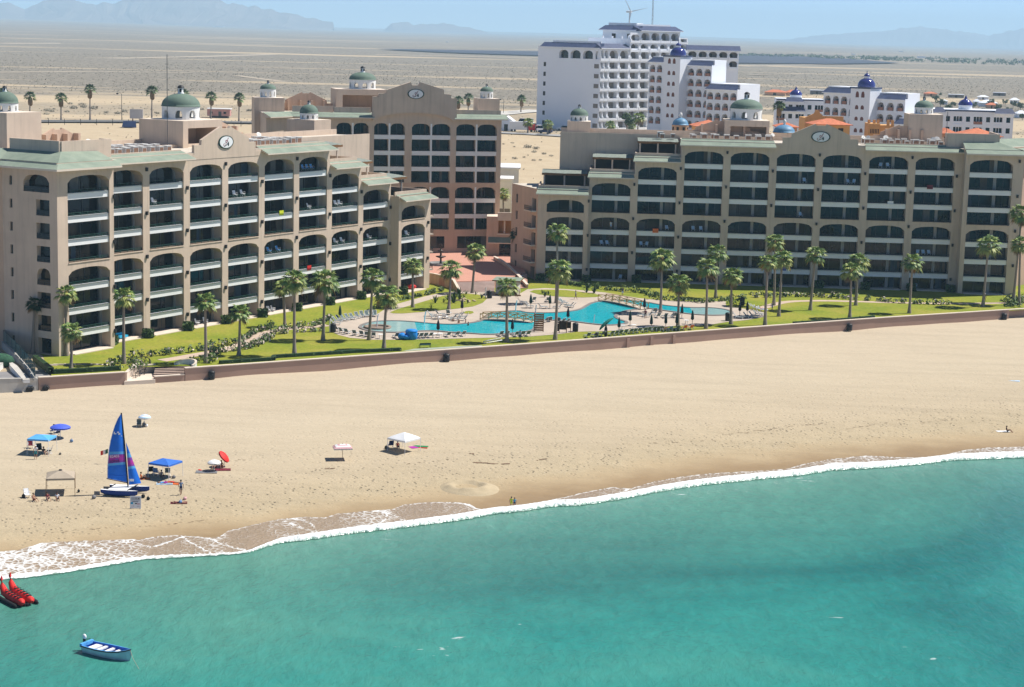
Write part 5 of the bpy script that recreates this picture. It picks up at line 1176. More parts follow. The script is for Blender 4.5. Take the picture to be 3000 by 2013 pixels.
def crown_mesh(seed, nfr=38, dark=False, skirt=.6):
    r_ = random.Random(seed); g = MB()
    for i in range(nfr):
        t = i/nfr; el = R(80-130*t**.9)+r_.uniform(-.12, .12); az = i*2.39996+r_.uniform(-.25, .25)
        m = 0 if t < .55 else (0 if r_.random() < .45 else 1)
        if t > .9: m = 2
        frond(g, az, el, r_.uniform(1.75, 2.25)*(.8 if t < .12 else 1), m, r_)
    g.lathe([(.16, -.75*skirt-.2), (.32, -.6*skirt), (.36, -.3*skirt), (.26, -.02), (.05, .3)], (0, 0, 0), 9, 2)
    me = g.build('crown', [M['frond_dk'] if dark else M['frond'], M['frond_dk'] if dark else M['frond_y'], M['skirt']]); return me
CROWNS = [crown_mesh(s) for s in (11, 23, 37, 51)]
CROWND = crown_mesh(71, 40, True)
def lollipop(seed):   # dry-skirted street palm
    r_ = random.Random(seed); g = MB()
    for i in range(30):
        t = i/30; frond(g, i*2.4+r_.uniform(-.2, .2), R(80-95*t)+r_.uniform(-.1, .1), r_.uniform(1.7, 2.1), 0 if t < .8 else 1, r_)
    g.lathe([(.25, -2.6), (.62, -2.2), (.68, -1.3), (.5, -.4), (.2, 0)], (0, 0, 0), 9, 2)
    return g.build('crown', [M['frond_dk'], M['frond'], M['skirt']])
CROWNS2 = [lollipop(s) for s in (5, 6)]
def trunk_mesh(bx, by, r0, r1):
    g = MB(); pts, rs = [], []
    for i in range(9):
        t = i/8; pts.append((bx*t*t, by*t*t, t)); rs.append(r0*(1.55 if i == 0 else 1.12 if i == 1 else 1)*(1-t)+r1*t)
    rows = [[(p[0]+r*math.cos(2*math.pi*j/8), p[1]+r*math.sin(2*math.pi*j/8), p[2]) for j in range(8)] for p, r in zip(pts, rs)]
    g.grid(rows, 0, True, True); return g.build('trunk', M['trunk'])
TRUNKS = [(trunk_mesh(.0, .1, .27, .17), 0, .1), (trunk_mesh(.25, 0, .27, .17), .25, 0), (trunk_mesh(-.2, .1, .26, .16), -.2, .1)]
TRUNKS2 = [(trunk_mesh(.1, .0, .34, .2), .1, 0)]
for o in CROWNS+CROWNS2+[CROWND]+[t[0] for t in TRUNKS+TRUNKS2]: COL.objects.unlink(o)
def palm(base, top_z, label, group, crown=None, cs=1., trunks=None, name='palm_tree', topx=None):
    root = empty(name, base, 0, label, 'palm tree', group); tr, bx, by = rnd.choice(trunks or TRUNKS); h = max(1., top_z-base.z)
    dx = bx if topx is None else topx-base.x; sx_ = 1.
    t = bpy.data.objects.new('trunk', tr.data); COL.objects.link(t); setpar(t, root); t.scale = (1, 1, h)
    if topx is not None and abs(bx) > 1e-6 and False: pass
    c = bpy.data.objects.new('crown', (crown or rnd.choice(CROWNS)).data); COL.objects.link(c); setpar(c, root); c.location = (bx, by, h); c.rotation_euler = (rnd.uniform(-.07, .07), rnd.uniform(-.07, .07), rnd.uniform(0, 6.28)); c.scale = (cs,)*3
    if topx is not None:   # lean the whole palm towards its crown
        root.rotation_euler = (0, math.atan2(topx-base.x-bx, h), 0)
    return root
k_ = 1.28370
PALMS = [  # base x,y ; crown centre x,y in the 2337-wide view; crown radius; label
 (162, 845, 163, 755, 27, 'short fan palm on the lawn by the left corner, in front of a taller palm'),
 (152, 812, 151, 668, 27, 'tall fan palm against the sunlit left corner pillar, behind a short palm'),
 (283, 830, 283, 676, 29, 'fan palm rising from the shrub bed just left of the beach steps'),
 (470, 828, 468, 688, 27, 'fan palm just right of the curved beach steps'),
 (545, 811, 547, 713, 26, 'short fan palm with a pale ring at its foot, beside the winding path'),
 (650, 746, 646, 655, 24, 'smaller fan palm close against the left block, behind a taller palm'),
 (672, 811, 673, 638, 32, 'tall fan palm on the lower lawn between wall and winding path'),
 (737, 776, 741, 640, 34, 'thick trunked fan palm at the left end of the pool lounger rows'),
 (842, 776, 850, 633, 31, 'fan palm at the round spa end of the pool'),
 (876, 797, 883, 672, 32, 'fan palm on the lawn nearest the wall, in front of the round spa'),
 (942, 702, 943, 606, 24, 'fan palm beside the right end of the left block'),
 (1024, 706, 1029, 612, 27, 'fan palm behind the pool beside the agave bed'),
 (1078, 669, 1086, 572, 25, 'fan palm at the foot of the broad plaza steps'),
 (1157, 781, 1158, 653, 27, 'fan palm by the left end of the near footbridge, beside the lawn man'),
 (1267, 775, 1275, 614, 32, 'tall fan palm in front of the pool by the brown notice boards'),
 (1270, 692, 1273, 528, 26, 'very tall slim palm in the oval lawn island by the right block'),
 (1507, 714, 1511, 589, 32, 'broad crowned fan palm by the loungers right of the far footbridge'),
 (1547, 745, 1549, 645, 29, 'fan palm standing behind the orange towelled loungers'),
 (1611, 750, 1614, 609, 28, 'fan palm on the deck edge with a taller palm behind its crown'),
 (1633, 680, 1637, 576, 25, 'palm in the hedge whose crown shows above a nearer palm'),
 (1668, 740, 1671, 628, 26, 'fan palm beside the green bin at the right end of the pool'),
 (1746, 742, 1753, 597, 23, 'front left palm of the close trio on the right lawn'),
 (1777, 722, 1785, 590, 26, 'front right palm of the close trio on the right lawn'),
 (1766, 697, 1769, 551, 24, 'tallest rear palm of the close trio on the right lawn'),
 (1849, 708, 1861, 580, 25, 'slightly leaning fan palm just right of the close trio'),
 (1939, 726, 1943, 617, 26, 'front palm of the overlapping pair on the right lawn'),
 (1953, 697, 1960, 596, 26, 'rear palm of the overlapping pair on the right lawn'),
 (2075, 715, 2083, 597, 25, 'lone fan palm between the overlapping pair and the leaning palm'),
 (2243, 700, 2256, 559, 30, 'leaning fan palm beside the beach path at the far right'),
 (2326, 696, 2329, 557, 25, 'fan palm at the right edge, lower of two crowns'),
 (2312, 690, 2332, 487, 29, 'tallest palm at the right edge, crown against the corner pillar')]
for bx, by, cx, cy, cr, lab in PALMS:
    b = P(bx*k_, by*k_, 0.0); ct = PY(cx*k_, cy*k_, b.y)
    cs = cr*k_*b.y/CF/2.0
    palm(b, ct.z, lab, 'fan palms in the hotel gardens', cs=cs*1.04, topx=ct.x)
b = P(95, 1036, 0); ct = PY(101, 889, b.y); palm(b, ct.z, 'small dark palm in the shade of the left end wall', 'fan palms in the hotel gardens', CROWND, .75, topx=ct.x)
b = P(1515, 797, 0); ct = PY(1516, 683, b.y); palm(b, ct.z, 'dark palm in the shade against the left end wall of the right block', 'fan palms in the hotel gardens', CROWND, .95, topx=ct.x)
b = Vector((-2.2, 436, 1.4)); ct = PY(1473, 566, 436); palm(b, ct.z, 'palm showing between the middle and right blocks above the link building', 'fan palms in the hotel gardens', None, .9, topx=ct.x)
# street palms far behind
for i, (px, yb, yc, lab) in enumerate(((88, 352, 283, 'street palm with dry skirt, nearest the left dome'), (179, 354, 287, 'second street palm from the left dome'), (264, 355, 262, 'tall street palm, third from the left dome'), (445, 356, 266, 'street palm between the lamp post and the big left dome'), (537, 357, 276, 'street palm hidden behind the big left dome, only its crown showing'), (618, 357, 283, 'street palm in front of the pink mobile home'), (700, 356, 287, 'street palm just right of the pink mobile home'), (10, 352, 273, 'street palm cut by the left edge, behind the domed tower'), (1371, 345, 287, 'dry skirted palm behind the middle block'), (1341, 352, 295, 'palm crown peeking over the middle block roof'), (1526, 331, 291, 'slim palm in the sand beyond the white parked vehicles'), (2279, 330, 318, 'dark palm right of the big green dome'))):
    b = PG(px, yb); ct = PY(px, yc, b.y)
    if px > 2200: b = Vector((PY(2282, 318, 600).x, 600, 4.)); ct = PY(2282, 312, 600)
    palm(b, ct.z, lab, 'palms along the back street', CROWNS2[i % 2], 1.5 if b.y > 700 else 1.2, TRUNKS2, 'street_palm')
for px, yb, yc, sc_, lab in ((1546, 392, 357, .95, 'palm by the road beside the red and white trailer'), (1604, 396, 363, 1.0, 'palm by the road in front of the blank white wall'), (1786, 395, 366, 1., 'short palm at the foot of the tallest white block'), (1850, 392, 371, .8, 'small palm right of the dark tree at the white block'), (1868, 390, 344, 1.2, 'tall palm right of the dark tree at the white block')):
    b = PG(px, yb); ct = PY(px, yc, b.y); palm(b, ct.z, lab, 'palms by the white hotel', rnd.choice(CROWNS), sc_*1.25, TRUNKS2)
# ================================================================ shrubs, hedges, trees
def leafcloud(g, c, rx, ry, rz, n, s, mats, r_, shell=.35):
    for _ in range(n):
        while True:
            q = Vector((r_.uniform(-1, 1), r_.uniform(-1, 1), r_.uniform(-1, 1)))
            if shell < q.length < 1: break
        p = Vector(c)+Vector((q.x*rx, q.y*ry, q.z*rz)); nn = (q+Vector((r_.uniform(-.8, .8), r_.uniform(-.8, .8), r_.uniform(-.2, 1.)))).normalized()
        a = nn.cross(Vector((r_.uniform(-1, 1), r_.uniform(-1, 1), .3))).normalized(); b = nn.cross(a); k = s*r_.uniform(.6, 1.3)
        g.face([p-a*k*.5, p-b*k*.3, p+a*k*.6, p+b*k*.3], r_.choice(mats))
def hedge_line(name, label, pts, w_, h, mats, matl, dens=9, leaf=.5, z=0., px=True, blobs=True, cat='hedge', clip=False):
    q = [P(x, y, z) if px else Vector((x, y, z)) for x, y in pts]; r_ = random.Random(len(label)*7+len(pts)); g = MB()
    root = q[0].copy()
    for a, b in zip(q, q[1:]):
        d = b-a; n = max(1, int(d.length/ (1.0 if blobs else .8)))
        for i in range(n):
            c = a+d*((i+r_.random())/n)-root; hh = h*r_.uniform(.65, 1.15) if not clip else h
            if clip:
                leafcloud(g, (c.x, c.y, hh*.5), w_*.55, w_*.55, hh*.55, dens, leaf, mats, r_, .7)
            else: leafcloud(g, (c.x+r_.uniform(-.2, .2), c.y+r_.uniform(-.2, .2), hh*.45), w_*r_.uniform(.4, .62), w_*r_.uniform(.4, .62), hh*.55, dens, leaf, mats, r_)
        if clip:
            dd = d.normalized(); nn = Vector((-dd.y, dd.x, 0))*w_*.42; a0, b0 = a-root, b-root
            g.grid([[a0-nn, b0-nn], [a0-nn+Vector((0, 0, h*.9)), b0-nn+Vector((0, 0, h*.9))], [a0+nn+Vector((0, 0, h*.9)), b0+nn+Vector((0, 0, h*.9))], [a0+nn, b0+nn]], mats[0], False)
    o = g.build(name, matl); o.location = root; return tag(o, label, cat)
LM = [M['leaf'], M['leaf_lt'], M['leaf_dk'], M['flower'], M['leaf_dry']]
z2 = lambda l: [(.3424*x, 650+.3424*y) for x, y in l]
z4 = lambda l: [(700+.3424*x, 650+.3424*y) for x, y in l]
z8 = lambda l: [(2200+.3424*x, 500+.3424*y) for x, y in l]
hedge_line('shrub_hedge', 'leafy shrub row above the path, from the beach steps to the winding bend', z2([(1120, 1160), (1300, 1150), (1500, 1130), (1700, 1105), (1850, 1075), (2000, 1050), (2090, 1020), (2130, 985), (2200, 950), (2290, 920), (2337, 900)]), 1.3, 1.3, [0, 0, 1, 2, 2, 3], LM, 30, .5)
hedge_line('shrub_hedge', 'pale flowering shrub row below the winding path', z2([(1810, 1130), (1900, 1115), (2000, 1105), (2100, 1090), (2200, 1060), (2280, 1020), (2330, 985)]), 1.3, 1.2, [0, 0, 1, 2, 3, 3], LM, 30, .5)
hedge_line('shrub_hedge', 'shrub row along the path between the winding bend and the pool loungers', z4([(240, 925), (330, 935), (420, 915), (520, 905), (620, 895), (700, 875), (740, 850), (800, 830)]), 1.5, 1.3, [0, 0, 1, 2, 3], LM, 30, .5)
hedge_line('shrub_hedge', 'pale flowering shrub row below the path, left of the pool loungers', z4([(15, 1080), (90, 1065), (180, 1035), (240, 990), (300, 965), (400, 955), (520, 945), (640, 940), (750, 930)]), 1.4, 1.1, [0, 1, 2, 3, 3], LM, 30, .5)
hedge_line('shrub_hedge', 'shrub row from the left block to the agave bed, behind the left loungers', z4([(1130, 770), (1200, 725), (1300, 695), (1400, 670), (1500, 650), (1600, 625), (1700, 600), (1770, 590)]), 1.1, 1.0, [0, 0, 1, 2], LM, 24, .5)
hedge_line('shrub_hedge', 'long dark hedge in the shade along the foot of the right block', [(1620+.3424*x, 815+.3424*y) for x, y in [(0, 45), (150, 60), (300, 80), (450, 100), (600, 115), (750, 125), (850, 150), (920, 165)]], 1.6, 1.3, [0, 0, 2, 1], LM, 30, .55)
hedge_line('shrub_hedge', 'sunlit hedge between pool deck and upper lawn, right of the far footbridge', [(1895, 876), (1950, 880), (2010, 884), (2050, 888), (2100, 884), (2140, 880), (2190, 876)], 1.5, 1.3, [0, 0, 1, 2], LM, 30, .5)
hedge_line('shrub_hedge', 'clipped dark hedge block beside the right end of the pool', [(2128, 888), (2150, 892), (2180, 896)], 1.8, 1.3, [0, 2, 2], LM, 26, .4)
hedge_line('shrub_hedge', 'long sunlit hedge above the path across the right lawn', z8([(0, 1085), (150, 1085), (300, 1080), (500, 1080), (700, 1090), (900, 1105), (1100, 1120), (1300, 1135), (1500, 1145), (1720, 1150)]), 1.4, 1.25, [0, 0, 1, 2, 3], LM, 30, .5)
hedge_line('shrub_hedge', 'low hedge between lawn and path along the right block', z8([(-20, 1060), (150, 1065), (330, 1072), (500, 1072), (700, 1080), (880, 1092)]), 1.0, .9, [0, 1, 2], LM, 20, .45)
hedge_line('shrub_bed', 'grey green shrub bed around the stairs at the right edge of the lawn', z8([(2160, 1135), (2230, 1120), (2300, 1135), (2337, 1120), (2200, 1165), (2300, 1170)]), 2.4, 1.6, [0, 1, 0, 2], LM, 40, .45, cat='shrubs')
hedge_line('shrub_bed', 'flowering shrub bed around a palm foot left of the beach steps', z2([(925, 1250), (980, 1215), (1060, 1200), (1150, 1210), (1200, 1240), (1160, 1265), (1050, 1270), (960, 1265)]), 2.0, 1.4, [0, 0, 2, 3, 1], LM, 34, .45, cat='shrubs')
hedge_line('shrub_bed', 'flowering shrub clump around a palm foot right of the beach steps', z2([(1640, 1210), (1700, 1190), (1790, 1180), (1840, 1200), (1780, 1215)]), 1.8, 1.2, [0, 0, 2, 3, 1], LM, 34, .45, cat='shrubs')
hedge_line('shrub_bed', 'spiky green shrub clump at the bend of the winding path', z2([(1800, 1130), (1840, 1140), (1880, 1120)]), 1.8, 1.6, [0, 2, 1], LM, 36, .5, cat='shrubs')
hedge_line('clipped_hedge', 'low clipped dark hedge behind the left end of the beach wall', z2([(455, 1300), (700, 1288), (1030, 1268)]), .9, .7, [2, 0, 2], LM, 14, .35, clip=True)
hedge_line('clipped_hedge', 'low clipped hedge running back from the wall beside the ramp fence', z2([(440, 1300), (390, 1260), (300, 1190)]), .9, 1.0, [2, 0, 0], LM, 14, .35, clip=True)
hedge_line('clipped_hedge', 'thin dark hedge behind the beach wall, right of the beach steps', z2([(1880, 1215), (2100, 1200), (2337, 1185)])+z4([(300, 1165), (700, 1140), (1000, 1120), (1385, 1103)]), .8, .55, [2, 0, 2], LM, 12, .35, clip=True)
hedge_line('clipped_hedge', 'thin dark hedge behind the beach wall on the right lawn', z8([(365, 1312), (600, 1296), (850, 1276), (1050, 1258)]), .8, .45, [2, 0, 2], LM, 12, .35, clip=True)
def cube_bush(c, s, label):
    r_ = random.Random(int(c.x*10)); g = MB(); g.box(-s*.42, s*.42, -s*.42, s*.42, 0, s*.78, 2)
    for _ in range(150):
        f = r_.randrange(5); a, b = r_.uniform(-.5, .5)*s, r_.uniform(-.5, .5)*s
        p = [(s*.5, a, b+s*.42), (-s*.5, a, b+s*.42), (a, s*.5, b+s*.42), (a, -s*.5, b+s*.42), (a, b, s*.86)][f]; p = Vector(p)
        u = Vector((r_.uniform(-1, 1), r_.uniform(-1, 1), r_.uniform(-1, 1))).normalized()*.28; v = u.cross(Vector((r_.uniform(-1, 1), r_.uniform(-1, 1), r_.uniform(-1, 1)))).normalized()*.18
        g.face([p-u, p-v, p+u, p+v], r_.choice([0, 0, 2]))
    o = g.build('cube_bush', LM); o.location = c; return tag(o, label, 'bush', 'clipped cube bushes at the pillar feet')
for i, (u, w_) in enumerate(((13.2, 1.2), (21.5, 1.2), (31.3, 1.2), (41.1, 1.2), (50.9, 1.2), (60.7, 1.2), (70.5, 1.2), (80.3, 1.2), (91., 3.4))):
    s = rootA; q = MA @ Vector((XA(u+.2), -w_, 0)); cube_bush(q, 1.55, 'clipped cube shaped bush at the foot of a sunlit pillar of the left block')
for i, u in enumerate((13.2, 21.5, 31.3, 41.1, 50.9, 60.7, 70.5, 80.3, 91., 101)):
    q = MBt @ Vector((XB(u+.2), -1.3-(2.2 if u > 90 else 0), 0)); cube_bush(q, 1.6, 'dark clipped cube bush at the foot of a shaded pillar of the right block')
# agaves and small plants in the island bed
def agave(c, h, n, label, mats=None):
    r_ = random.Random(int(c.x*31)); g = MB()
    for i in range(n):
        a = i*2.4; e = R(r_.uniform(35, 85)); d = Vector((math.cos(a)*math.cos(e), math.sin(a)*math.cos(e), math.sin(e))); s = d.cross(Vector((0, 0, 1))).normalized()*h*.07
        g.face([-s, s, d*h*.6+s*.8, d*h, d*h*.6-s*.8], 0 if i % 3 else 1)
    o = g.build('agave_plant', mats or [M['leaf_dk'], M['leaf']]); o.location = c; return tag(o, label, 'plant', 'spiky plants in the lawn island')
zI = lambda x, y: P(1250+.13265*x, 730+.13265*y, .06)
for x, y, h, n in ((595, 1190, 2.4, 16), (190, 1190, 1.7, 12), (705, 1040, 2.0, 12), (725, 1130, 1.6, 12), (870, 1000, 1.0, 9), (460, 1120, 1.2, 10), (1080, 1010, .9, 9), (1215, 1090, 1.2, 10), (905, 1200, .9, 9), (100, 1310, 1.0, 9), (375, 1180, .9, 9), (820, 1080, .9, 9)):
    agave(zI(x, y), h, n, 'spiky agave in the lawn island below the plaza steps')
for x, y, h in ((300, 280, 1.4), (330, 262, 1.0), (680, 240, 1.6), (750, 245, 1.9), (275, 250, .9)):
    agave(P(1500+.3209*x, 780+.3209*y, .06), h, 14, 'spiky plant around the oval lawn island by the right block')
g = MB()
for k in range(26):
    a = rnd.uniform(0, 6.28); rr_ = rnd.uniform(.2, 1); c = zI(840, 1130)+Vector((2.4*rr_*math.cos(a), 3.0*rr_*math.sin(a), 0))-zI(840, 1130); g.ell((c.x, c.y, .08), .3, .3, .16, 0, 6, 4)
o = g.build('rock_garden', mat('pale_rock', (.42, .33, .22), .95, .2, 1)); o.location = zI(840, 1130); tag(o, kind='stuff')
# stepping stones by the left corner lawn, pale rings at palm feet
g = MB(); st_ = z2([(400, 1227), (450, 1225), (495, 1222), (540, 1221), (585, 1219), (640, 1218), (690, 1217), (735, 1216), (780, 1218), (830, 1220), (885, 1222)])
for i, (x, y) in enumerate(st_):
    p = P(x, y, .03); g = MB(); g.box(-.75, .75, -.45, .45, 0, .05); o = g.build('stepping_stone', M['cap']); o.location = p; tag(o, 'pale stepping stone in the row across the left corner lawn', 'stepping stone', 'stepping stones on the lawn')
# trees
def tree(name, base, h, r, label, group=None, seed=1, dark=True, n=520, leaf=.9):
    r_ = random.Random(seed); root = empty(name, base, 0, label, 'tree', group); g = MB(); g.tube([(0, 0, 0), (r_.uniform(-.2, .2), 0, h*.3), (r_.uniform(-.4, .4), r_.uniform(-.4, .4), h*.65)], .22*h/6, 6, 0, .1)
    for k in range(4):
        a = k*1.6+r_.random(); g.tube([(0, 0, h*.3), (math.cos(a)*r*.5, math.sin(a)*r*.5, h*.65)], .1*h/6, 5, 0, .04)
    g.build('trunk', M['trunk'], root); g = MB()
    for k in range(9):
        a = r_.uniform(0, 6.28); q = r_.uniform(.1, .75)*r; c = (math.cos(a)*q, math.sin(a)*q, h*r_.uniform(.42, .88)); s = r*r_.uniform(.3, .5)
        leafcloud(g, c, s, s, s*.8, n//9, leaf, [2, 2, 0] if dark else [0, 1, 2], r_, .2)
    g.build('crown', LM, root); return root
b = PG(1836, 396); tree('dense_tree', b, PY(1832, 325, b.y).z-b.z, 3.6, 'dark leafy tree at the foot of the tallest white block', seed=3, n=1100, leaf=.8)
tg = 'trees among the far right houses'
TP = [(2362, 318, 14), (2398, 312, 18), (2330, 305, 13), (2440, 305, 15), (2740, 292, 15), (2755, 306, 20), (2722, 315, 16), (2790, 308, 16), (2775, 322, 20), (2820, 304, 12), (2850, 312, 17), (2905, 306, 17), (2925, 318, 15), (2945, 300, 16), (2968, 308, 16), (2990, 316, 18), (2955, 328, 14), (2840, 330, 12), (2700, 326, 13), (2880, 322, 10), (2754, 275, 9), (2995, 345, 16)]
proto = None
for i, (x, y, hp) in enumerate(TP):
    b = PG(x, y+8); h = (hp*1.3)*b.y/CF
    lab = 'bushy dark tree among the small houses at the far right'
    if proto is None or i % 5 == 0: proto = tree('bushy_tree', b, 5, 3.0, lab, tg, 40+i, True, 360, .8); proto.scale = (h/5,)*3; ps = proto
    else: dup(ps, b, rnd.uniform(0, 6), lab, tg, h/5*rnd.uniform(.85, 1.15))
# far belt of trees, beyond counting
g = MB(); r_ = random.Random(9)
for k in range(620):
    px = r_.uniform(2100, 3080); t = (px-2100)/900; yb = 158+t*24+r_.uniform(-5, 5)*(.4+t); yb += 3*mnoise.noise(Vector((px*.01, 0, 0)))
    p = P(px, yb+2, 10); s = p.y/CF*r_.uniform(2.0, 5.0)
    if mnoise.noise(Vector((px*.02, 4, yb*.05))) < -.28: continue
    leafcloud(g, (p.x, p.y, 10+s*.6), s*1.6, s*1.2, s*.8, 14, s*1.1, [0, 0, 1], r_, .1)
tag(g.build('distant_trees', [M['leaf'], M['leaf_dk']]), kind='stuff')
# desert scrub: low tufts, thinning out, one object
g = MB(); r_ = random.Random(21)
def tuft(p, s, m):
    n = 7
    for k in range(n):
        a = 2*math.pi*k/n+r_.random(); d = Vector((math.cos(a), math.sin(a), r_.uniform(.35, 1.0)))*s*r_.uniform(.6, 1); e = Vector((-math.sin(a), math.cos(a), 0))*s*.45
        g.face([p+Vector((0, 0, -.02))-e*.6, p+e*.6, p+d+e*.5, p+d*1.05-e*.5+Vector((0, 0, s*.1))], m)
cnt = 0
while cnt < 15000:
    y = 560+ (r_.random()**1.6)*1900; x = r_.uniform(-.29, .29)*y; q = mnoise.noise(Vector((x*.009, y*.012, 0)))
    dens = .02 if y < 700 else .10 if y < 790 else .55 if y < 930 else .25 if y < 1080 else .9
    if r_.random() > dens*(1+.9*q): continue
    s = r_.uniform(.2, .58)*(1.15 if y > 1080 else .9); tuft(Vector((x, y, zfar(y)-.02)), s*(1.2 if y > 1500 else 1), r_.choice([0, 0, 1])); cnt += 1
tag(g.build('desert_scrub', [M['leaf_grey'], M['leaf_dry']]), kind='stuff')
# single bushes one can tell apart
bg_ = 'bushes on the sandy lots'
BL = [(1545, 433, 12, 'largest grey green bush on the sandy lot between middle and right blocks'), (1570, 437, 10, 'pale grey bush touching the largest bush on the central sandy lot'), (1565, 447, 8, 0), (1594, 452, 7, 0), (1615, 458, 6, 0), (1508, 466, 8, 0), (1564, 471, 6, 0), (1583, 470, 5, 0), (1507, 431, 4, 0), (1501, 420, 5, 0), (1536, 462, 5, 0), (1475, 423, 4, 0)]
for x, y, s, lab in BL:
    b = PG(x, y); r = s*b.y/CF*.9; g = MB(); r2 = random.Random(x); leafcloud(g, (0, 0, r*.4), r*1.3, r*1.1, r*.55, 90, r*.4, [0, 0, 1], r2, .3)
    o = g.build('desert_bush', [M['leaf_grey'], M['leaf_dry']]); o.location = b; tag(o, lab or 'small scrubby bush on the central sandy lot', 'bush', bg_)
for x, y, s in ((140, 322, 13), (152, 324, 9), (136, 332, 10), (158, 317, 6), (196, 325, 9), (215, 315, 14), (246, 312, 11), (275, 316, 15), (312, 328, 10), (345, 330, 11), (240, 305, 12), (365, 325, 12), (460, 330, 9), (205, 302, 9), (590, 318, 9), (730, 322, 10)):
    b = PG(x, y+4); r = s*b.y/CF*.75; g = MB(); r2 = random.Random(x); leafcloud(g, (0, 0, r*.4), r*1.35, r*1.1, r*.55, 90, r*.42, [0, 0, 1], r2, .3)
    o = g.build('desert_bush', [M['leaf_grey'], M['leaf_dry']]); o.location = b; tag(o, 'rounded grey bush on the sand beyond the back street palms', 'bush', bg_)
# ================================================================ beach wall, stair, ramp lot
def wpts(x0, x1, n=24): return [Vector((x0+(x1-x0)*i/n, wallY(x0+(x1-x0)*i/n), 0)) for i in range(n+1)]
xL = P(103, 1112, .3).x; xR = P(2953, 906, .3).x; xg = P(442, 1092, .35).x
curbwall('beach_wall', wpts(xL, nx0, 8), .45, -3.2, .22, M['wallpink'], M['cap'], 'short left length of the pink beach wall, between ramp and beach steps', 'wall', .13, .1)
xs2 = P(533, 1086, .3).x
curbwall('stair_wall', wpts(xg, xs2-.1, 4), .45, -3.2, -.75, M['wallpink'], M['cap'], 'lower pink wall piece in front of the beach steps', 'wall', .13, .1)
curbwall('beach_wall', wpts(xs2, xR, 40), .45, -3.2, .22, M['wallpink'], M['cap'], 'long pink beach wall with pale cap, right of the beach steps', 'wall', .13, .1)
curbwall('beach_wall', [Vector((x, wallY(x)+1.2, 0)) for x in (xR+.3, xR+8, xR+30)], .45, -3.2, .0, M['wallpink'], M['cap'], 'lower end piece of the pink beach wall at the right edge', 'wall', .13, .1)
for x, y in ((1840, 1017), (1909, 1012), (1975, 1008)):
    p = P(x, y-30, .2); g = MB(); yy = wallY(p.x)-.32; d = Matrix.Translation((p.x, yy, -1.5)) @ Matrix.Rotation(R(30), 4, 'Z'); g.box(-.28, .28, -.2, .2, -.9, 1.45, 0, d); tag(g.build('wall_buttress', M['wallpink']), 'short pink buttress post against the middle of the long beach wall', 'buttress', 'buttress posts on the beach wall')
# stair recess
g = MB(); n = 7
for k in range(n):
    t0, t1 = k/n, (k+1)/n
    pa0, pa1 = Vector((xg-.8, wallY(xg)+5.4)), Vector((nx1, wallY(nx1)+3.3)); pb0, pb1 = Vector((xg-.4, wallY(xg)+.8)), Vector((nx1, wallY(nx1)+.3))
    q = [pb0.lerp(pa0, 1-t1), pb1.lerp(pa1, 1-t1), pb1.lerp(pa1, 1-t0), pb0.lerp(pa0, 1-t0)]
    z = -.15*(k+1)+.02; g.prism([tuple(v) for v in q], -3, z, 1, 0)
tag(g.build('beach_steps', [mat('pink_step_tread', (.46, .34, .28), .9, .1), mat('dark_brown_riser', (.04, .025, .022), .9, .1)]), kind='structure')
g = MB(); g.prism([(nx0, wallY(nx0)-.5), (xg+.2, wallY(xg)-.5), (xg-.4, wallY(xg)+5.2), (nx0, wallY(nx0)+5.4)], -3.0, -1.05); tag(g.build('beach_landing', M['cap']), kind='structure')
curbwall('stair_cheek_wall', [Vector((nx0+.1, wallY(nx0)+.3, 0)), Vector((nx0+.1, wallY(nx0)+5.4, 0)), Vector((xg-1.0, wallY(xg)+5.8, 0))], .35, -3, [.1, .1, .1], M['cap'], M['cap'], 'pale cheek wall at the left of the beach steps', 'wall', .1, .06)
c0 = P(541, 1072, 0); q = [c0+Vector((1.7*math.cos(R(a)), 1.5*math.sin(R(a)), 0)) for a in range(-40, 161, 20)]
curbwall('stair_cheek_wall', q, .25, -.6, [.25+.55*math.sin(math.pi*i/(len(q)-1)) for i in range(len(q))], M['domewhite'], M['cap'], 'curved white wall at the right of the beach steps', 'wall', .08, .05)
def rail_fence(name, label, pts, h=1.05, posts=None, diag=True, m=None, cat='railing', zs=None):
    root = empty(name, pts[0], 0, label, cat); g = MB(); o = pts[0]
    for a, b in zip(pts, pts[1:]):
        a, b = a-o, b-o; up = Vector((0, 0, h)); g.tube([a+up, b+up], .06, 5); g.tube([a+up*.5, b+up*.5], .035, 4)
        if diag: g.tube([a+up, b+up*.12], .035, 4)
    g.build('rail', m or M['dark'], root)
    for p in pts: g = MB(); g.tube([p-o, p-o+Vector((0, 0, h+.05))], .06, 6); g.build('post', m or M['dark'], root)
    return root
rail_fence('handrail', 'black handrail with diagonals at the head of the beach steps', [P(415, 1060, 0), P(425, 1066, 0), P(437, 1070, -.3), P(442, 1078, -.7), P(441, 1088, -1.1)])
rail_fence('handrail', 'black handrail with diagonals at the foot of the beach steps, by the wall gap', [P(398, 1112, -1.25), P(410, 1106, -1.25), P(424, 1101, -1.25), P(434, 1092, -1.25)])
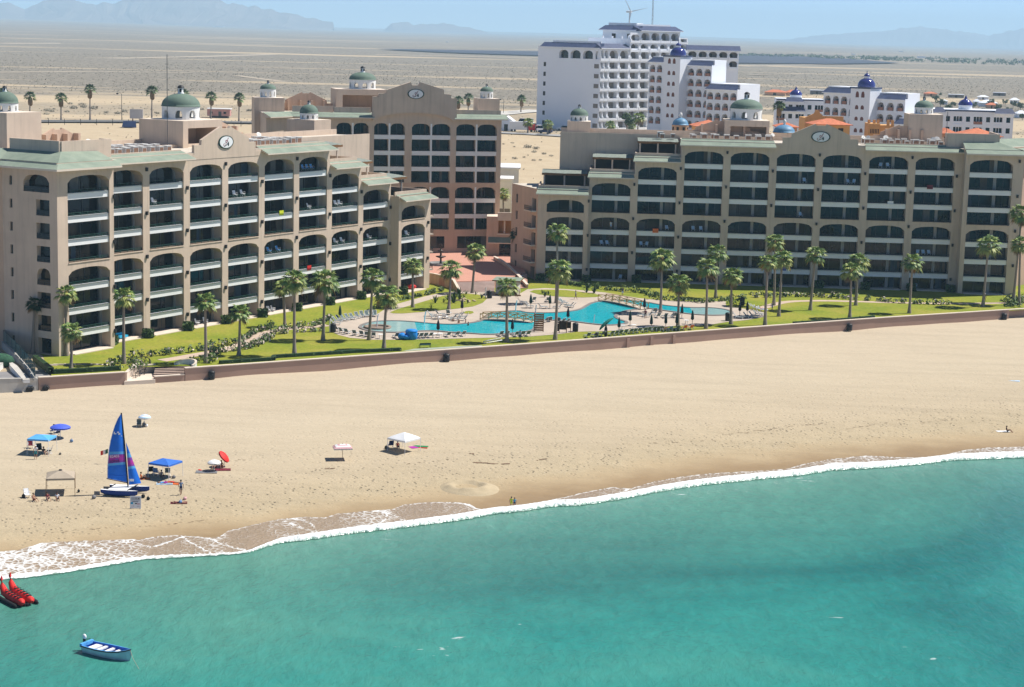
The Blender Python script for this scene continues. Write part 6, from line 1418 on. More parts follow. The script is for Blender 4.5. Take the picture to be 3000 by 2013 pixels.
# barrels against the wall
def barrel(p, label, group, r=.42, h=1.0):
    root = empty('bin', p, 0, label, 'bin', group); g = MB(); g.lathe([(r*.9, 0), (r, .1*h), (r, .75*h), (r*.95, .78*h)], (0, 0, 0), 14); g.build('drum', M['dark'], root)
    g = MB(); g.lathe([(r*1.05, .78*h), (r*1.05, .86*h), (r*.8, .98*h), (.05, h*1.04)], (0, 0, 0), 14); g.build('lid', M['dark'], root); return root
for x, y, lab in ((624, 1106, 'dark barrel bin at the foot of the beach wall near the beach steps'), (1310, 1051, 'dark barrel bin at the foot of the beach wall below the pool'), (2484, 964, 'dark barrel bin at the beach wall below the overlapping palm pair'), (2935, 933, 'dark barrel bin at the beach wall near the right edge')):
    p = PS(x, y); p.y = wallY(p.x)-.75; p.z = zsand(p.x, p.y); barrel(p, lab, 'barrel bins along the beach wall', .5, 1.25)
# left ramp lot
g = MB(); g.prism([tuple(v.to_2d()) for v in (P(-60, 1122, .1), P(103, 1107, .1), P(150, 1098, .1), P(60, 1020, .1), P(-60, 935, .1))], -3, -.15); tag(g.build('ramp_lot', M['concrete_dk']), kind='structure')
curbwall('concrete_wall', [Vector((-95, wallY(-95)-.2, 0)), Vector((-75, wallY(-75)-.2, 0)), Vector((xL-.3, wallY(xL)-.2, 0))], .4, -3.2, [.55, .5, .15], M['concrete'], M['concrete'], 'pale concrete sea wall at the left edge, beside the pink wall', 'wall', .1, .05)
fz = [P(103, 1112, .1), P(85, 1089, .1), P(60, 1064, .1), P(35, 1041, .1), P(8, 1018, .1), P(-25, 992, .1)]
curbwall('ramp_wall', fz, .4, -.2, [.2, .5, .7, .9, 1.1, 1.2], M['concrete'], M['concrete'], 'sloping concrete ramp wall running back along the left block', 'wall', .08, .05)
root = empty('glass_fence', fz[0], 0, 'blue green glass fence on the ramp wall at the left edge', 'fence'); gm_ = mat('blue_green_glass', (.06, .16, .17), .1, .2, .5, 0, .5)
for (a, b, za, zb_) in [(fz[i], fz[i+1], [.2, .5, .7, .9, 1.1, 1.2][i], [.2, .5, .7, .9, 1.1, 1.2][i+1]) for i in range(5)]:
    for k in range(2):
        p = a.lerp(b, k/2+.03)-fz[0]; q = a.lerp(b, (k+1)/2-.03)-fz[0]; z0 = za+(zb_-za)*k/2+.1; z1 = za+(zb_-za)*(k+1)/2+.1; t = Vector((.03, .03, 0))
        g = MB(); pts = [(p.x, p.y, z0), (q.x, q.y, z1), (q.x, q.y, z1+1.7), (p.x, p.y, z0+1.7)]; g.face(pts); g.face([(x+.05, y+.05, z) for x, y, z in pts[::-1]]); g.build('glass_panel', gm_, root)
    g = MB(); p = a-fz[0]; g.tube([(p.x, p.y, za), (p.x, p.y, za+2.0)], .06, 5); g.build('post', M['mull'], root)
curbwall('ramp_wall', [P(78, 1116, .1), P(40, 1082, .1), P(20, 1066, .1), P(-10, 1085, .1)], .9, -.2, [.2, .6, .8, .8], M['domewhite'], M['concrete'], 'white sloping wall of the boat ramp in the lower left corner of the lot', 'wall', .08, .02)
p = P(0, 1068, .3); root = empty('covered_pile', p, 0, 'dark green netted pile on the ramp at the left edge', 'pile'); g = MB(); g.ell((0, 0, .6), 2.2, 1.6, 1.1, 0, 12, 6); g.build('netting', mat('green_netting', (.03, .09, .05), .9, .5, 2), root)
for x, y, lab, z in ((80, 1150, 'left pair', 0), (90, 1148, 'left', 0), (124, 1150, 'r', 1), (132, 1148, 'r', 1)):
    p = PS(x, y); p.y = wallY(p.x)-.6; p.z = zsand(p.x, p.y); g = MB(); g.tube([(0, .3, .35), (0, -.35, .3)], .32, 10, 0); g.lathe([(.30, 0), (.22, .01)], (0, 0, 0), 3, 0) if False else None
    o = g.build('drain_pipe', M['dark']); o.location = p; tag(o, 'dark drain pipe mouth below the pink wall, beside its twin' if z else 'dark drain pipe mouth below the concrete wall, beside its twin', 'pipe', 'drain pipes below the wall')
# ================================================================ pool side things
PX4 = lambda x, y, z=.03: P(1500+.3209*x, 780+.3209*y, z)
PX3 = lambda x, y, z=.03: P(900+.2781*x, 800+.2781*y, z)
def footbridge(label, a, b, rise=.3, wd=1.9):
    d = b-a; ln = d.length; ang = math.atan2(d.y, d.x); root = empty('footbridge', a, ang, label, 'footbridge'); zf = lambda t: .15+rise*4*t*(1-t)
    g = MB(); n = 12; rows = []
    for s in (-wd/2, wd/2): rows.append([(ln*i/n, s, zf(i/n)) for i in range(n+1)])
    g.grid(rows, 0, False); g.grid([[(x, y, z-.28) for x, y, z in r] for r in rows[::-1]], 0, False)
    for r in rows: g.grid([[(x, y, z-.28) for x, y, z in r], r], 1, False)
    g.build('bridge_deck', [M['cap'], M['concrete_dk']], root)
    for s in (-wd/2, wd/2):
        g = MB(); k = 6
        for bar, r in ((1.05, .07), (.12, .045)): g.tube([(ln*i/n, s, zf(i/n)+bar) for i in range(n+1)], r, 5)
        for i in range(k+1):
            t = i/k; g.tube([(ln*t, s, zf(t)), (ln*t, s, zf(t)+1.1)], .075, 5)
            if i < k:
                u = (i+1)/k; g.tube([(ln*t, s, zf(t)+.12), (ln*u, s, zf(u)+1.0)], .045, 4); g.tube([(ln*t, s, zf(t)+1.0), (ln*u, s, zf(u)+.12)], .045, 4)
        g.build('railing', M['wood_yel'], root)
    return root
footbridge('near timber footbridge with crossed rails over the left neck of the pool', PX3(1835, 490), PX4(195, 515))
footbridge('far timber footbridge with crossed rails over the right arm of the pool', PX4(822, 312), PX4(1210, 395))
# spa ring
c = PX3(740, 575, .09); rad = (PX3(885, 578, .09)-PX3(590, 578, .09)).length/2; g = MB(); g.lathe([(rad*.98, 0), (rad, .25), (rad*.78, .25), (rad*.76, 0)], (0, 0, 0), 32); o = g.build('spa_ring', mat('brown_stone', (.25, .19, .15), .8, .15, .6)); o.location = c; tag(o, kind='structure')
g = MB(); 
for s, t in ((0, 0), ): g.tube([(-.2, 0, 0), (-.1, 0, 1.5), (.05, 0, 2.3)], .12, 6)
for i, (x, y, f, lab) in enumerate(((745, 570, 3, 'white slanted pole in the round spa end of the pool'), (1245, 540, 3, 'white slanted pole at the pool edge between spa and bridge'), (2205, 418, 3, 'white slanted pole at the pool edge just behind the near bridge'))):
    o = g.build('pool_pole', M['white']) if i == 0 else o.copy()
    if i: COL.objects.link(o)
    o.location = PX3(x, y); tag(o, lab, 'pole', 'white poles around the pool')
o2 = o.copy(); COL.objects.link(o2); o2.location = PX4(214, 590); o2.scale = (1, 1, 2.0); tag(o2, 'tall white shower post beside the slatted timber screen', 'pole', 'white poles around the pool')
o2 = o.copy(); COL.objects.link(o2); o2.location = PX4(752, 525); o2.scale = (.6, .6, .7); tag(o2, 'short white pole at the lower pool edge left of the teal parasol', 'pole', 'white poles around the pool')
for x, y, lab in ((1888, 265, 'white post beside the bin at the plaza steps'), (248, 625, 'white post beside the bin at the left end of the pool')):
    o2 = o.copy(); COL.objects.link(o2); o2.location = PX3(x, y); o2.scale = (.9, .9, .9); o2.rotation_euler = (0, -.08, 0); tag(o2, lab, 'pole', 'white poles around the pool')
# loungers
def lounger():
    root = empty('sun_lounger', (0, 0, 0)); g = MB()
    for s in (-.33, .33):
        g.tube([(s, -1.0, .33), (s, .25, .36)], .026, 5); g.tube([(s, .25, .36), (s, .80, 1.0)], .026, 5); g.tube([(s*1.1, .40, .38), (s*1.1, .0, .60), (s*1.1, -.25, .40)], .024, 5)
    g.tube([(-.33, -1.0, .33), (.33, -1.0, .33)], .035, 5); g.tube([(-.33, .80, 1.0), (.33, .80, 1.0)], .026, 5); g.build('frame', M['white'], root)
    g = MB(); g.box(-.31, .31, -.98, .25, .345, .375); g.build('seat', M['sling'], root)
    g = MB(); g.grid([[(-.31, .26, .38), (.31, .26, .38)], [(-.31, .81, 1.0), (.31, .81, 1.0)]], 0, False); g.grid([[(.31, .28, .35), (-.31, .28, .35)], [(.31, .84, .98), (-.31, .84, .98)]], 0, False); g.build('backrest', M['sling'], root)
    for s in (-.33, .33):
        for y in (-.85, .35): g = MB(); g.box(s-.035, s+.035, y-.04, y+.04, 0, .34); g.build('leg', M['white'], root)
    return root
LPRO = lounger(); first = [True]
def recolor(o, m):
    for ch in KIDS_of(o):
        if ch.name.startswith(('seat', 'backrest')):
            ch.data = ch.data.copy(); ch.data.materials[0] = m
def KIDS_of(o): return [c for c in o.children]
def put_lounger(p, rz, label, group, cloth=None):
    if first[0]:
        o = LPRO; o.location = p; o.rotation_euler = (0, 0, rz); tag(o, label, 'sun lounger', group); first[0] = False
    else:
        o = dup(LPRO, p, rz, label, group); o['category'] = 'sun lounger'
    if cloth is not None:
        for ch in o.children:
            if ch.name.startswith(('seat', 'backrest')): ch.data = ch.data.copy(); ch.data.materials[0] = cloth
    return o
TO = lambda p, tx, ty, f: math.atan2((f(tx, ty)-p).y, (f(tx, ty)-p).x)+math.pi/2   # foot end (-y) towards a target
for x, y in ((292, 545), (310, 520), (345, 505), (388, 500), (432, 490), (480, 487), (530, 472), (580, 462), (628, 458), (672, 452), (712, 455)):
    p = PX3(x, y); put_lounger(p, TO(p, 800, 560, PX3)+rnd.uniform(-.1, .1), 'grey lounger in the curved row along the hedge at the left end of the pool', 'loungers in the curved left row')
for x, y in ((330, 612), (372, 630), (425, 640), (505, 655), (580, 662), (632, 670), (700, 678)):
    p = PX3(x, y); put_lounger(p, TO(p, 760, 560, PX3)+rnd.uniform(-.1, .1), 'grey lounger in the lower left corner of the deck, around the spa end', 'loungers below the spa end')
for x, y in ((935, 684), (1140, 684), (1190, 684), (1240, 682), (1290, 680), (1480, 672), (1570, 668), (1635, 664)):
    p = PX3(x, y); put_lounger(p, R(180)+R(28)+rnd.uniform(-.08, .08), 'grey lounger in the straight row beside the blue inflatable, facing the pool', 'loungers in the row by the blue inflatable')
for x, y in ((2035, 664), (2095, 664), (2200, 668), (2262, 664), (2320, 662)):
    p = PX3(x, y); put_lounger(p, R(205), 'grey lounger on the lower deck near the man in dark trousers', 'loungers near the lawn man')
for i, (x, y) in enumerate(((1310, 455), (1330, 478), (1375, 486), (1450, 480), (1530, 488), (1560, 500), (1610, 462), (1650, 478), (1640, 500), (1395, 448), (1490, 440))):
    p = PX3(x, y); cl_ = M['white'] if i in (2, 3) else None
    put_lounger(p, R((90, 80, 150, 165, 250, 260, 255, 260, 250, 120, 170)[i]), ('white towelled lounger in the cluster left of the near footbridge' if cl_ else 'grey lounger in the cluster left of the near footbridge'), 'loungers in the cluster left of the near bridge', cl_)
for i, (x, y) in enumerate(((90, 340), (100, 352), (150, 378), (195, 322), (325, 325), (445, 330), (470, 345), (525, 372), (545, 378), (275, 385), (420, 385))):
    p = PX4(x, y); put_lounger(p, R((100, 95, 110, 200, 190, 60, 60, 250, 255, 110, 250)[i]), 'grey lounger on the upper deck between pool and oval lawn island', 'loungers on the upper deck')
for x, y in ((300, 510), (345, 505), (430, 512), (455, 520), (495, 522)):
    p = PX4(x, y); put_lounger(p, R(rnd.uniform(170, 230)), 'grey lounger between the near footbridge and the brown notice boards', 'loungers by the notice boards')
ROW = [(690, 652), (760, 648), (825, 640), (905, 634), (945, 630), (985, 625), (1030, 620), (1078, 614), (1115, 611), (1155, 607), (1208, 602), (1245, 598), (1290, 594), (1328, 592)]
for x, y in ROW:
    p = PX4(x, y, .0); put_lounger(p, R(205)+rnd.uniform(-.08, .08), 'grey lounger in the long row on the grass behind the beach wall', 'loungers in the long row behind the wall')
for x, y, c_, lab in ((1390, 594, M['pink'], 'lounger with a pinkish red towel in the long row behind the wall'), (1440, 592, M['bluegrey'], 'lounger with a blue towel in the long row behind the wall'), (1505, 588, M['sling'], 'dark lounger just left of the orange towels'), (1572, 582, M['orange_f'], 'left lounger of two with bright orange towels'), (1632, 578, M['orange_f'], 'right lounger of two with bright orange towels')):
    put_lounger(PX4(x, y, .0), R(200), lab, 'loungers in the long row behind the wall', c_)
for x, y in ((1195, 458), (1240, 465), (1290, 445), (1330, 470), (1395, 472), (1440, 472), (1480, 468), (1510, 466), (1300, 425)):
    p = PX4(x, y); put_lounger(p, R(rnd.choice([190, 200, 250, 280])), 'grey lounger on the peninsula right of the far footbridge', 'loungers on the pool peninsula')
for i, (x, y) in enumerate(((2190, 380), (2215, 392), (2245, 402), (2285, 412), (2150, 470), (2200, 462), (2240, 452), (2275, 452), (2060, 478), (2115, 474))):
    p = PX4(x, y); put_lounger(p, R(rnd.choice([70, 80, 90])), 'grey lounger in the cluster at the right end of the deck', 'loungers at the right end of the deck', M['paleblue'] if i in (2, 3) else None)
# closed parasols
def parasol_closed(m):
    root = empty('closed_parasol', (0, 0, 0)); g = MB(); g.tube([(0, 0, 0), (0, 0, 2.75)], .045, 6); g.build('pole', M['wood'], root)
    g = MB(); g.lathe([(.16, .95), (.30, 1.15), (.24, 1.9), (.14, 2.4), (.03, 2.75)], (0, 0, 0), 8); g.build('canopy', m, root); g = MB(); g.lathe([(.42, 0), (.42, .1), (.1, .16)], (0, 0, 0), 12); g.build('base', M['concrete_dk'], root); return root
UG, UB = parasol_closed(M['parasol_green']), parasol_closed(M['parasol_black']); used = {}
for f, x, y, k, lab in ((PX3, 345, 500, 0, 'closed green parasol in the curved lounger row at the left'), (PX3, 1378, 655, 1, 'closed dark parasol beside the small table, right of the blue inflatable'), (PX3, 2160, 650, 1, 'closed dark parasol on the lower deck left of the lawn man'), (PX3, 1630, 425, 1, 'closed dark parasol on the tiny lawn patch by the lounger cluster'), (PX4, 170, 385, 0, 'closed green parasol on the upper deck, left of two'), (PX4, 345, 388, 0, 'closed green parasol on the upper deck, right of two'), (PX4, 510, 512, 1, 'closed dark parasol at the pool edge above the notice boards'), (PX4, 975, 608, 0, 'closed parasol at the left of the long grass row'), (PX4, 1077, 545, 0, 'closed parasol at the tip of the pool peninsula'), (PX4, 1207, 420, 1, 'closed dark parasol at the end of the far footbridge'), (PX4, 1270, 580, 0, 'closed parasol in the middle of the long grass row'), (PX4, 1402, 572, 0, 'closed parasol above the pink towelled lounger'), (PX4, 1502, 570, 0, 'closed parasol left of the orange towels'), (PX4, 1550, 478, 0, 'closed parasol between two palms right of the peninsula loungers'), (PX4, 1645, 538, 0, 'closed parasol standing alone right of the orange towels'), (PX4, 2078, 455, 1, 'closed dark parasol at the right deck end, left of two'), (PX4, 2146, 452, 1, 'closed dark parasol at the right deck end, right of two')):
    pr = (UG, UB)[k]; p = f(x, y)
    if k not in used: used[k] = 1; pr.location = p; tag(pr, lab, 'parasol', 'closed parasols around the pool')
    else: dup(pr, p, rnd.uniform(0, 3), lab, 'closed parasols around the pool')['category'] = 'parasol'
def parasol_open(p, r, h, m, label, m2=None, tilt=(0, 0), drop=.28, n=8, group=None, sq=False, poleh=None, rz=0):
    root = empty('beach_parasol', p, rz, label, 'parasol', group); T = Matrix.Translation((0, 0, h)) @ Matrix.Rotation(tilt[1], 4, 'Y') @ Matrix.Rotation(tilt[0], 4, 'X')
    g = MB(); g.tube([(0, 0, -.2), (0, 0, h)] if tilt == (0, 0) else [(0, 0, -.2), (0, 0, h*.75), tuple(T @ Vector((0, 0, 0)))], .03, 6); g.tube([T @ Vector((0, 0, 0)), T @ Vector((0, 0, r*drop+.18))], .025, 5); g.build('pole', M['white'] if not sq else M['wood'], root)
    g = MB(); rings = [(0.02, r*drop), (r*.3, r*drop*.93), (r*.55, r*drop*.75), (r*.8, r*drop*.42), (r, 0), (r*1.0, -.16)]
    nn = 4 if sq else 24
    for i in range(len(rings)-1):
        (ra, za), (rb, zb_) = rings[i], rings[i+1]
        for j in range(nn):
            a0, a1 = 2*math.pi*j/nn+(.785 if sq else 0), 2*math.pi*(j+1)/nn+(.785 if sq else 0); k = 1.32 if sq else 1
            if m2 is None: mi = 0
            else: mi = (i % 2) 
            for s, z_ in ((1, 0), (-1, -.02)):
                q = [T @ Vector((ra*k*math.cos(a), ra*k*math.sin(a)*(.8 if sq else 1), za+z_)) for a in (a0, a1)]+[T @ Vector((rb*k*math.cos(a), rb*k*math.sin(a)*(.8 if sq else 1), zb_+z_)) for a in (a1, a0)]
                g.face(q if s < 0 else q[::-1], mi)
    if m2 is not None and sq:
        pass
    g.build('canopy', [m, m2 or m], root); return root
root = parasol_open(PX4(855, 640), 1.55, 2.2, M['teal'], 'open teal parasol tilted over the long row behind the wall', tilt=(-.15, -.75), drop=.25)
g = MB(); g.lathe([(.2, 0), (.3, .3), (.26, 1.3), (.1, 1.9)], (0, 0, 0), 10); g.build('wrapped_pole', M['black'], root)
# bins, boards, screen
for f, x, y, lab in ((PX3, 272, 622, 'dark bin at the left end of the pool deck'), (PX3, 1920, 265, 'dark bin in front of the plaza steps'), (PX4, 578, 595, 'dark green bin beside the brown notice boards'), (PX4, 1970, 498, 'dark green bin at the right end of the pool'), (PX4, 2100, 355, 'dark bin in front of the clipped hedge block')): barrel(f(x, y), lab, 'bins around the pool', .5, 1.5)
bm_ = mat('dark_brown_board', (.035, .018, .014), .7, .2, 1)
def board(p, w_, h, z0, label, rz=0., m=None, name='notice_board'):
    root = empty(name, p, rz, label, 'notice board', 'brown notice boards on the deck')
    for s in (-w_/2, w_/2): g = MB(); g.tube([(s, 0, 0), (s, 0, z0+h)], .06, 5); g.build('post', M['wood'], root)
    g = MB(); g.box(-w_/2, w_/2, -.06, .06, z0, z0+h); g.build('panel', m or bm_, root); return root
board(PX4(415, 608), .55, 1.3, .3, 'narrow brown board, leftmost of the three notice boards'); board(PX4(464, 608), 1.25, 1.5, .55, 'wide brown board, middle of the three notice boards'); board(PX4(515, 603), .75, 1.1, .7, 'smaller brown board, rightmost of the three notice boards')
root = empty('slatted_screen', PX4(243, 598), 0, 'tall brown slatted timber screen beside the near footbridge', 'screen'); g = MB()
for i in range(8): g.box(-.75, .75, -.06, .06, .15+i*.38, .44+i*.38)
g.build('slats', M['wood'], root)
for s in (-.78, .78): g = MB(); g.box(s-.07, s+.07, -.08, .08, 0, 3.2); g.build('post', M['wood'], root)
p = PX3(1050, 695); root = empty('inflatable', p, .1, 'bright blue inflatable pool toy lying on the deck edge', 'inflatable'); g = MB()
g.lathe([(.85, 0), (1.0, .2), (1.0, 1.35), (.85, 1.6), (.4, 1.68), (.02, 1.68)], (.75, 0, 0), 8); g.ell((-.75, -.2, .52), .8, .8, .55, 0, 14, 8); g.ell((-.1, -.7, .42), .6, .5, .42, 0, 14, 8); g.build('body', M['floatblue'], root); g = MB(); g.lathe([(1.03, 1.25), (1.06, 1.35), (1.03, 1.42)], (.75, 0, 0), 8); g.build('collar', M['floatblue'], root)
def table(p, label, grp='small tables on the deck'):
    root = empty('side_table', p, 0, label, 'table', grp); g = MB(); g.lathe([(.45, .68), (.45, .73)], (0, 0, 0), 14); g.build('tabletop', M['white'], root)
    for a in range(3): g = MB(); g.tube([(.3*math.cos(a*2.1), .3*math.sin(a*2.1), 0), (.2*math.cos(a*2.1), .2*math.sin(a*2.1), .69)], .035, 5); g.build('leg', M['white'], root)
    return root
for f, x, y in ((PX3, 1340, 682), (PX3, 1400, 680), (PX4, 1010, 575), (PX4, 1110, 570), (PX4, 1590, 528), (PX3, 770, 690)): table(f(x, y), 'small white round table among the loungers')
# white picnic frame and frame on the lawn, wet patch strip
root = empty('folding_frame', PX3(1950, 735), .35, 'white tubular frame lying on the lawn behind the beach wall', 'frame'); g = MB(); g.tube([(-1.6, -.5, .05), (1.6, -.3, .45), (1.5, .5, .4), (-1.4, .5, .15), (-1.6, -.5, .05)], .07, 5); g.tube([(-1.5, 0, .3), (1.5, .1, .75)], .07, 5); g.build('tubes', M['white'], root)
root = empty('bench', PX3(1240, 785), .35, 'small green metal bench on the lawn behind the beach wall', 'bench'); g = MB()
for s in (-.9, .9): g.tube([(s, -.25, 0), (s, -.25, .8)], .04, 5); g.tube([(s, .25, 0), (s, .25, .5)], .04, 5)
g.build('frame', M['rail_green'], root); g = MB(); g.box(-.9, .9, -.3, .3, .42, .48); g.box(-.9, .9, -.3, -.24, .55, .8); g.build('seat', M['rail_green'], root)
sheet('wet_paving', [(x, y) for x, y in z4([(1390, 1108), (1500, 1086), (1900, 1062), (2080, 1056), (2080, 1064)])], .02, mat('pale_green_paving', (.32, .36, .29), .6, .15, .4))
# pool bar hut
p0, p1 = P(1449, 864, .03), P(1517, 867, .03); hd = (p1-p0); root = empty('pool_hut', p0, math.atan2(hd.y, hd.x), 'small tan poolside hut with a flat green roof beside the plaza steps', 'hut'); wd = hd.length; g = MB()
boxshell(g, .15, wd-.15, 0, 4.5, 0, 2.75, front=True); g.build('wall', M['concrete'], root); g = MB(); g.box(-.45, wd+.45, -.7, 5.0, 2.75, 3.0, 1, None, 0); g.build('roof', [M['copper'], M['wood']], root); g = MB(); g.slab([(wd-.9, .9), (wd-.16, .9), (wd-.16, 2.4), (wd-.9, 2.4)], loc_fr(), -.1, .03); g.box(.15, wd+.6, -.3, -.01, 0, .25); g.build('counter', M['wood'], root)
rail_fence('handrail', 'brown railing at the right end of the pool hut', [P(1513, 852, 0), P(1519, 858, 0), P(1522, 865, 0)], m=M['wood'])
# fountain
p = P(1291, 776, 1.5); root = empty('fountain', p, 0, 'dark tiered fountain on the red plaza', 'fountain'); g = MB(); g.lathe([(2.6, 0), (2.6, .5), (2.3, .5), (2.2, .25), (0.02, .25)], (0, 0, 0), 20); g.build('basin', M['concrete_dk'], root); g = MB(); g.lathe([(.35, .2), (.22, .6), (.2, 1.4), (1.1, 1.75), (1.1, 1.85), (.25, 1.85), (.18, 2.7), (.7, 2.95), (.7, 3.05), (.2, 3.1), (.14, 3.9), (.25, 4.1), (.02, 4.5)], (0, 0, 0), 14); g.build('tiers', mat('dark_bronze', (.05, .025, .02), .5, .2, 2), root)
# ================================================================ people
import bmesh
POSES = {}
def pose_mesh(key, J):
    """J: joint dict; builds one continuous skinned body, faces sorted into skin / top / bottom / hair regions"""
    bm = bmesh.new(); ly = bm.verts.layers.skin.verify(); V = {}; reg = {}
    RAD = dict(pelvis=.125, belly=.115, chest=.135, neck=.055, head=.085, crown=.075, nose=.022)
    def add(n, p, r, parent=None, rg=0):
        v = bm.verts.new(p); v[ly].radius = (r, r*.85 if n in ('chest', 'belly', 'pelvis') else r); V[n] = v; reg[n] = (Vector(p), rg)
        if parent: bm.edges.new((V[parent], v))
        return v
    add('pelvis', J['pelvis'], .13, None, 2)[ly].use_root = True
    a, b = Vector(J['pelvis']), Vector(J['chest']); add('belly', a.lerp(b, .5), .118, 'pelvis', 1); add('chest', b, .14, 'belly', 1); add('neck', J['neck'], .055, 'chest', 0)
    h, n = Vector(J['head']), Vector(J['neck']); add('head', h, .092, 'neck', 0); up = (h-n).normalized(); add('crown', h+up*.10, .078, 'head', 0)
    f = Vector(J.get('face', (0, -1, 0))).normalized(); add('nose', h+f*.10+up*.01, .018, 'head', 0)
    sd = f.cross(up).normalized()
    for s in (-1, 1): add('ear%d' % s, h+sd*s*.095+up*.01, .016, 'head', 0)
    for s, t in (('L', -1), ('R', 1)):
        add('sh'+s, J['sh'+s], .065, 'chest', 1); add('el'+s, J['el'+s], .042, 'sh'+s, 0); add('wr'+s, J['wr'+s], .028, 'el'+s, 0)
        d = (Vector(J['wr'+s])-Vector(J['el'+s])).normalized(); sid = d.cross(Vector((1, 0, 0.01))).normalized(); pl = Vector(J['wr'+s])+d*.085; add('pa'+s, pl, .030, 'wr'+s, 0)
        for k, (off, ln) in enumerate(((-.030, .065), (-.010, .085), (.010, .09), (.030, .08))):
            add('fi%s%d' % (s, k), pl+sid*off+d*.03, .009, 'pa'+s, 0); add('ft%s%d' % (s, k), pl+sid*off*1.2+d*(.03+ln*.8)+f*.015, .007, 'fi%s%d' % (s, k), 0)
        add('th'+s, Vector(J['wr'+s])+d*.05-sid*.05+f*.01, .010, 'wr'+s, 0)
        add('hi'+s, J['hi'+s], .095, 'pelvis', 2); add('kn'+s, J['kn'+s], .060, 'hi'+s, 2 if J.get('long') else 0); add('an'+s, J['an'+s], .038, 'kn'+s, 2 if J.get('long') else 0); add('to'+s, J['to'+s], .030, 'an'+s, 0)
    me = bpy.data.meshes.new('body'); bm.to_mesh(me); bm.free(); o = bpy.data.objects.new('body_tmp', me); COL.objects.link(o)
    o.modifiers.new('s', 'SKIN').use_smooth_shade = True; ss = o.modifiers.new('u', 'SUBSURF'); ss.levels = 1; ss.render_levels = 1
    dg = bpy.context.evaluated_depsgraph_get(); dg.update(); m2 = bpy.data.meshes.new_from_object(o.evaluated_get(dg)); bpy.data.objects.remove(o)
    m2.materials.clear()
    for _ in range(3): m2.materials.append(M['skin'])
    for p in m2.polygons:
        c = Vector(p.center); best = min(reg.values(), key=lambda q: (q[0]-c).length_squared); p.use_smooth = True
        r = best[1]
        for s in ('L', 'R'):
            hp, kp = Vector(J['hi'+s]), Vector(J['kn'+s]); dd = kp-hp; t = (c-hp).dot(dd)/dd.length_squared
            if 0 < t < .72 and ((hp+dd*t)-c).length < .13: r = 2
            sp, ep = Vector(J['sh'+s]), Vector(J['el'+s]); dd = ep-sp; t = (c-sp).dot(dd)/dd.length_squared
            if 0 < t < .6 and ((sp+dd*t)-c).length < .09 and r == 0: r = 1
        p.material_index = r
    POSES[key] = (m2, J)
def LR(**k):
    d = {}
    for n, (x, y, z) in k.items(): d[n+'L'] = (-x, y, z); d[n+'R'] = (x, y, z)
    return d
pose_mesh('stand', dict(pelvis=(0, 0, .95), chest=(0, 0, 1.30), neck=(0, 0, 1.49), head=(0, -.015, 1.60), **LR(sh=(.185, 0, 1.41), el=(.25, .02, 1.14), wr=(.27, -.05, .89), hi=(.10, 0, .90), kn=(.115, -.02, .49), an=(.12, .02, .08), to=(.14, -.14, .035))))
w_ = dict(POSES['stand'][1]); w_.update(knL=(-.10, -.16, .50), anL=(-.10, -.26, .09), toL=(-.10, -.42, .05), knR=(.10, .04, .50), anR=(.10, .30, .14), toR=(.10, .20, .04), elL=(-.24, .12, 1.15), wrL=(-.25, .14, .92), elR=(.24, -.10, 1.15), wrR=(.25, -.24, .95)); pose_mesh('walk', w_)
w_ = dict(POSES['stand'][1]); w_['long'] = 1; pose_mesh('stand_long', w_)
pose_mesh('sit', dict(pelvis=(0, 0, .13), chest=(0, .10, .48), neck=(0, .10, .67), head=(0, .07, .78), **LR(sh=(.18, .10, .59), el=(.25, .02, .36), wr=(.16, -.22, .34), hi=(.10, -.04, .13), kn=(.14, -.42, .42), an=(.15, -.72, .08), to=(.16, -.86, .05))))
pose_mesh('recline', dict(pelvis=(0, 0, .42), chest=(0, .30, .60), neck=(0, .47, .71), head=(0, .55, .78), face=(0, -.6, .8), **LR(sh=(.18, .38, .65), el=(.27, .2, .52), wr=(.26, -.05, .47), hi=(.10, -.05, .42), kn=(.12, -.45, .50), an=(.12, -.85, .42), to=(.13, -.92, .52))))
pose_mesh('lie', dict(pelvis=(0, 0, .12), chest=(0, .36, .13), neck=(0, .56, .13), head=(0, .68, .13), face=(0, .1, 1), **LR(sh=(.18, .47, .12), el=(.30, .25, .08), wr=(.32, 0, .06), hi=(.10, -.05, .12), kn=(.13, -.46, .11), an=(.14, -.86, .07), to=(.16, -.92, .18))))
def person(p, rz, pose, label, top, bottom, skin='skin', sc_=1., hair='hair', group=None):
    m2, J = POSES[pose]; root = empty('person', p, rz, label, 'person', group); root.scale = (sc_,)*3
    me = m2.copy(); me.materials[0] = M[skin]; me.materials[1] = M[top]; me.materials[2] = M[bottom]
    o = bpy.data.objects.new('body', me); COL.objects.link(o); setpar(o, root)
    h, n = Vector(J['head']), Vector(J['neck']); up = (h-n).normalized(); f = Vector(J.get('face', (0, -1, 0))).normalized(); g = MB(); g.ell(h+up*.065-f*.025, .102, .115, .10, 0, 12, 8); g.build('hair', M[hair], root); return root
ZB = lambda x, y: (.29953*x, 1150+.29953*y)
SB = lambda x, y: PS(*ZB(x, y))
Z6 = lambda x, y: PS(900+.29953*x, 1230+.29953*y)
person(SB(350, 652), R(-5), 'stand', 'person in white shirt, hat and teal shorts standing by the light blue canopy', 'white', 'tealshort', 'skin', 1.02, 'white')
person(SB(1770, 1003), R(200), 'walk', 'person in blue shirt and dark shorts walking on the sand', 'bluegrey', 'navy', 'skin_dk', 1.05)
person(Z6(1995, 864), R(170), 'stand', 'child in a bright yellow wetsuit top standing at the water edge', 'yellow', 'yellow', 'skin', .80)
person(Z6(2027, 864), R(190), 'stand', 'child in a bright blue rash vest standing at the water edge', 'cyan', 'navy', 'skin_dk', .74)
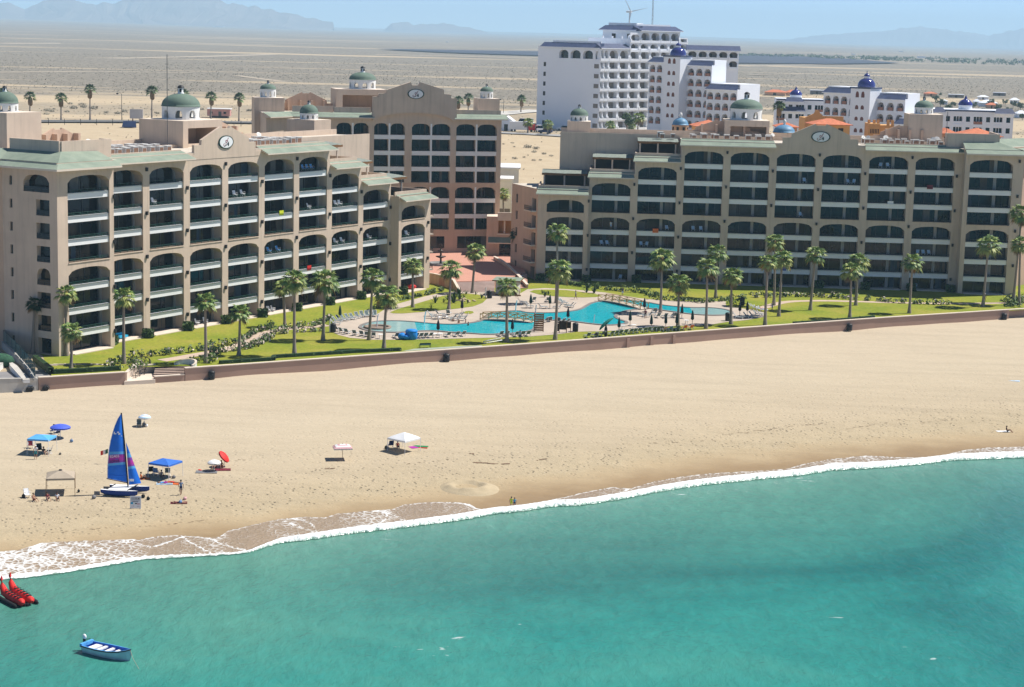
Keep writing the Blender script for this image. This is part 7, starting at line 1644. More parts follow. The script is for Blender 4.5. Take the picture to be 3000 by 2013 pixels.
person(SB(330, 1060), R(50), 'sit', 'person sitting on the sand by the folded chair, left of the tan canopy group', 'skin', 'maroon', 'skin', 1.0)
person(SB(465, 1050), R(30), 'sit', 'person sitting in front of the tan canopy shade, middle of the three', 'maroon', 'navy', 'skin', 1.0)
person(SB(560, 1050), R(20), 'sit', 'person in a white top sitting in front of the tan canopy, rightmost of three', 'white', 'black', 'skin_dk', 1.0)
person(SB(2110, 740), R(-20), 'sit', 'person in black sitting under the white parasol', 'black', 'black', 'skin', 1.0)
person(SB(2165, 735), R(15), 'sit', 'person sitting under the tilted red parasol', 'skin_dk', 'maroon', 'skin_dk', 1.0)
person(SB(1385, 850), R(120), 'sit', 'person leaning on an orange towel between sail and blue canopy', 'orange_f', 'black', 'skin', 1.0)
person(SB(1610, 890), R(100), 'lie', 'person lying on patterned towels in front of the blue canopy', 'ltblue', 'magenta', 'skin', 1.0)
person(SB(1680, 885), R(80), 'lie', 'person with red swimwear lying on an orange towel in front of the blue canopy', 'red', 'red', 'skin', 1.0)
person(SB(1750, 1085), R(100), 'lie', 'person lying on a dark red towel below the walking man', 'maroon', 'navy', 'skin', 1.0)
person(SB(1580, 830), R(30), 'sit', 'person in grey sitting in the shade of the blue canopy', 'grey', 'navy', 'skin_dk', 1.0)
person(SB(430, 600), R(40), 'sit', 'person in black sitting in the shade of the light blue canopy', 'black', 'grey', 'skin', 1.0)
person(PS(2950, 1266), R(70), 'sit', 'person in black swimwear sitting beside a white towel at the right edge', 'black', 'black', 'skin_dk', 1.0)
person(Z6(885, 275), R(10), 'sit', 'person in red sitting under the white canopy', 'red', 'navy', 'skin', 1.0)
person(PX3(2240, 718, .0), R(170), 'stand_long', 'person in light blue shirt and dark trousers standing on the lawn behind the wall', 'paleblue', 'navy', 'skin_dk', 1.08)
person(PX4(580, 303), R(100), 'walk', 'person in blue walking past the oval lawn island', 'bluegrey', 'grey', 'skin_dk', 1.0)
person(PX4(1008, 275), R(180), 'walk', 'person in dark blue walking near the head of the far footbridge', 'navy', 'paleblue', 'skin_dk', 1.0)
person(PX4(85, 150), R(200), 'stand_long', 'person in a white and blue shirt standing in the shade by the right block', 'paleblue', 'navy', 'skin_dk', 1.08)
person(PX4(1217, 478), R(0), 'stand', 'person with a red top standing among the peninsula loungers', 'maroon', 'black', 'skin_dk', 1.0)
person(z8([(180, 1200)])[0] and P(*z8([(180, 1200)])[0], 0), R(30), 'walk', 'person walking on the right lawn beside the palm trio', 'grey', 'bluegrey', 'skin', 1.0)
person(P(2885, 884, .02), R(60), 'walk', 'person with a white cap on the path behind the leaning palm', 'black', 'maroon', 'skin_dk', .95, 'white')
person(PX4(760, 648, .05), R(205), 'recline', 'person in dark blue reclining in the long row behind the wall', 'navy', 'navy', 'skin_dk', 1.0)
person(PX4(2245, 402, .02), R(90), 'recline', 'person in white reclining on a towelled lounger at the right deck end', 'white', 'paleblue', 'skin', 1.0)
person(PX4(2285, 412, .02), R(80), 'recline', 'person with dark hair reclining at the far right lounger of the deck', 'pink', 'bluegrey', 'skin', 1.0)
for i, (x, y) in enumerate(((1535, 568), (1595, 585), (1668, 582), (1695, 612))):
    person(PX3(x, y, -.95), R(40*i), 'stand', ('swimmer under the left lounger cluster, nearest the far pool edge', 'swimmer splashing left of two others in the left pool', 'swimmer in the middle of the left pool, between two others', 'swimmer nearest the lower edge of the left pool')[i], 'skin_dk', 'navy', 'skin_dk', .95, 'hair', 'swimmers in the left pool')
q = MBt @ Vector((0, 0, 0)); bb = bB[1]; person(MBt @ Vector(((bb[0]+(bb[1]-bb[0])*.52), -bb[3]+1.0, 3*FH+.05)), R(0), 'stand', 'person in white standing on a balcony of the right block', 'white', 'paleblue', 'skin', 1.0)
# ================================================================ beach things
def canopy_tent(p, sz, h, rz, m, label, peak=.75, vent=None, val=.22):
    root = empty('canopy_tent', p, rz, label, 'canopy'); s = sz/2; zl = lambda x, y: -.05
    for x in (-s, s):
        for y in (-s, s): g = MB(); g.tube([(x*1.02, y*1.02, -.4), (x, y, h)], .03, 6); g.build('leg', M['white'] if vent is None else M['wood'], root)
    g = MB(); n = 8
    for k in range(4):
        a, b = [(-s, -s), (s, -s), (s, s), (-s, s)][k], [(s, -s), (s, s), (-s, s), (-s, -s)][k]; rows = []
        for i in range(n+1):
            t = i/n; row = []
            for j in range(n+1):
                u = j/n; x, y = a[0]+(b[0]-a[0])*u, a[1]+(b[1]-a[1])*u; row.append((x*(1-t), y*(1-t), h+peak*(t**.8)-.10*math.sin(math.pi*u)*math.sin(math.pi*t)*(1-t)))
            rows.append(row)
        g.grid(rows, 0); g.grid([[(q[0], q[1], q[2]-.015) for q in r[::-1]] for r in rows], 0)
        g.face([(a[0], a[1], h-val), (b[0], b[1], h-val), (b[0], b[1], h), (a[0], a[1], h)]); g.face([(b[0]*.99, b[1]*.99, h-val), (a[0]*.99, a[1]*.99, h-val), (a[0]*.99, a[1]*.99, h), (b[0]*.99, b[1]*.99, h)])
    g.build('canopy', m, root)
    if vent: g = MB(); g.lathe([(.22, h+peak-.1), (.18, h+peak+.06), (.02, h+peak+.1)], (0, 0, 0), 8); g.build('vent_cap', vent, root)
    return root
canopy_tent(SB(412, 590), 2.75, 2.0, R(-8), M['ltblue'], 'light blue square canopy on poles, leftmost on the beach', .35)
canopy_tent(SB(595, 975), 3.2, 2.0, R(12), M['tan'], 'pale tan peaked canopy over an empty patch of shade', .65, M['dark'])
canopy_tent(SB(1620, 828), 2.9, 1.9, R(-24), M['canopyblue'], 'royal blue square canopy right of the sail', .35)
canopy_tent(Z6(945, 305), 3.0, 1.75, R(-38), M['white'], 'white peaked canopy in the middle of the beach', .75)
parasol_open(SB(592, 445), 1.3, 1.45, M['umbblue'], 'round blue parasol behind the light blue canopy')
parasol_open(SB(1415, 330), .85, 1.25, M['white'], 'small round parasol with pale teal rings, farthest up the beach', M['paleblue'], drop=.42)
parasol_open(SB(2095, 765), .82, 1.05, M['white'], 'small white parasol beside the tilted red one', drop=.40)
parasol_open(SB(2195, 725), .85, 1.3, M['red'], 'red parasol tipped steeply on its side', tilt=(.1, .85), drop=.3)
parasol_open(Z6(345, 385), 1.25, 1.55, M['white'], 'square pink and white striped parasol alone on the open sand', M['pink'], drop=.32, sq=True, rz=R(12))
def beach_chair(p, rz, m, label, group=None, fr_m='white', k=1.):
    root = empty('beach_chair', p, rz, label, 'chair', group); root.scale = (k,)*3; g = MB()
    for s in (-.28, .28): g.tube([(s, -.3, 0), (s, .25, .42), (s, .42, .95)], .025, 5); g.tube([(s, .35, 0), (s, -.28, .42)], .025, 5); g.tube([(s, -.28, .62), (s, .3, .62)], .03, 5)
    g.build('frame', M[fr_m], root); g = MB(); g.box(-.27, .27, -.28, .25, .36, .40); g.build('seat', m, root); g = MB(); g.grid([[(-.27, .24, .40), (.27, .24, .40)], [(-.27, .42, .98), (.27, .42, .98)]], 0, False); g.grid([[(.27, .27, .40), (-.27, .27, .40)], [(.27, .45, .98), (-.27, .45, .98)]], 0, False); g.build('backrest', m, root); return root
beach_chair(SB(1360, 340), R(10), M['sling'], 'grey beach chair beside the small teal ringed parasol', k=1.05)
beach_chair(SB(555, 425), R(-30), M['navy'], 'dark blue chair under the round blue parasol', k=1.2)
beach_chair(SB(520, 405), R(-20), M['navy'], 'second dark blue chair behind the light blue canopy', k=1.2)
beach_chair(SB(300, 545), R(20), M['maroon'], 'maroon folding chair at the left pole of the light blue canopy', k=1.1)
beach_chair(SB(390, 590), R(30), M['black'], 'black chair under the light blue canopy', k=1.15); beach_chair(SB(480, 600), R(-80), M['black'], 'black chair facing sideways under the light blue canopy', k=1.1)
beach_chair(SB(1470, 800), R(200), M['black'], 'black chair at the left edge of the royal blue canopy shade', k=1.1); beach_chair(SB(1530, 810), R(170), M['bluegrey'], 'blue grey chair in the royal blue canopy shade', k=1.05); beach_chair(SB(1640, 810), R(190), M['sling'], 'grey chair at the right of the royal blue canopy shade', k=1.05)
beach_chair(SB(270, 1030), R(40), M['white'], 'white chair left of the people by the tan canopy', k=1.05)
beach_chair(Z6(815, 275), R(200), M['navy'], 'striped dark chair under the white canopy', k=1.1)
def towel(p, w_, l_, rz, m, label, group=None):
    g = MB(); g.grid([[(-w_/2+w_*i/4, -l_/2+l_*j/6, .04+.03*mnoise.noise(Vector((i*.9+p.x, j*.8, 0)))) for i in range(5)] for j in range(7)]); g.box(-w_/2, w_/2, -l_/2, l_/2, -.02, .01); o = g.build('towel', m); o.location = p; o.rotation_euler = (0, 0, rz); return tag(o, label, 'towel', group)
towel(SB(1610, 890), 1.2, 1.9, R(100), M['paleblue'], 'pale blue towel under the person before the blue canopy'); towel(SB(1685, 890), .9, 1.8, R(80), M['orange_f'], 'orange towel under the person in red swimwear'); towel(SB(1400, 845), .9, 1.6, R(110), M['orange_f'], 'orange towel right of the sail')
towel(SB(2020, 778), 1.3, 2.6, R(95), M['grey'], 'flat dark grey sheet beside the white parasol'); towel(SB(2180, 755), 1.2, 1.9, R(100), M['maroon'], 'dark red mat under the red parasol'); towel(SB(1955, 758), .3, .5, R(40), M['red'], 'small red towel end at the tip of the grey sheet')  # first one: flat dark grey sheet left of the white parasol
towel(SB(1750, 1080), 1.0, 1.9, R(100), M['maroon'], 'dark red towel under the person below the walking man'); towel(PS(2938, 1264), .85, 1.9, R(100), M['white'], 'white towel beside the sitting person at the right edge'); towel(PS(2970, 1116), 1.0, 1.9, R(75), M['paleblue'], 'pale blue towel alone high on the right sand')
towel(Z6(1040, 270), 1.0, 1.2, R(30), M['magenta'], 'crumpled magenta towel right of the white canopy'); towel(Z6(1110, 262), 1.0, 1.9, R(80), M['green'], 'green patterned mat at the right pole of the white canopy'); towel(Z6(1125, 275), .5, 1.4, R(80), M['red'], 'red strip of cloth beside the green mat')
def bag(p, s, m, label):
    root = empty('beach_bag', p, rnd.uniform(0, 3), label, 'bag'); g = MB(); g.ell((0, 0, s*.35), s*.5, s*.35, s*.4, 0, 10, 6); g.build('bag_body', m, root); g = MB(); g.tube([(-s*.3, 0, s*.6), (0, 0, s*.95), (s*.3, 0, s*.6)], .02, 5); g.build('handle', m, root)
for x, y, s, m, lab in ((1408, 328, .7, 'grey', 'grey bag beside the beach chair at the small ringed parasol'), (1435, 335, .5, 'white', 'white bag right of the grey bag'), (588, 610, .35, 'dark', 'small dark bag on the sand right of the light blue canopy'), (700, 485, .5, 'bluegrey', 'small blue grey bag alone right of the blue parasol'), (920, 1040, .6, 'grey', 'grey bag in the shadow tip of the sail boat'), (770, 975, .45, 'black', 'black shoe bag at the right pole of the tan canopy'), (1400, 1030, .55, 'black', 'dark bag right of the sign board'), (1450, 1050, .5, 'black', 'dark bag farther right of the sign board'), (1765, 1085, .55, 'bluegrey', 'blue grey bag by the dark red towel'), (1810, 1050, .5, 'pink', 'pink bag by the dark red towel'), (230, 1030, .6, 'black', 'black bag by the white chair at the left'), (1700, 840, .5, 'grey', 'grey bag at the edge of the royal blue canopy shade'), (775, 285, .6, 'black', 0)):
    bag(SB(x, y) if lab else Z6(x, y), s, M[m], lab or 'black bag at the left pole of the white canopy')
# catamaran
mb_ = SB(1255, 985); Yc = mb_.y; S = lambda x, y, dy=0.: PY(*ZB(x, y), Yc+dy)
cat_ = empty('catamaran', mb_, 0, 'beached catamaran with a blue sail striped magenta and a small jib', 'sailboat'); O = Vector(mb_)
def hull(pts, label_m, name):
    """pts: (centre, half width, depth) from stern to bow"""
    g = MB(); rows = []
    for c, hw, dz in pts:
        c = Vector(c)-O; rows.append([c+Vector((0, -hw, 0)), c+Vector((0, -hw*.9, -dz*.55)), c+Vector((0, 0, -dz)), c+Vector((0, hw*.9, -dz*.55)), c+Vector((0, hw, 0))])
    g.grid(rows, 0); g.face(rows[0]); g.face(rows[-1][::-1]); g.grid([[r[0] for r in rows], [r[4] for r in rows]], 1, False); return g.build(name, [M['hullblue'], M['white']], cat_)
gz = mb_.z
def H(x, y): p = SB(x, y); return p
for (xa, ya), (xb, yb), nm in (((985, 1012), (1345, 1030), 0), ((1075, 965), (1462, 985), 1)):
    a, b = H(xa, ya), H(xb, yb); d = b-a; pts = []
    for i, (t, hw, dz) in enumerate(((0, .17, .42), (.15, .22, .66), (.45, .24, .74), (.75, .20, .72), (.92, .11, .62), (1.0, .03, .46))): pts.append((a+d*t+Vector((0, 0, .72+.20*max(0, t-.5)+.10*(1-t))), hw, dz))
    hull(pts, None, 'hull')
    g = MB(); s = a-O; g.box(-.75, -.1, -.04, .04, .1, .55, 0, Matrix.Translation(s)); g.build('rudder', M['grey'], cat_)
g = MB(); a0, a1, b1, b0 = [v-O+Vector((0, 0, .82)) for v in (H(1050, 1012), H(1250, 1025), H(1345, 972), H(1130, 965))]
g.face([a0, a1, b1, b0]); g.face([v-Vector((0, 0, .05)) for v in (b0, b1, a1, a0)]); g.build('trampoline', M['white'], cat_)
g = MB(); g.tube([a1+Vector((0, 0, .03)), b1+Vector((0, 0, .03))], .07, 6); g.tube([a0+Vector((0, 0, .03)), b0+Vector((0, 0, .03))], .07, 6); g.build('crossbeam', M['dark'], cat_)
sail_m = []
def sailrow(y):   # zoom y along the mast -> mast x
    return interp([(200, 1186), (500, 1218), (650, 1230), (800, 1241), (905, 1252)], y)
g = MB(); g.tube([S(1186, 200)-O, S(1218, 500)-O, S(1234, 700)-O, S(1254, 945)-O], .085, 8); g.build('mast', M['black'], cat_)
g = MB(); g.tube([S(1042, 842, -.9)-O, S(1250, 885)-O], .05, 6); g.build('boom', M['dark'], cat_)
LEECH = [(0, 1180, 212), (.1, 1150, 258), (.2, 1120, 330), (.3, 1098, 400), (.4, 1080, 470), (.52, 1063, 560), (.62, 1056, 640), (.72, 1050, 710), (.85, 1048, 780), (1, 1048, 838)]
LUFF = [(0, 1188, 212), (1, 1249, 880)]
def leech(t): return (interp([(a, b) for a, b, c in LEECH], t), interp([(a, c) for a, b, c in LEECH], t))
bands = [(0, .545, 0), (.545, .582, 1), (.582, .60, 2), (.60, .672, 3), (.672, .70, 2), (.70, .735, 1), (.735, 1.0, 0)]
def sail_pt(t, u):
    lx, ly = leech(t); mx, my = 1188+(1249-1188)*t, 212+(880-212)*t; x, y = mx+(lx-mx)*u, my+(ly-my)*u+3.5*math.sin(t*22)*math.sin(math.pi*u)*0
    return S(x, y, -.9*u*t-.35*math.sin(math.pi*u)*math.sin(math.pi*min(1, t+.1)))-O
SM = [M['sailblue'], M['ltblue'], M['purple'], M['magenta'], M['white']]
g = MB()
for t0, t1, mi in bands:
    k = max(1, int((t1-t0)*24)); rows = [[sail_pt(t0+(t1-t0)*i/k, u/8) for u in range(9)] for i in range(k+1)]
    g.grid(rows, mi); g.grid([[q+Vector((0, .03, 0)) for q in r[::-1]] for r in rows], mi)
rows = [[sail_pt(i/30, .965)+Vector((0, -.012, 0)), sail_pt(i/30, 1.0)+Vector((0, -.012, 0))] for i in range(31)]; g.grid(rows, 4)
for t in (.13, .26, .39, .51, .64, .77, .9): g.tube([sail_pt(t, .02)+Vector((0, -.02, 0)), sail_pt(t+.01, .5)+Vector((0, -.02, 0)), sail_pt(t+.015, .98)+Vector((0, -.02, 0))], .018, 4, 0)
main = g.build('mainsail', SM, cat_)
def text_mesh(s, size, m, name, parent, Mx):
    cu = bpy.data.curves.new(name, 'FONT'); cu.body = s; cu.size = size; cu.extrude = .004; cu.align_x = 'CENTER'; cu.align_y = 'CENTER'
    o = bpy.data.objects.new(name, cu); COL.objects.link(o); dg = bpy.context.evaluated_depsgraph_get(); dg.update(); me = bpy.data.meshes.new_from_object(o.evaluated_get(dg)); bpy.data.objects.remove(o)
    me.transform(Mx); me.materials.clear(); me.materials.append(m); o = bpy.data.objects.new(name, me); COL.objects.link(o)
    if parent is not None: setpar(o, parent)
    return o
def sailtext(s, t, u0, u1, m, flip, name):
    a, b = sail_pt(t, u0), sail_pt(t, u1); c = sail_pt(t, (u0+u1)/2); ex = (b-a).normalized(); mast_d = (sail_pt(t-.05, .5)-sail_pt(t+.05, .5)).normalized(); ey = (mast_d-ex*mast_d.dot(ex)).normalized(); ez = ex.cross(ey)
    sz = (b-a).length/2.95; Mx = Matrix(((ex.x, ey.x, ez.x, 0), (ex.y, ey.y, ez.y, 0), (ex.z, ey.z, ez.z, 0), (0, 0, 0, 1))); Mx.translation = c+Vector((0, -.12, 0))
    return text_mesh(s, sz, m, name, main, Mx @ Matrix.Diagonal((-1 if flip else 1, 1, 1, 1)))
sailtext('82403', .605, .94, .28, M['white'], False, 'sail_number'); sailtext('82403', .672, .94, .28, M['navy'], True, 'sail_number')
g = MB(); c = sail_pt(.30, .42)+Vector((0, -.1, 0))
for x0, x1, z0, z1 in ((-.55, -.42, .0, .28), (-.42, -.25, 0, .1), (-.15, .05, .12, .30), (-.02, .2, -.06, .12), (.3, .4, -.25, -.15)): g.box(x0, x1, -.01, .01, z0, z1, 0, Matrix.Translation(c))
g.build('sail_badge', M['white'], main)
def jib_pt(t, u):
    la, lb = (1232, 490), (1262, 905); ha, hb = (1234, 490), (1382, 888); l = (la[0]+(lb[0]-la[0])*t, la[1]+(lb[1]-la[1])*t); r = (ha[0]+(hb[0]-ha[0])*t, ha[1]+(hb[1]-ha[1])*t)
    return S(l[0]+(r[0]-l[0])*u, l[1]+(r[1]-l[1])*u, -.25+.7*u*t-.25*math.sin(math.pi*u)*t)-O
g = MB()
for t0, t1, mi in ((0, .26, 0), (.26, .36, 1), (.36, .43, 2), (.43, .53, 3), (.53, .57, 2), (.57, .63, 1), (.63, 1, 0)):
    rows = [[jib_pt(t0+(t1-t0)*i/3, u/6) for u in range(7)] for i in range(4)]; g.grid(rows, mi); g.grid([[q+Vector((0, .03, 0)) for q in r[::-1]] for r in rows], mi)
g.box(-.35, .15, -.02, .02, -.12, .15, 4, Matrix.Translation(jib_pt(.9, .35)+Vector((0, -.06, 0)))); g.build('jib', SM, cat_)
# sign board
p = SB(1325, 1138); root = empty('sign_board', p, R(4), 'white sign board with faded pictures standing in front of the catamaran', 'sign')
for s in (-.55, .55): g = MB(); g.box(s-.04, s+.04, -.03, .35, 0, .12); g.build('foot', M['white'], root)
g = MB(); Tl = Matrix.Rotation(R(-8), 4, 'X'); g.box(-.62, .62, -.03, .03, .05, 1.45, 0, Tl); g.build('panel', M['white'], root); g = MB()
for x0, x1, z0, z1, m in ((-.5, .5, .98, 1.33, 1), (.02, .1, 1.15, 1.25, 2), (.3, .42, 1.12, 1.25, 2), (-.5, .5, .86, .93, 1), (-.35, .3, .78, .83, 3), (-.55, -.28, .55, .75, 4), (-.05, .15, .55, .66, 2), (.15, .5, .5, .62, 5), (-.3, -.2, .28, .36, 5), (.15, .45, .28, .33, 1)): g.box(x0, x1, -.045, -.032, z0, z1, m, Tl)
g.build('pictures', [M['white'], mat('faded_grey_print', (.45, .46, .48), .8, .1), M['dark'], M['navy'], M['cyan'], M['pink']], root)
# flag behind the sail
p = SB(1060, 700); root = empty('flag', p, 0, 'small green, white and red flag behind the sail', 'flag'); g = MB(); g.tube([(0, 0, 0), (0, 0, 1.95)], .025, 5); g.build('flagpole', M['white'], root)
g = MB()
for i, k in enumerate((0, 1, 2)): g.grid([[(-.04-.30*i-.30*t/3, .06*math.sin(t*1.5+i*3), z-.10*(i+t/3)) for t in range(4)] for z in (1.35, 1.9)], k)
g.build('cloth', [mat('flag_green', (.03, .10, .06), .8, .05), M['white'], M['red']], root)
# ================================================================ boats on the water
zw = lambda x, y, z=SEA: P(.29953*x, 1550+.29953*y, z)
a, b = zw(850, 1190), zw(1270, 1290); d = b-a; ang = math.atan2(d.y, d.x); Ln = d.length*1.02
root = empty('motor_boat', a, ang, 'small open blue and white motor boat with an outboard, moored in the shallows', 'boat'); W2 = .95
st = [(0, .82, .0), (.12, .90, .0), (.35, .98, .0), (.6, .92, .04), (.8, .66, .14), (.93, .30, .28), (1, .03, .40)]
g = MB(); ro, ri = [], []
for t, w_, s in st:
    x = Ln*t; w2 = w_*W2; ht = .72+s; ro.append([(x, -w2, ht), (x+.05*t, -w2*.92, .30+s*.4), (x-.2*t, -w2*.55, -.2), (x-.35*t, 0, -.3), (x-.2*t, w2*.55, -.2), (x+.05*t, w2*.92, .30+s*.4), (x, w2, ht)])
    ri.append([(x*.985+.04, -w2*.90, ht), (x*.98+.04, -w2*.8, .22), (x*.98+.04, w2*.8, .22), (x*.985+.04, w2*.90, ht)])
g.grid(ro, 0); g.face([ro[0][i] for i in range(7)], 0); g.build('hull', [mat('chalky_boat_paint', (.52, .62, .68), .5, .15, 1.2)], root)
g = MB(); g.grid(ri, 0, False); g.face(ri[0][::-1]); g.grid([[r[0] for r in ro], [r[0] for r in ri]], 1, False); g.grid([[r[3] for r in ri], [r[6] for r in ro]], 1, False); g.build('inner_hull', [M['canopyblue'], M['ltblue']], root)
g = MB(); rb = lambda off: [(x, y*1.02, z+off) for x, y, z in [r[0] for r in ro]]
for k in (0, 6): g.tube([(r[k][0], r[k][1]*1.01, r[k][2]-.08) for r in ro], .05, 5)
g.build('rub_rail', M['dark'], root)
for t, w_ in ((.17, .8), (.33, .9), (.50, .86), (.66, .74), (.83, .5)):
    g = MB(); x = Ln*t; g.box(x-(.16 if t > .2 else .35), x+(.16 if t > .2 else .35), -w_*W2*.95, w_*W2*.95, .42, .55); g.build('bench', M['white'], root)
g = MB(); g.box(-.12, .12, -.82*W2, .82*W2, .55, .86); g.build('transom', M['ltblue'], root)
g = MB(); g.ell((-.28, 0, 1.25), .22, .16, .26, 0, 10, 6); g.build('outboard_cowl', M['white'], root); g = MB(); g.tube([(-.28, 0, 1.1), (-.34, 0, .1), (-.36, 0, -.35)], [.14, .09, .06], 8); g.tube([(-.1, 0, 1.05), (.35, .1, 1.15)], .03, 5); g.build('outboard_leg', M['dark'], root)
q0, q1 = Vector((Ln, 0, 1.05)), None; g = MB(); e = root.matrix_world; p1 = zw(1360, 1372)-a; Ri = Matrix.Rotation(-ang, 4, 'Z'); p1 = Ri @ p1
g.tube([(Ln*.99, 0, 1.0), (Ln*.99+(p1.x-Ln)*.35, p1.y*.35, .45), (p1.x, p1.y, .02)], .02, 4); o = g.build('mooring_rope', M['tan']); o.location = a; o.rotation_euler = (0, 0, ang); tag(o, 'thin mooring rope running from the boat bow into the water', 'rope')
def banana(aft, fore, label):
    d = fore-aft; ang = math.atan2(d.y, d.x); ln = d.length; root = empty('banana_boat', aft, ang, label, 'inflatable boat', 'red banana boats')
    g = MB(); pts = [(0, 0, .42), (.25, 0, .50), (ln*.35, 0, .48), (ln*.7, 0, .5), (ln*.88, 0, .66), (ln*.98, 0, 1.15), (ln*1.02, 0, 1.75), (ln*1.0, 0, 2.1)]; g.tube(pts, [.12, .36, .40, .40, .38, .27, .16, .05], 12); g.build('tube', M['red'], root)
    g = MB(); g.tube([(.1, .62, .15), (.5, .62, .15), (ln*.85, .62, .18), (ln*.98, .62, .35)], [.1, .24, .24, .1], 10); g.tube([(.1, -.62, .15), (.5, -.62, .15), (ln*.85, -.62, .18), (ln*.98, -.62, .35)], [.1, .24, .24, .1], 10); g.build('outrigger', M['black'], root)
    g = MB()
    for i in range(5): x = ln*(.14+.14*i); g.box(x-.14, x+.14, -.2, .2, .84, .92); g.tube([(x+.2, -.18, .85), (x+.2, -.18, 1.05), (x+.2, .18, 1.05), (x+.2, .18, .85)], .03, 5)
    g.build('seat_pad', M['black'], root); return root
banana(zw(225, 772), zw(20, 665), 'red banana boat with black seats, the left and nearer of the pair'); banana(zw(315, 752), zw(105, 630), 'red banana boat with upturned nose, the right one of the pair')
# dug sand pit and seaweed strips
c = Z6(1570, 660); g = MB(); rows = []
for i in range(15):
    r_ = i/14; rows.append([(4.2*r_*math.cos(2*math.pi*j/40), 4.0*r_*math.sin(2*math.pi*j/40), .05+.0*r_+(.38*math.exp(-((r_-.55)/.16)**2)-.25*math.exp(-(r_/.35)**2))*(1+.6*mnoise.noise(Vector((3*math.cos(2*math.pi*j/40), 3*math.sin(2*math.pi*j/40), r_*3))))-.3*sm(.8, 1, r_)) for j in range(40)])
g.grid(rows, 0, True, True); o = g.build('sand_pit', M.setdefault('dugsand', mat('dug_sand', (.42, .34, .22), .95, .08, 1, .4))); o.location = c; tag(o, kind='structure')
g = MB(); r_ = random.Random(5)
for a, b, n in (((1630, 420), (1780, 428), 34), ((1800, 432), (1860, 432), 10), ((1905, 436), (1972, 432), 22), ((2250, 398), (2337, 385), 20), ((1590, 335), (1625, 336), 7), ((180, 483), (280, 478), 12), ((1400, 690), (1510, 700), 24), ((1510, 708), (1640, 690), 22), ((1640, 690), (1750, 655), 16)):
    for i in range(n):
        t = r_.random(); p = Z6(a[0]+(b[0]-a[0])*t, a[1]+(b[1]-a[1])*t+r_.uniform(-3, 3)); s = r_.uniform(.06, .2); an = r_.uniform(-.5, .5); u = Vector((math.cos(an), math.sin(an), 0))*s; v = Vector((-math.sin(an), math.cos(an), 0))*s*.4
        g.face([p-u-v+Vector((0, 0, .03)), p+u-v+Vector((0, 0, .03)), p+u+v+Vector((0, 0, .09)), p-u+v+Vector((0, 0, .06))])
for x0, y0, x1, y1, n in ((2100, 1277, 2330, 1250, 50), (2330, 1248, 2420, 1243, 20), (2480, 1258, 2640, 1230, 40), (2700, 1240, 2800, 1225, 20), (1900, 1300, 2100, 1290, 20), (640, 1358, 760, 1342, 8), (1180, 1620/1.19, 1330, 1345, 14), (420, 1545, 640, 1520, 26), (150, 1562, 330, 1545, 14)):
    for i in range(n):
        t = r_.random(); p = PS(x0+(x1-x0)*t, y0+(y1-y0)*t+5*mnoise.noise(Vector((t*9, x0, 0)))); s = r_.uniform(.06, .2); u = Vector((s, r_.uniform(-.1, .1), 0)); v = Vector((0, s*.3, 0)); k = Vector((0, 0, .05)); g.face([p-u-v+k, p+u-v+k, p+u+v+k, p-u+v+k])
tag(g.build('seaweed', mat('dry_seaweed', (.20, .13, .08), .95, .3, 2)), kind='stuff')
# ================================================================ roof things, balcony things
def ac_unit(s=1.): 
    root = empty('air_conditioner', (0, 0, 0)); g = MB(); g.box(-.55*s, .55*s, -.5*s, .5*s, .1, 1.15*s); g.box(-.6*s, .6*s, -.55*s, .55*s, 1.15*s, 1.22*s); g.build('casing', M['ac_white'], root); g = MB(); g.box(-.45*s, .45*s, -.53*s, -.501*s, .2, 1.0*s); g.box(.552*s, .58*s, -.4*s, .4*s, .2, 1.0*s); g.build('grille', M['ac_grill'], root); return root
AC = ac_unit(); acf = [True]
def put_ac(p, rz, label, group, k=1.):
    if acf[0]: AC.location = p; AC.rotation_euler = (0, 0, rz); AC.scale = (k,)*3; tag(AC, label, 'air conditioner', group); acf[0] = False
    else: dup(AC, p, rz, label, group, k)['category'] = 'air conditioner'
ZR = 8*FH+1.15
for (u0, u1), grp, lab in (((17.5, 31), 'air conditioners left of the left gable', 'boxy air conditioner on the roof of the left block, left of its gable'), ((53.5, 66), 'air conditioners right of the left gable', 'boxy air conditioner on the roof of the left block, right of its gable')):
    for r in range(3):
        for i in range(8):
            if rnd.random() < .12: continue
            u = u0+(u1-u0)*i/7+rnd.uniform(-.25, .25); put_ac(MA @ Vector((XA(u), 3.0+r*2.5+rnd.uniform(-.2, .2), ZR+.02)), angA, lab, grp, rnd.uniform(.95, 1.2))
for (u0, u1), grp, lab in (((14.5, 32), 'air conditioners right of the right gable', 'pale air conditioner on the roof of the right block, right of its gable'), ((53, 76), 'air conditioners left of the right gable', 'pale air conditioner on the roof of the right block, left of its gable')):
    for r in range(2):
        for i in range(11):
            if rnd.random() < .2: continue
            u = u0+(u1-u0)*i/10+rnd.uniform(-.3, .3); put_ac(MBt @ Vector((XB(u), 4.0+r*3.5+rnd.uniform(-.4, .4), ZR+.02)), angB, lab, grp, rnd.uniform(.8, 1.1))
def dish(p, r, rz, label):
    root = empty('satellite_dish', p, rz, label, 'satellite dish', 'roof dishes'); g = MB(); g.tube([(0, 0, 0), (0, 0, 1.0)], .05, 5); g.build('mast', M['mull'], root); T = Matrix.Translation((0, -.05, 1.25)) @ Matrix.Rotation(R(55), 4, 'X'); g = MB(); g.lathe([(.02, 0), (r*.6, .12*r), (r, .32*r)], (0, 0, 0), 16); g.lathe([(r, .30*r), (r*.6, .08*r), (.02, -.04)], (0, 0, 0), 16); g.xf(T); g.build('reflector', M['ac_white'], root); g = MB(); g.tube([T @ Vector((0, 0, 0)), T @ Vector((0, 0, r*.8))], .03, 5); g.build('feed_arm', M['mull'], root)
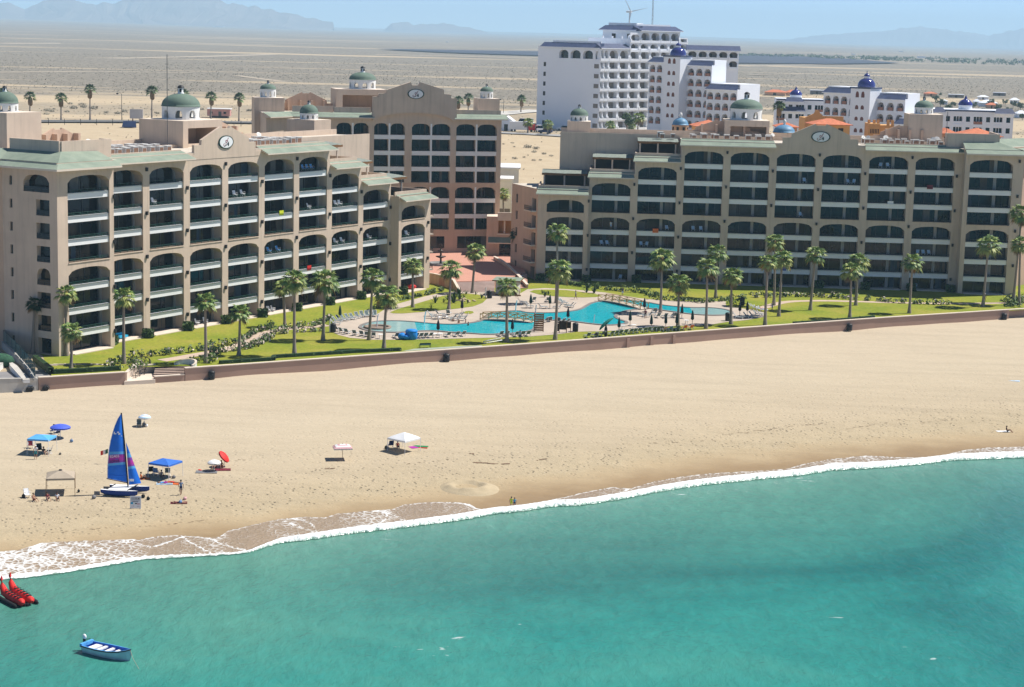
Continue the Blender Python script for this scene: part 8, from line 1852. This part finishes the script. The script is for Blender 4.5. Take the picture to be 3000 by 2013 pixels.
dish(MA @ Vector((XA(22.8), 12.5, RTA)), .75, .8, 'white satellite dish on the left block, before the big dome pavilion'); dish(MA @ Vector((XA(66), 12, RTA)), .5, .8, 'small satellite dish on the left block near the stair tower')
for u, y, r, lab in ((32.5, 7, .6, 'left one of two roof dishes just right of the right gable'), (31.3, 7.5, .6, 'right one of two roof dishes just right of the right gable'), (27.5, 8, .75, 'large white dish on the right block, midway between gable and stair tower'), (16.5, 8, .8, 'upper white dish in front of the slender domed stair tower'), (17.5, 6.5, .7, 'lower white dish in front of the slender domed stair tower'), (52, 7, .55, 'small dish just left of the right gable')): dish(MBt @ Vector((XB(u), y, ZR)), r*.75, rnd.uniform(-.5, .5), lab)
def mast(p, h, label):
    g = MB(); g.tube([(0, 0, 0), (0, 0, h)], .06, 5); g.tube([(-.3, 0, h*.9), (.3, 0, h*.9)], .03, 4); o = g.build('antenna_mast', M['mull']); o.location = p; tag(o, label, 'antenna')
mast(MA @ Vector((XA(38), 9, ZR)), 16, 'tall thin antenna rising in front of the big left dome'); mast(MBt @ Vector((XB(14.5), 8, ZR)), 7, 'thin antenna beside the slender domed stair tower of the right block')
# chairs on balconies
cg = 'chairs on the balconies'
def bal(Mx, bays, i, k, f, d, rz, m, label, ang, kk=1.):
    a, b, n, w_ = bays[i]; beach_chair(Mx @ Vector((a+(b-a)*f, -w_+d, k*FH+.14)), ang+rz, m, label, cg, 'white', kk)
for i, k, f in ((4, 6, .35), (4, 6, .6), (2, 6, .25), (6, 5, .5), (8, 3, .4), (7, 3, .3), (7, 3, .55), (5, 0, .3), (5, 0, .45), (3, 0, .35), (3, 0, .6), (9, 3, .4), (7, 5, .3), (7, 5, .45)): bal(MA, bA, i, k, f, .9, rnd.uniform(-.4, .4), M['white'], 'white chair on a balcony of the sunlit left block', angA, 1.1)
for i, k, f in ((5, 3, .3), (5, 3, .6), (6, 7, .3), (6, 7, .45), (6, 7, .6)): bal(MA, bA, i, k, f, .9, 0, M['ltblue'], 'light blue chair on a balcony of the sunlit left block', angA, 1.1)
for i, k, f in ((1, 2, .3), (1, 2, .45), (2, 2, .15), (2, 2, .27), (2, 3, .8), (3, 3, .3), (3, 3, .5), (6, 6, .7), (6, 6, .82), (7, 7, .3), (7, 7, .5), (5, 4, .7), (5, 6, .75), (8, 2, .2), (8, 2, .35), (8, 2, .5), (1, 0, .8), (8, 0, .2)): bal(MBt, bB, i, k, f, 1.0, rnd.uniform(-.5, .5), M['paleblue'], 'pale chair on a shaded balcony of the right block', angB, 1.1)
p = MA @ Vector((bA[1][0]+bA[1][2-1]*0+4.2, -bA[1][3]+.9, .15)); g = MB(); g.box(-1, 1, -.4, .4, .15, .5); g.box(-1, 1, .3, .5, .5, .95); o = g.build('garden_sofa', M['cyan']); o.location = p; o.rotation_euler = (0, 0, angA); tag(o, 'turquoise sofa on a ground floor terrace of the left block', 'sofa')
p = MA @ Vector(((bA[9][0]+bA[9][1])/2+1, -bA[9][3]+.9, .15)); g = MB(); g.ell((0, 0, .5), 1.0, .5, .5, 0, 12, 6); o = g.build('red_float', M['red']); o.location = p; tag(o, 'red inflatable float on the ground terrace at the right end of the left block', 'float')
for Mx, bays, an, i, k, f, m in ((MA, bA, angA, 3, 1, .5, 'ltblue'), (MA, bA, angA, 6, 2, .4, 'red'), (MA, bA, angA, 5, 5, .6, 'yellow'), (MBt, bB, angB, 2, 3, .5, 'orange_f'), (MBt, bB, angB, 5, 1, .3, 'blue'), (MBt, bB, angB, 7, 5, .6, 'white'), (MBt, bB, angB, 8, 6, .4, 'maroon')):
    a, b, n, w_ = bays[i]; towel_ = MB(); towel_.box(-.6, .6, -.05, .02, -.35, .5); o = towel_.build('hung_towel', M[m]); o.location = Mx @ Vector((a+(b-a)*f, -w_+.18, k*FH+.04)); o.rotation_euler = (0, 0, an)
    tag(o, {'ltblue': 'light blue towel', 'red': 'red towel', 'yellow': 'yellow towel', 'orange_f': 'orange towel', 'blue': 'dark blue towel', 'white': 'white towel', 'maroon': 'maroon towel'}[m]+' hanging over a balcony rail of the '+('left' if an is angA else 'right')+' block', 'towel', 'towels on balcony rails')
# ================================================================ behind the resort
road = mat('grey_asphalt', (.16, .155, .15), .9, .1, .05)
ribbon('road', [tuple(PG(x, y).to_2d()) for x, y in ((-60, 358), (150, 359), (300, 360), (450, 361), (600, 362), (760, 364), (900, 367), (1150, 372), (1400, 378))], 9, 9.56, road, px=False) if False else None
def groundstrip(name, pts, wd, m, dz=.06):
    q = [PG(x, y) for x, y in pts]; g = MB(); l, r = [], []
    for i, p in enumerate(q):
        d = (q[min(i+1, len(q)-1)]-q[max(i-1, 0)]); d = Vector((d.x, d.y)).normalized(); n = Vector((-d.y, d.x))*wd/2
        for s, lst in ((1, l), (-1, r)): a = Vector((p.x, p.y))+n*s; lst.append((a.x, a.y, zfar(a.y)+dz+.03))
    g.grid([r, l], 0, False); return tag(g.build(name, m), kind='structure')
groundstrip('road', [(-60, 357), (150, 357.5), (300, 358), (450, 359), (600, 360), (760, 362), (900, 364), (1150, 369)], 14, road, .5)
groundstrip('road', [(1400, 388), (1480, 391), (1550, 394), (1620, 398), (1700, 403)], 9, mat('pale_asphalt', (.32, .31, .30), .9, .1, .05), .3)
trk = mat('pale_dirt_track', (.42, .355, .27), .95, .1, .02)
for q_, w_ in (([(1100, 160), (1300, 165), (1560, 172)], 40), ([(220, 96), (330, 108), (470, 115)], 60), ([(-50, 213), (250, 210), (560, 214)], 12), ([(690, 222), (760, 231), (830, 240)], 8), ([(300, 172), (560, 167), (800, 160)], 25), ([(2170, 195), (2300, 192), (2450, 189)], 20), ([(2200, 220), (2400, 216), (2640, 222)], 9), ([(0, 128), (400, 126), (800, 131)], 40)): groundstrip('dirt_track', q_, w_, trk, .25)
groundstrip('pavement', [(1440, 337), (1500, 331), (1560, 327), (1590, 325)], 16, M['concrete'], .4)
pts = [PG(x, y) for x, y in [(95+i*47, 364.5+i*.45) for i in range(16)]]
root = empty('wire_fence', pts[0], 0, 'long low wire fence on posts beside the back street', 'fence'); g = MB()
for a, b in zip(pts, pts[1:]): g.tube([a-pts[0]+Vector((0, 0, 1.6)), b-pts[0]+Vector((0, 0, 1.6))], .05, 4)
g.build('wire', M['dark'], root)
for p in pts: g = MB(); g.tube([p-pts[0]-Vector((0, 0, .3)), p-pts[0]+Vector((0, 0, 2.4))], .12, 5); g.build('post', M['dark'], root)
def lamp(px, yb, yt, label):
    b = PG(px, yb); h = PY(px, yt, b.y).z-b.z; root = empty('street_lamp', b, 0, label, 'street lamp'); g = MB(); g.tube([(0, 0, 0), (0, 0, h)], .16, 6, 0, .1); g.build('pole', M['dark'], root); g = MB(); g.tube([(0, 0, h), (-.5, 0, h+.5), (-1.6, 0, h+.4)], .08, 5); g.ell((-1.8, 0, h+.2), .5, .25, .35, 0, 8, 5); g.build('lamp_head', M['dark'], root)
lamp(357, 356, 276, 'street lamp on the back street between two palms'); lamp(1475, 333, 293, 'dark post beside the right end of the middle block')
b = PG(400, 373); Hh = PY(400, 320, b.y).z-b.z; root = empty('roadside_sign', b, 0, 'pale roadside sign board on two posts, left of the big left dome', 'sign')
for s in (-1.5, 1.5): g = MB(); g.tube([(s, 0, -.5), (s, 0, Hh)], .22, 5); g.build('post', mat('rusty_post', (.20, .09, .06), .9, .2, 1), root)
g = MB(); g.box(-2.6, 2.6, -.3, .3, Hh*.48, Hh); g.build('panel', mat('faded_sign', (.5, .48, .48), .8, .15, .2), root)
b = PG(376, 375); g = MB(); g.face([(-2.6, 0, .3), (3.2, 0, .3), (2.4, 3.2, 2.6), (-2.6, 3.2, 2.6)]); g.box(-2.5, 2.4, 3.1, 3.3, 0, 2.5); o = g.build('solar_panel', mat('solar_cells', (.02, .03, .08), .3, .2, .5)); o.location = b; tag(o, 'dark blue tilted panel on the sand behind the left block', 'panel')
b = PG(640, 346); k = b.y/CF; root = empty('mobile_home', b, R(2), 'pink mobile home on the sand behind the left block', 'mobile home'); g = MB(); w_ = 66*k; g.box(-w_/2, w_/2, 0, 6, .9, 6*k*4.2); g.build('wall', mat('faded_pink_paint', (.50, .27, .24), .8, .15, .4), root); h = 6*k*4.2
g = MB(); g.box(-w_/2-.3, w_/2+.3, -.3, 6.3, h, h+.35); g.build('roof', M['domewhite'], root); g = MB(); g.box(0, 1.3, -.06, -.01, .9, 2.9); g.build('door', M['mull'], root); g = MB(); g.box(-w_/2+1, w_/2-1, .4, 5.6, 0, .9); g.build('chassis', M['dark'], root)
for f_ in (-.32, .28): g = MB(); g.box(w_*f_-.6, w_*f_+.6, -.06, -.01, 1.9, 2.8); g.build('window', M['glass_blue'], root)
def car(p, rz, m, label, ln=4.6, ht=1.75, k=1., group='vehicles parked by the tallest white block'):
    root = empty('parked_car', p, rz, label, 'car', group); root.scale = (k,)*3; g = MB(); h = ln/2
    prof = [(-h, .35), (h, .35), (h, .8), (h-.15, .95), (h-1.2, 1.05), (-h+.1, 1.05), (-h, .9)]
    n = len(prof); a = [(x, -.88, z) for x, z in prof]; b = [(x, .88, z) for x, z in prof]; g.face(a); g.face(b[::-1])
    for i in range(n): j = (i+1) % n; g.face([a[j], a[i], b[i], b[j]])
    g.build('body', m, root); g = MB(); c = [(h-1.25, 1.05), (h-1.9, ht), (-h+.45, ht), (-h+.12, 1.05)]; a = [(x, -.80 if z < 1.2 else -.68, z) for x, z in c]; b = [(x, -y, z) for x, y, z in a]
    g.face(a); g.face(b[::-1])
    for i in range(4): j = (i+1) % 4; g.face([a[j], a[i], b[i], b[j]], 1 if i == 1 else 0)
    g.build('cabin', [M['glass_blue'], m], root)
    for x in (-h+.85, h-.85):
        for y in (-.82, .82): g = MB(); g.tube([(x, y-.1, .34), (x, y+.1, .34)], .34, 12); g.build('wheel', M['black'], root)
    return root
zp = lambda x, y: PG(1420+.2041*x, 300+.2041*y)
car(zp(770, 425), R(100), M['white'], 'white high roofed car parked by the blank white wall', 4.6, 1.95, 1.5); car(zp(870, 445), R(170), M['navy'], 'dark car beside the white high roofed car', 4.4, 1.5, 1.3); car(zp(1130, 405), R(180), M['white'], 'white car nearest the small green dome of the right block', 4.6, 1.6, 1.3)
car(zp(560, 330), R(175), M['white'], 'long white van behind the trailer', 6.0, 2.1, 1.5); car(zp(645, 375), R(160), M['maroon'], 'red and white car between trailer and palm', 4.5, 1.6, 1.4)
b = zp(510, 420); root = empty('trailer', b, 0, 'white box trailer with a red end beside the road', 'trailer', 'vehicles parked by the tallest white block'); g = MB(); g.box(-4.5, 3, -1.2, 1.2, .8, 4.2); g.build('box_body', M['white'], root); g = MB(); g.box(3.0, 6.2, -1.1, 1.1, .6, 3.0); g.build('cab', M['red'], root)
for x in (-3.5, -2.3, 4.6):
    g = MB(); g.tube([(x, -1.2, .5), (x, 1.2, .5)], .5, 12); g.build('wheel', M['black'], root)
b = zp(310, 410); root = empty('shed', b, R(-10), 'small white gabled shed left of the box trailer', 'shed'); g = MB(); g.prism([(-2.6, 0), (2.6, 0), (2.6, 5), (-2.6, 5)], 0, 4.2); g.build('wall', M['hotel_white'], root); g = MB()
g.face([(-3, -.3, 4.1), (0, -.3, 6.2), (0, 5.3, 6.2), (-3, 5.3, 4.1)]); g.face([(0, -.3, 6.2), (3, -.3, 4.1), (3, 5.3, 4.1), (0, 5.3, 6.2)]); g.face([(-2.6, -.01, 4.2), (2.6, -.01, 4.2), (0, -.01, 6.0)]); g.build('roof', M['hotel_white'], root); g = MB(); g.box(-1.0, .6, -.05, -.01, 0, 2.8); g.build('door', M['glass_teal'], root)
def lowroof(label, x0, x1, yt, yb, Y, h=3.2, dp=10):
    a = PY(x0, yb, Y); zb_ = zfar(Y); wd = (x1-x0)*Y/CF; zt = PY(x0, (yt+yb)/2, Y).z; root = empty('low_building', (a.x, Y, zb_-.1), 0, label, 'building'); g = MB(); g.box(0, wd, 0, dp, 0, zt-zb_); g.build('wall', M['domewhite'], root); g = MB(); g.box(-.4, wd+.4, -.4, dp+.4, zt-zb_, zt-zb_+.4); g.build('roof', M['white'], root); g = MB(); g.box(wd*.1, wd*.9, -.06, -.01, .3, max(.8, (zt-zb_)*.6)); g.build('opening', M['interior_grey'], root)
lowroof('low white flat roof between middle and right blocks, the farther one', 1455, 1520, 484, 502, 462, dp=14); lowroof('low white flat roof between middle and right blocks, the nearer one', 1455, 1500, 512, 540, 446, dp=8)
# small houses at the far right
hg = 'small houses beyond the resort'
def cottage(x0, x1, yt, yb, label, red=False, flat=False):
    a = PG(x0, yb); k = a.y/CF; wd = (x1-x0)*k; h = max(2.4, (yb-yt)*k*.6); root = empty('cottage', a, R(rnd.uniform(-12, 12)), label, 'house', hg); g = MB(); boxshell(g, 0, wd, 0, wd*.7, 0, h, front=True); g.build('wall', M['peach'] if red else (M['interior_grey'] if flat else M['hotel_white']), root)
    g = MB()
    if flat: g.box(-.3, wd+.3, -.3, wd*.7+.3, h, h+.4)
    else: hip(g, 0, wd, 0, wd*.7, h, (yb-yt)*k*.5, .6, 0, 1)
    g.build('roof', [M['terracotta'] if red else M['hotel_white'], M['hotel_white']], root); g = MB(); g.box(wd*.4, wd*.55, -.05, -.01, .0, min(h*.8, 2.1)); g.build('door', M['interior'], root)
for t in ((2872, 2920, 294, 312, 'white hipped cottage, largest pale roof at the far right'), (2865, 2895, 284, 293, 'small white cottage behind the largest pale roof'), (2853, 2870, 294, 308, 'narrow white cottage left of the largest pale roof'), (2960, 2985, 290, 303, 'white cottage among trees near the right edge'), (2890, 2920, 306, 318, 'red roofed cottage below the largest pale roof', True), (2780, 2822, 274, 287, 'grey flat roofed building beyond the trees', False, True), (2712, 2745, 274, 283, 'long red roofed building left of the grey flat one', True), (2240, 2300, 265, 279, 'long red walled row left of the dark trees', True), (2305, 2345, 266, 280, 'second red walled row beside the dark trees', True), (2374, 2414, 258, 276, 'grey flat building left of the onion dome hotel', False, True), (2910, 2945, 274, 281, 'low grey ruin on the far scrub', False, True), (2980, 3010, 328, 345, 'white house cut by the right edge', False), (2755, 2775, 298, 306, 'tiny white cottage under the trees'), (2680, 2700, 300, 312, 'tiny white cottage beside the onion dome hotel')): cottage(*t)
for px, y, w_ in ((2700, 168, 22), (2770, 172, 14), (2640, 150, 12), (2915, 181, 10), (2500, 158, 12), (2820, 178, 8), (2990, 182, 16), (640, 82, 30), (560, 84, 18), (380, 80, 14), (1310, 122, 8), (120, 70, 12)):
    a = P(px, y+2, 10); k = a.y/CF; g = MB(); g.box(-w_*k/2, w_*k/2, 0, w_*k*.4, 0, w_*k*.22); o = g.build('distant_shed', M['hotel_white']); o.location = a; tag(o, 'tiny pale building far out on the plain', 'building', 'far buildings on the plain')
# wind turbine and mast
Yt = 2600; hb = PY(1845, 35, Yt); gb = PY(1841, 64, Yt); zg = 9.5; root = empty('wind_turbine', (gb.x, Yt, zg), 0, 'white wind turbine behind the penthouse of the tallest white block', 'wind turbine'); g = MB(); rel = Vector((hb.x-gb.x, 0, hb.z-zg)); g.tube([(rel.x, 0, 0), (rel.x, 0, rel.z)], 1.5, 10, 0, .9); g.build('tower', M['white'], root); g = MB(); g.tube([rel+Vector((-4, 2, .3)), rel+Vector((2.5, -2, .3))], 1.5, 10); g.build('nacelle', M['white'], root)
for an, ln in ((R(118), 23), (R(14), 23), (R(-98), 21)):
    g = MB(); d = Vector((math.cos(an), -.15, math.sin(an))); n = Vector((-math.sin(an), 0, math.cos(an))); c = rel+Vector((1.5, -2.8, .3)); rows = []
    for t, w_ in ((0, .5), (.12, 1.3), (.5, .8), (1, .2)): q = c+d*ln*t; rows.append([q-n*w_*.4+Vector((0, -.15, 0)), q+n*w_*.6+Vector((0, -.15, 0)), q+n*w_*.6+Vector((0, .25, 0)), q-n*w_*.4+Vector((0, .25, 0))])
    g.grid(rows, 0, False, True); g.build('blade', M['white'], root)
b = PY(1911, 66, 1300); t_ = PY(1912, 0, 1300); root = empty('radio_mast', (b.x, 1300, 9.5), 0, 'thin lattice radio mast right of the wind turbine', 'mast'); g = MB(); h = t_.z+2-9.5
for a in range(3): g.tube([(.5*math.cos(a*2.1), .5*math.sin(a*2.1), 0), (.4*math.cos(a*2.1), .4*math.sin(a*2.1), h)], .13, 4)
for i in range(int(h/2.2)): z = i*2.2; g.tube([(.5*math.cos(i*2.1), .5*math.sin(i*2.1), z), (.5*math.cos((i+1)*2.1), .5*math.sin((i+1)*2.1), z+2.2)], .08, 4)
g.build('lattice', mat('grey_lattice', (.3, .3, .32), .6, .1), root)
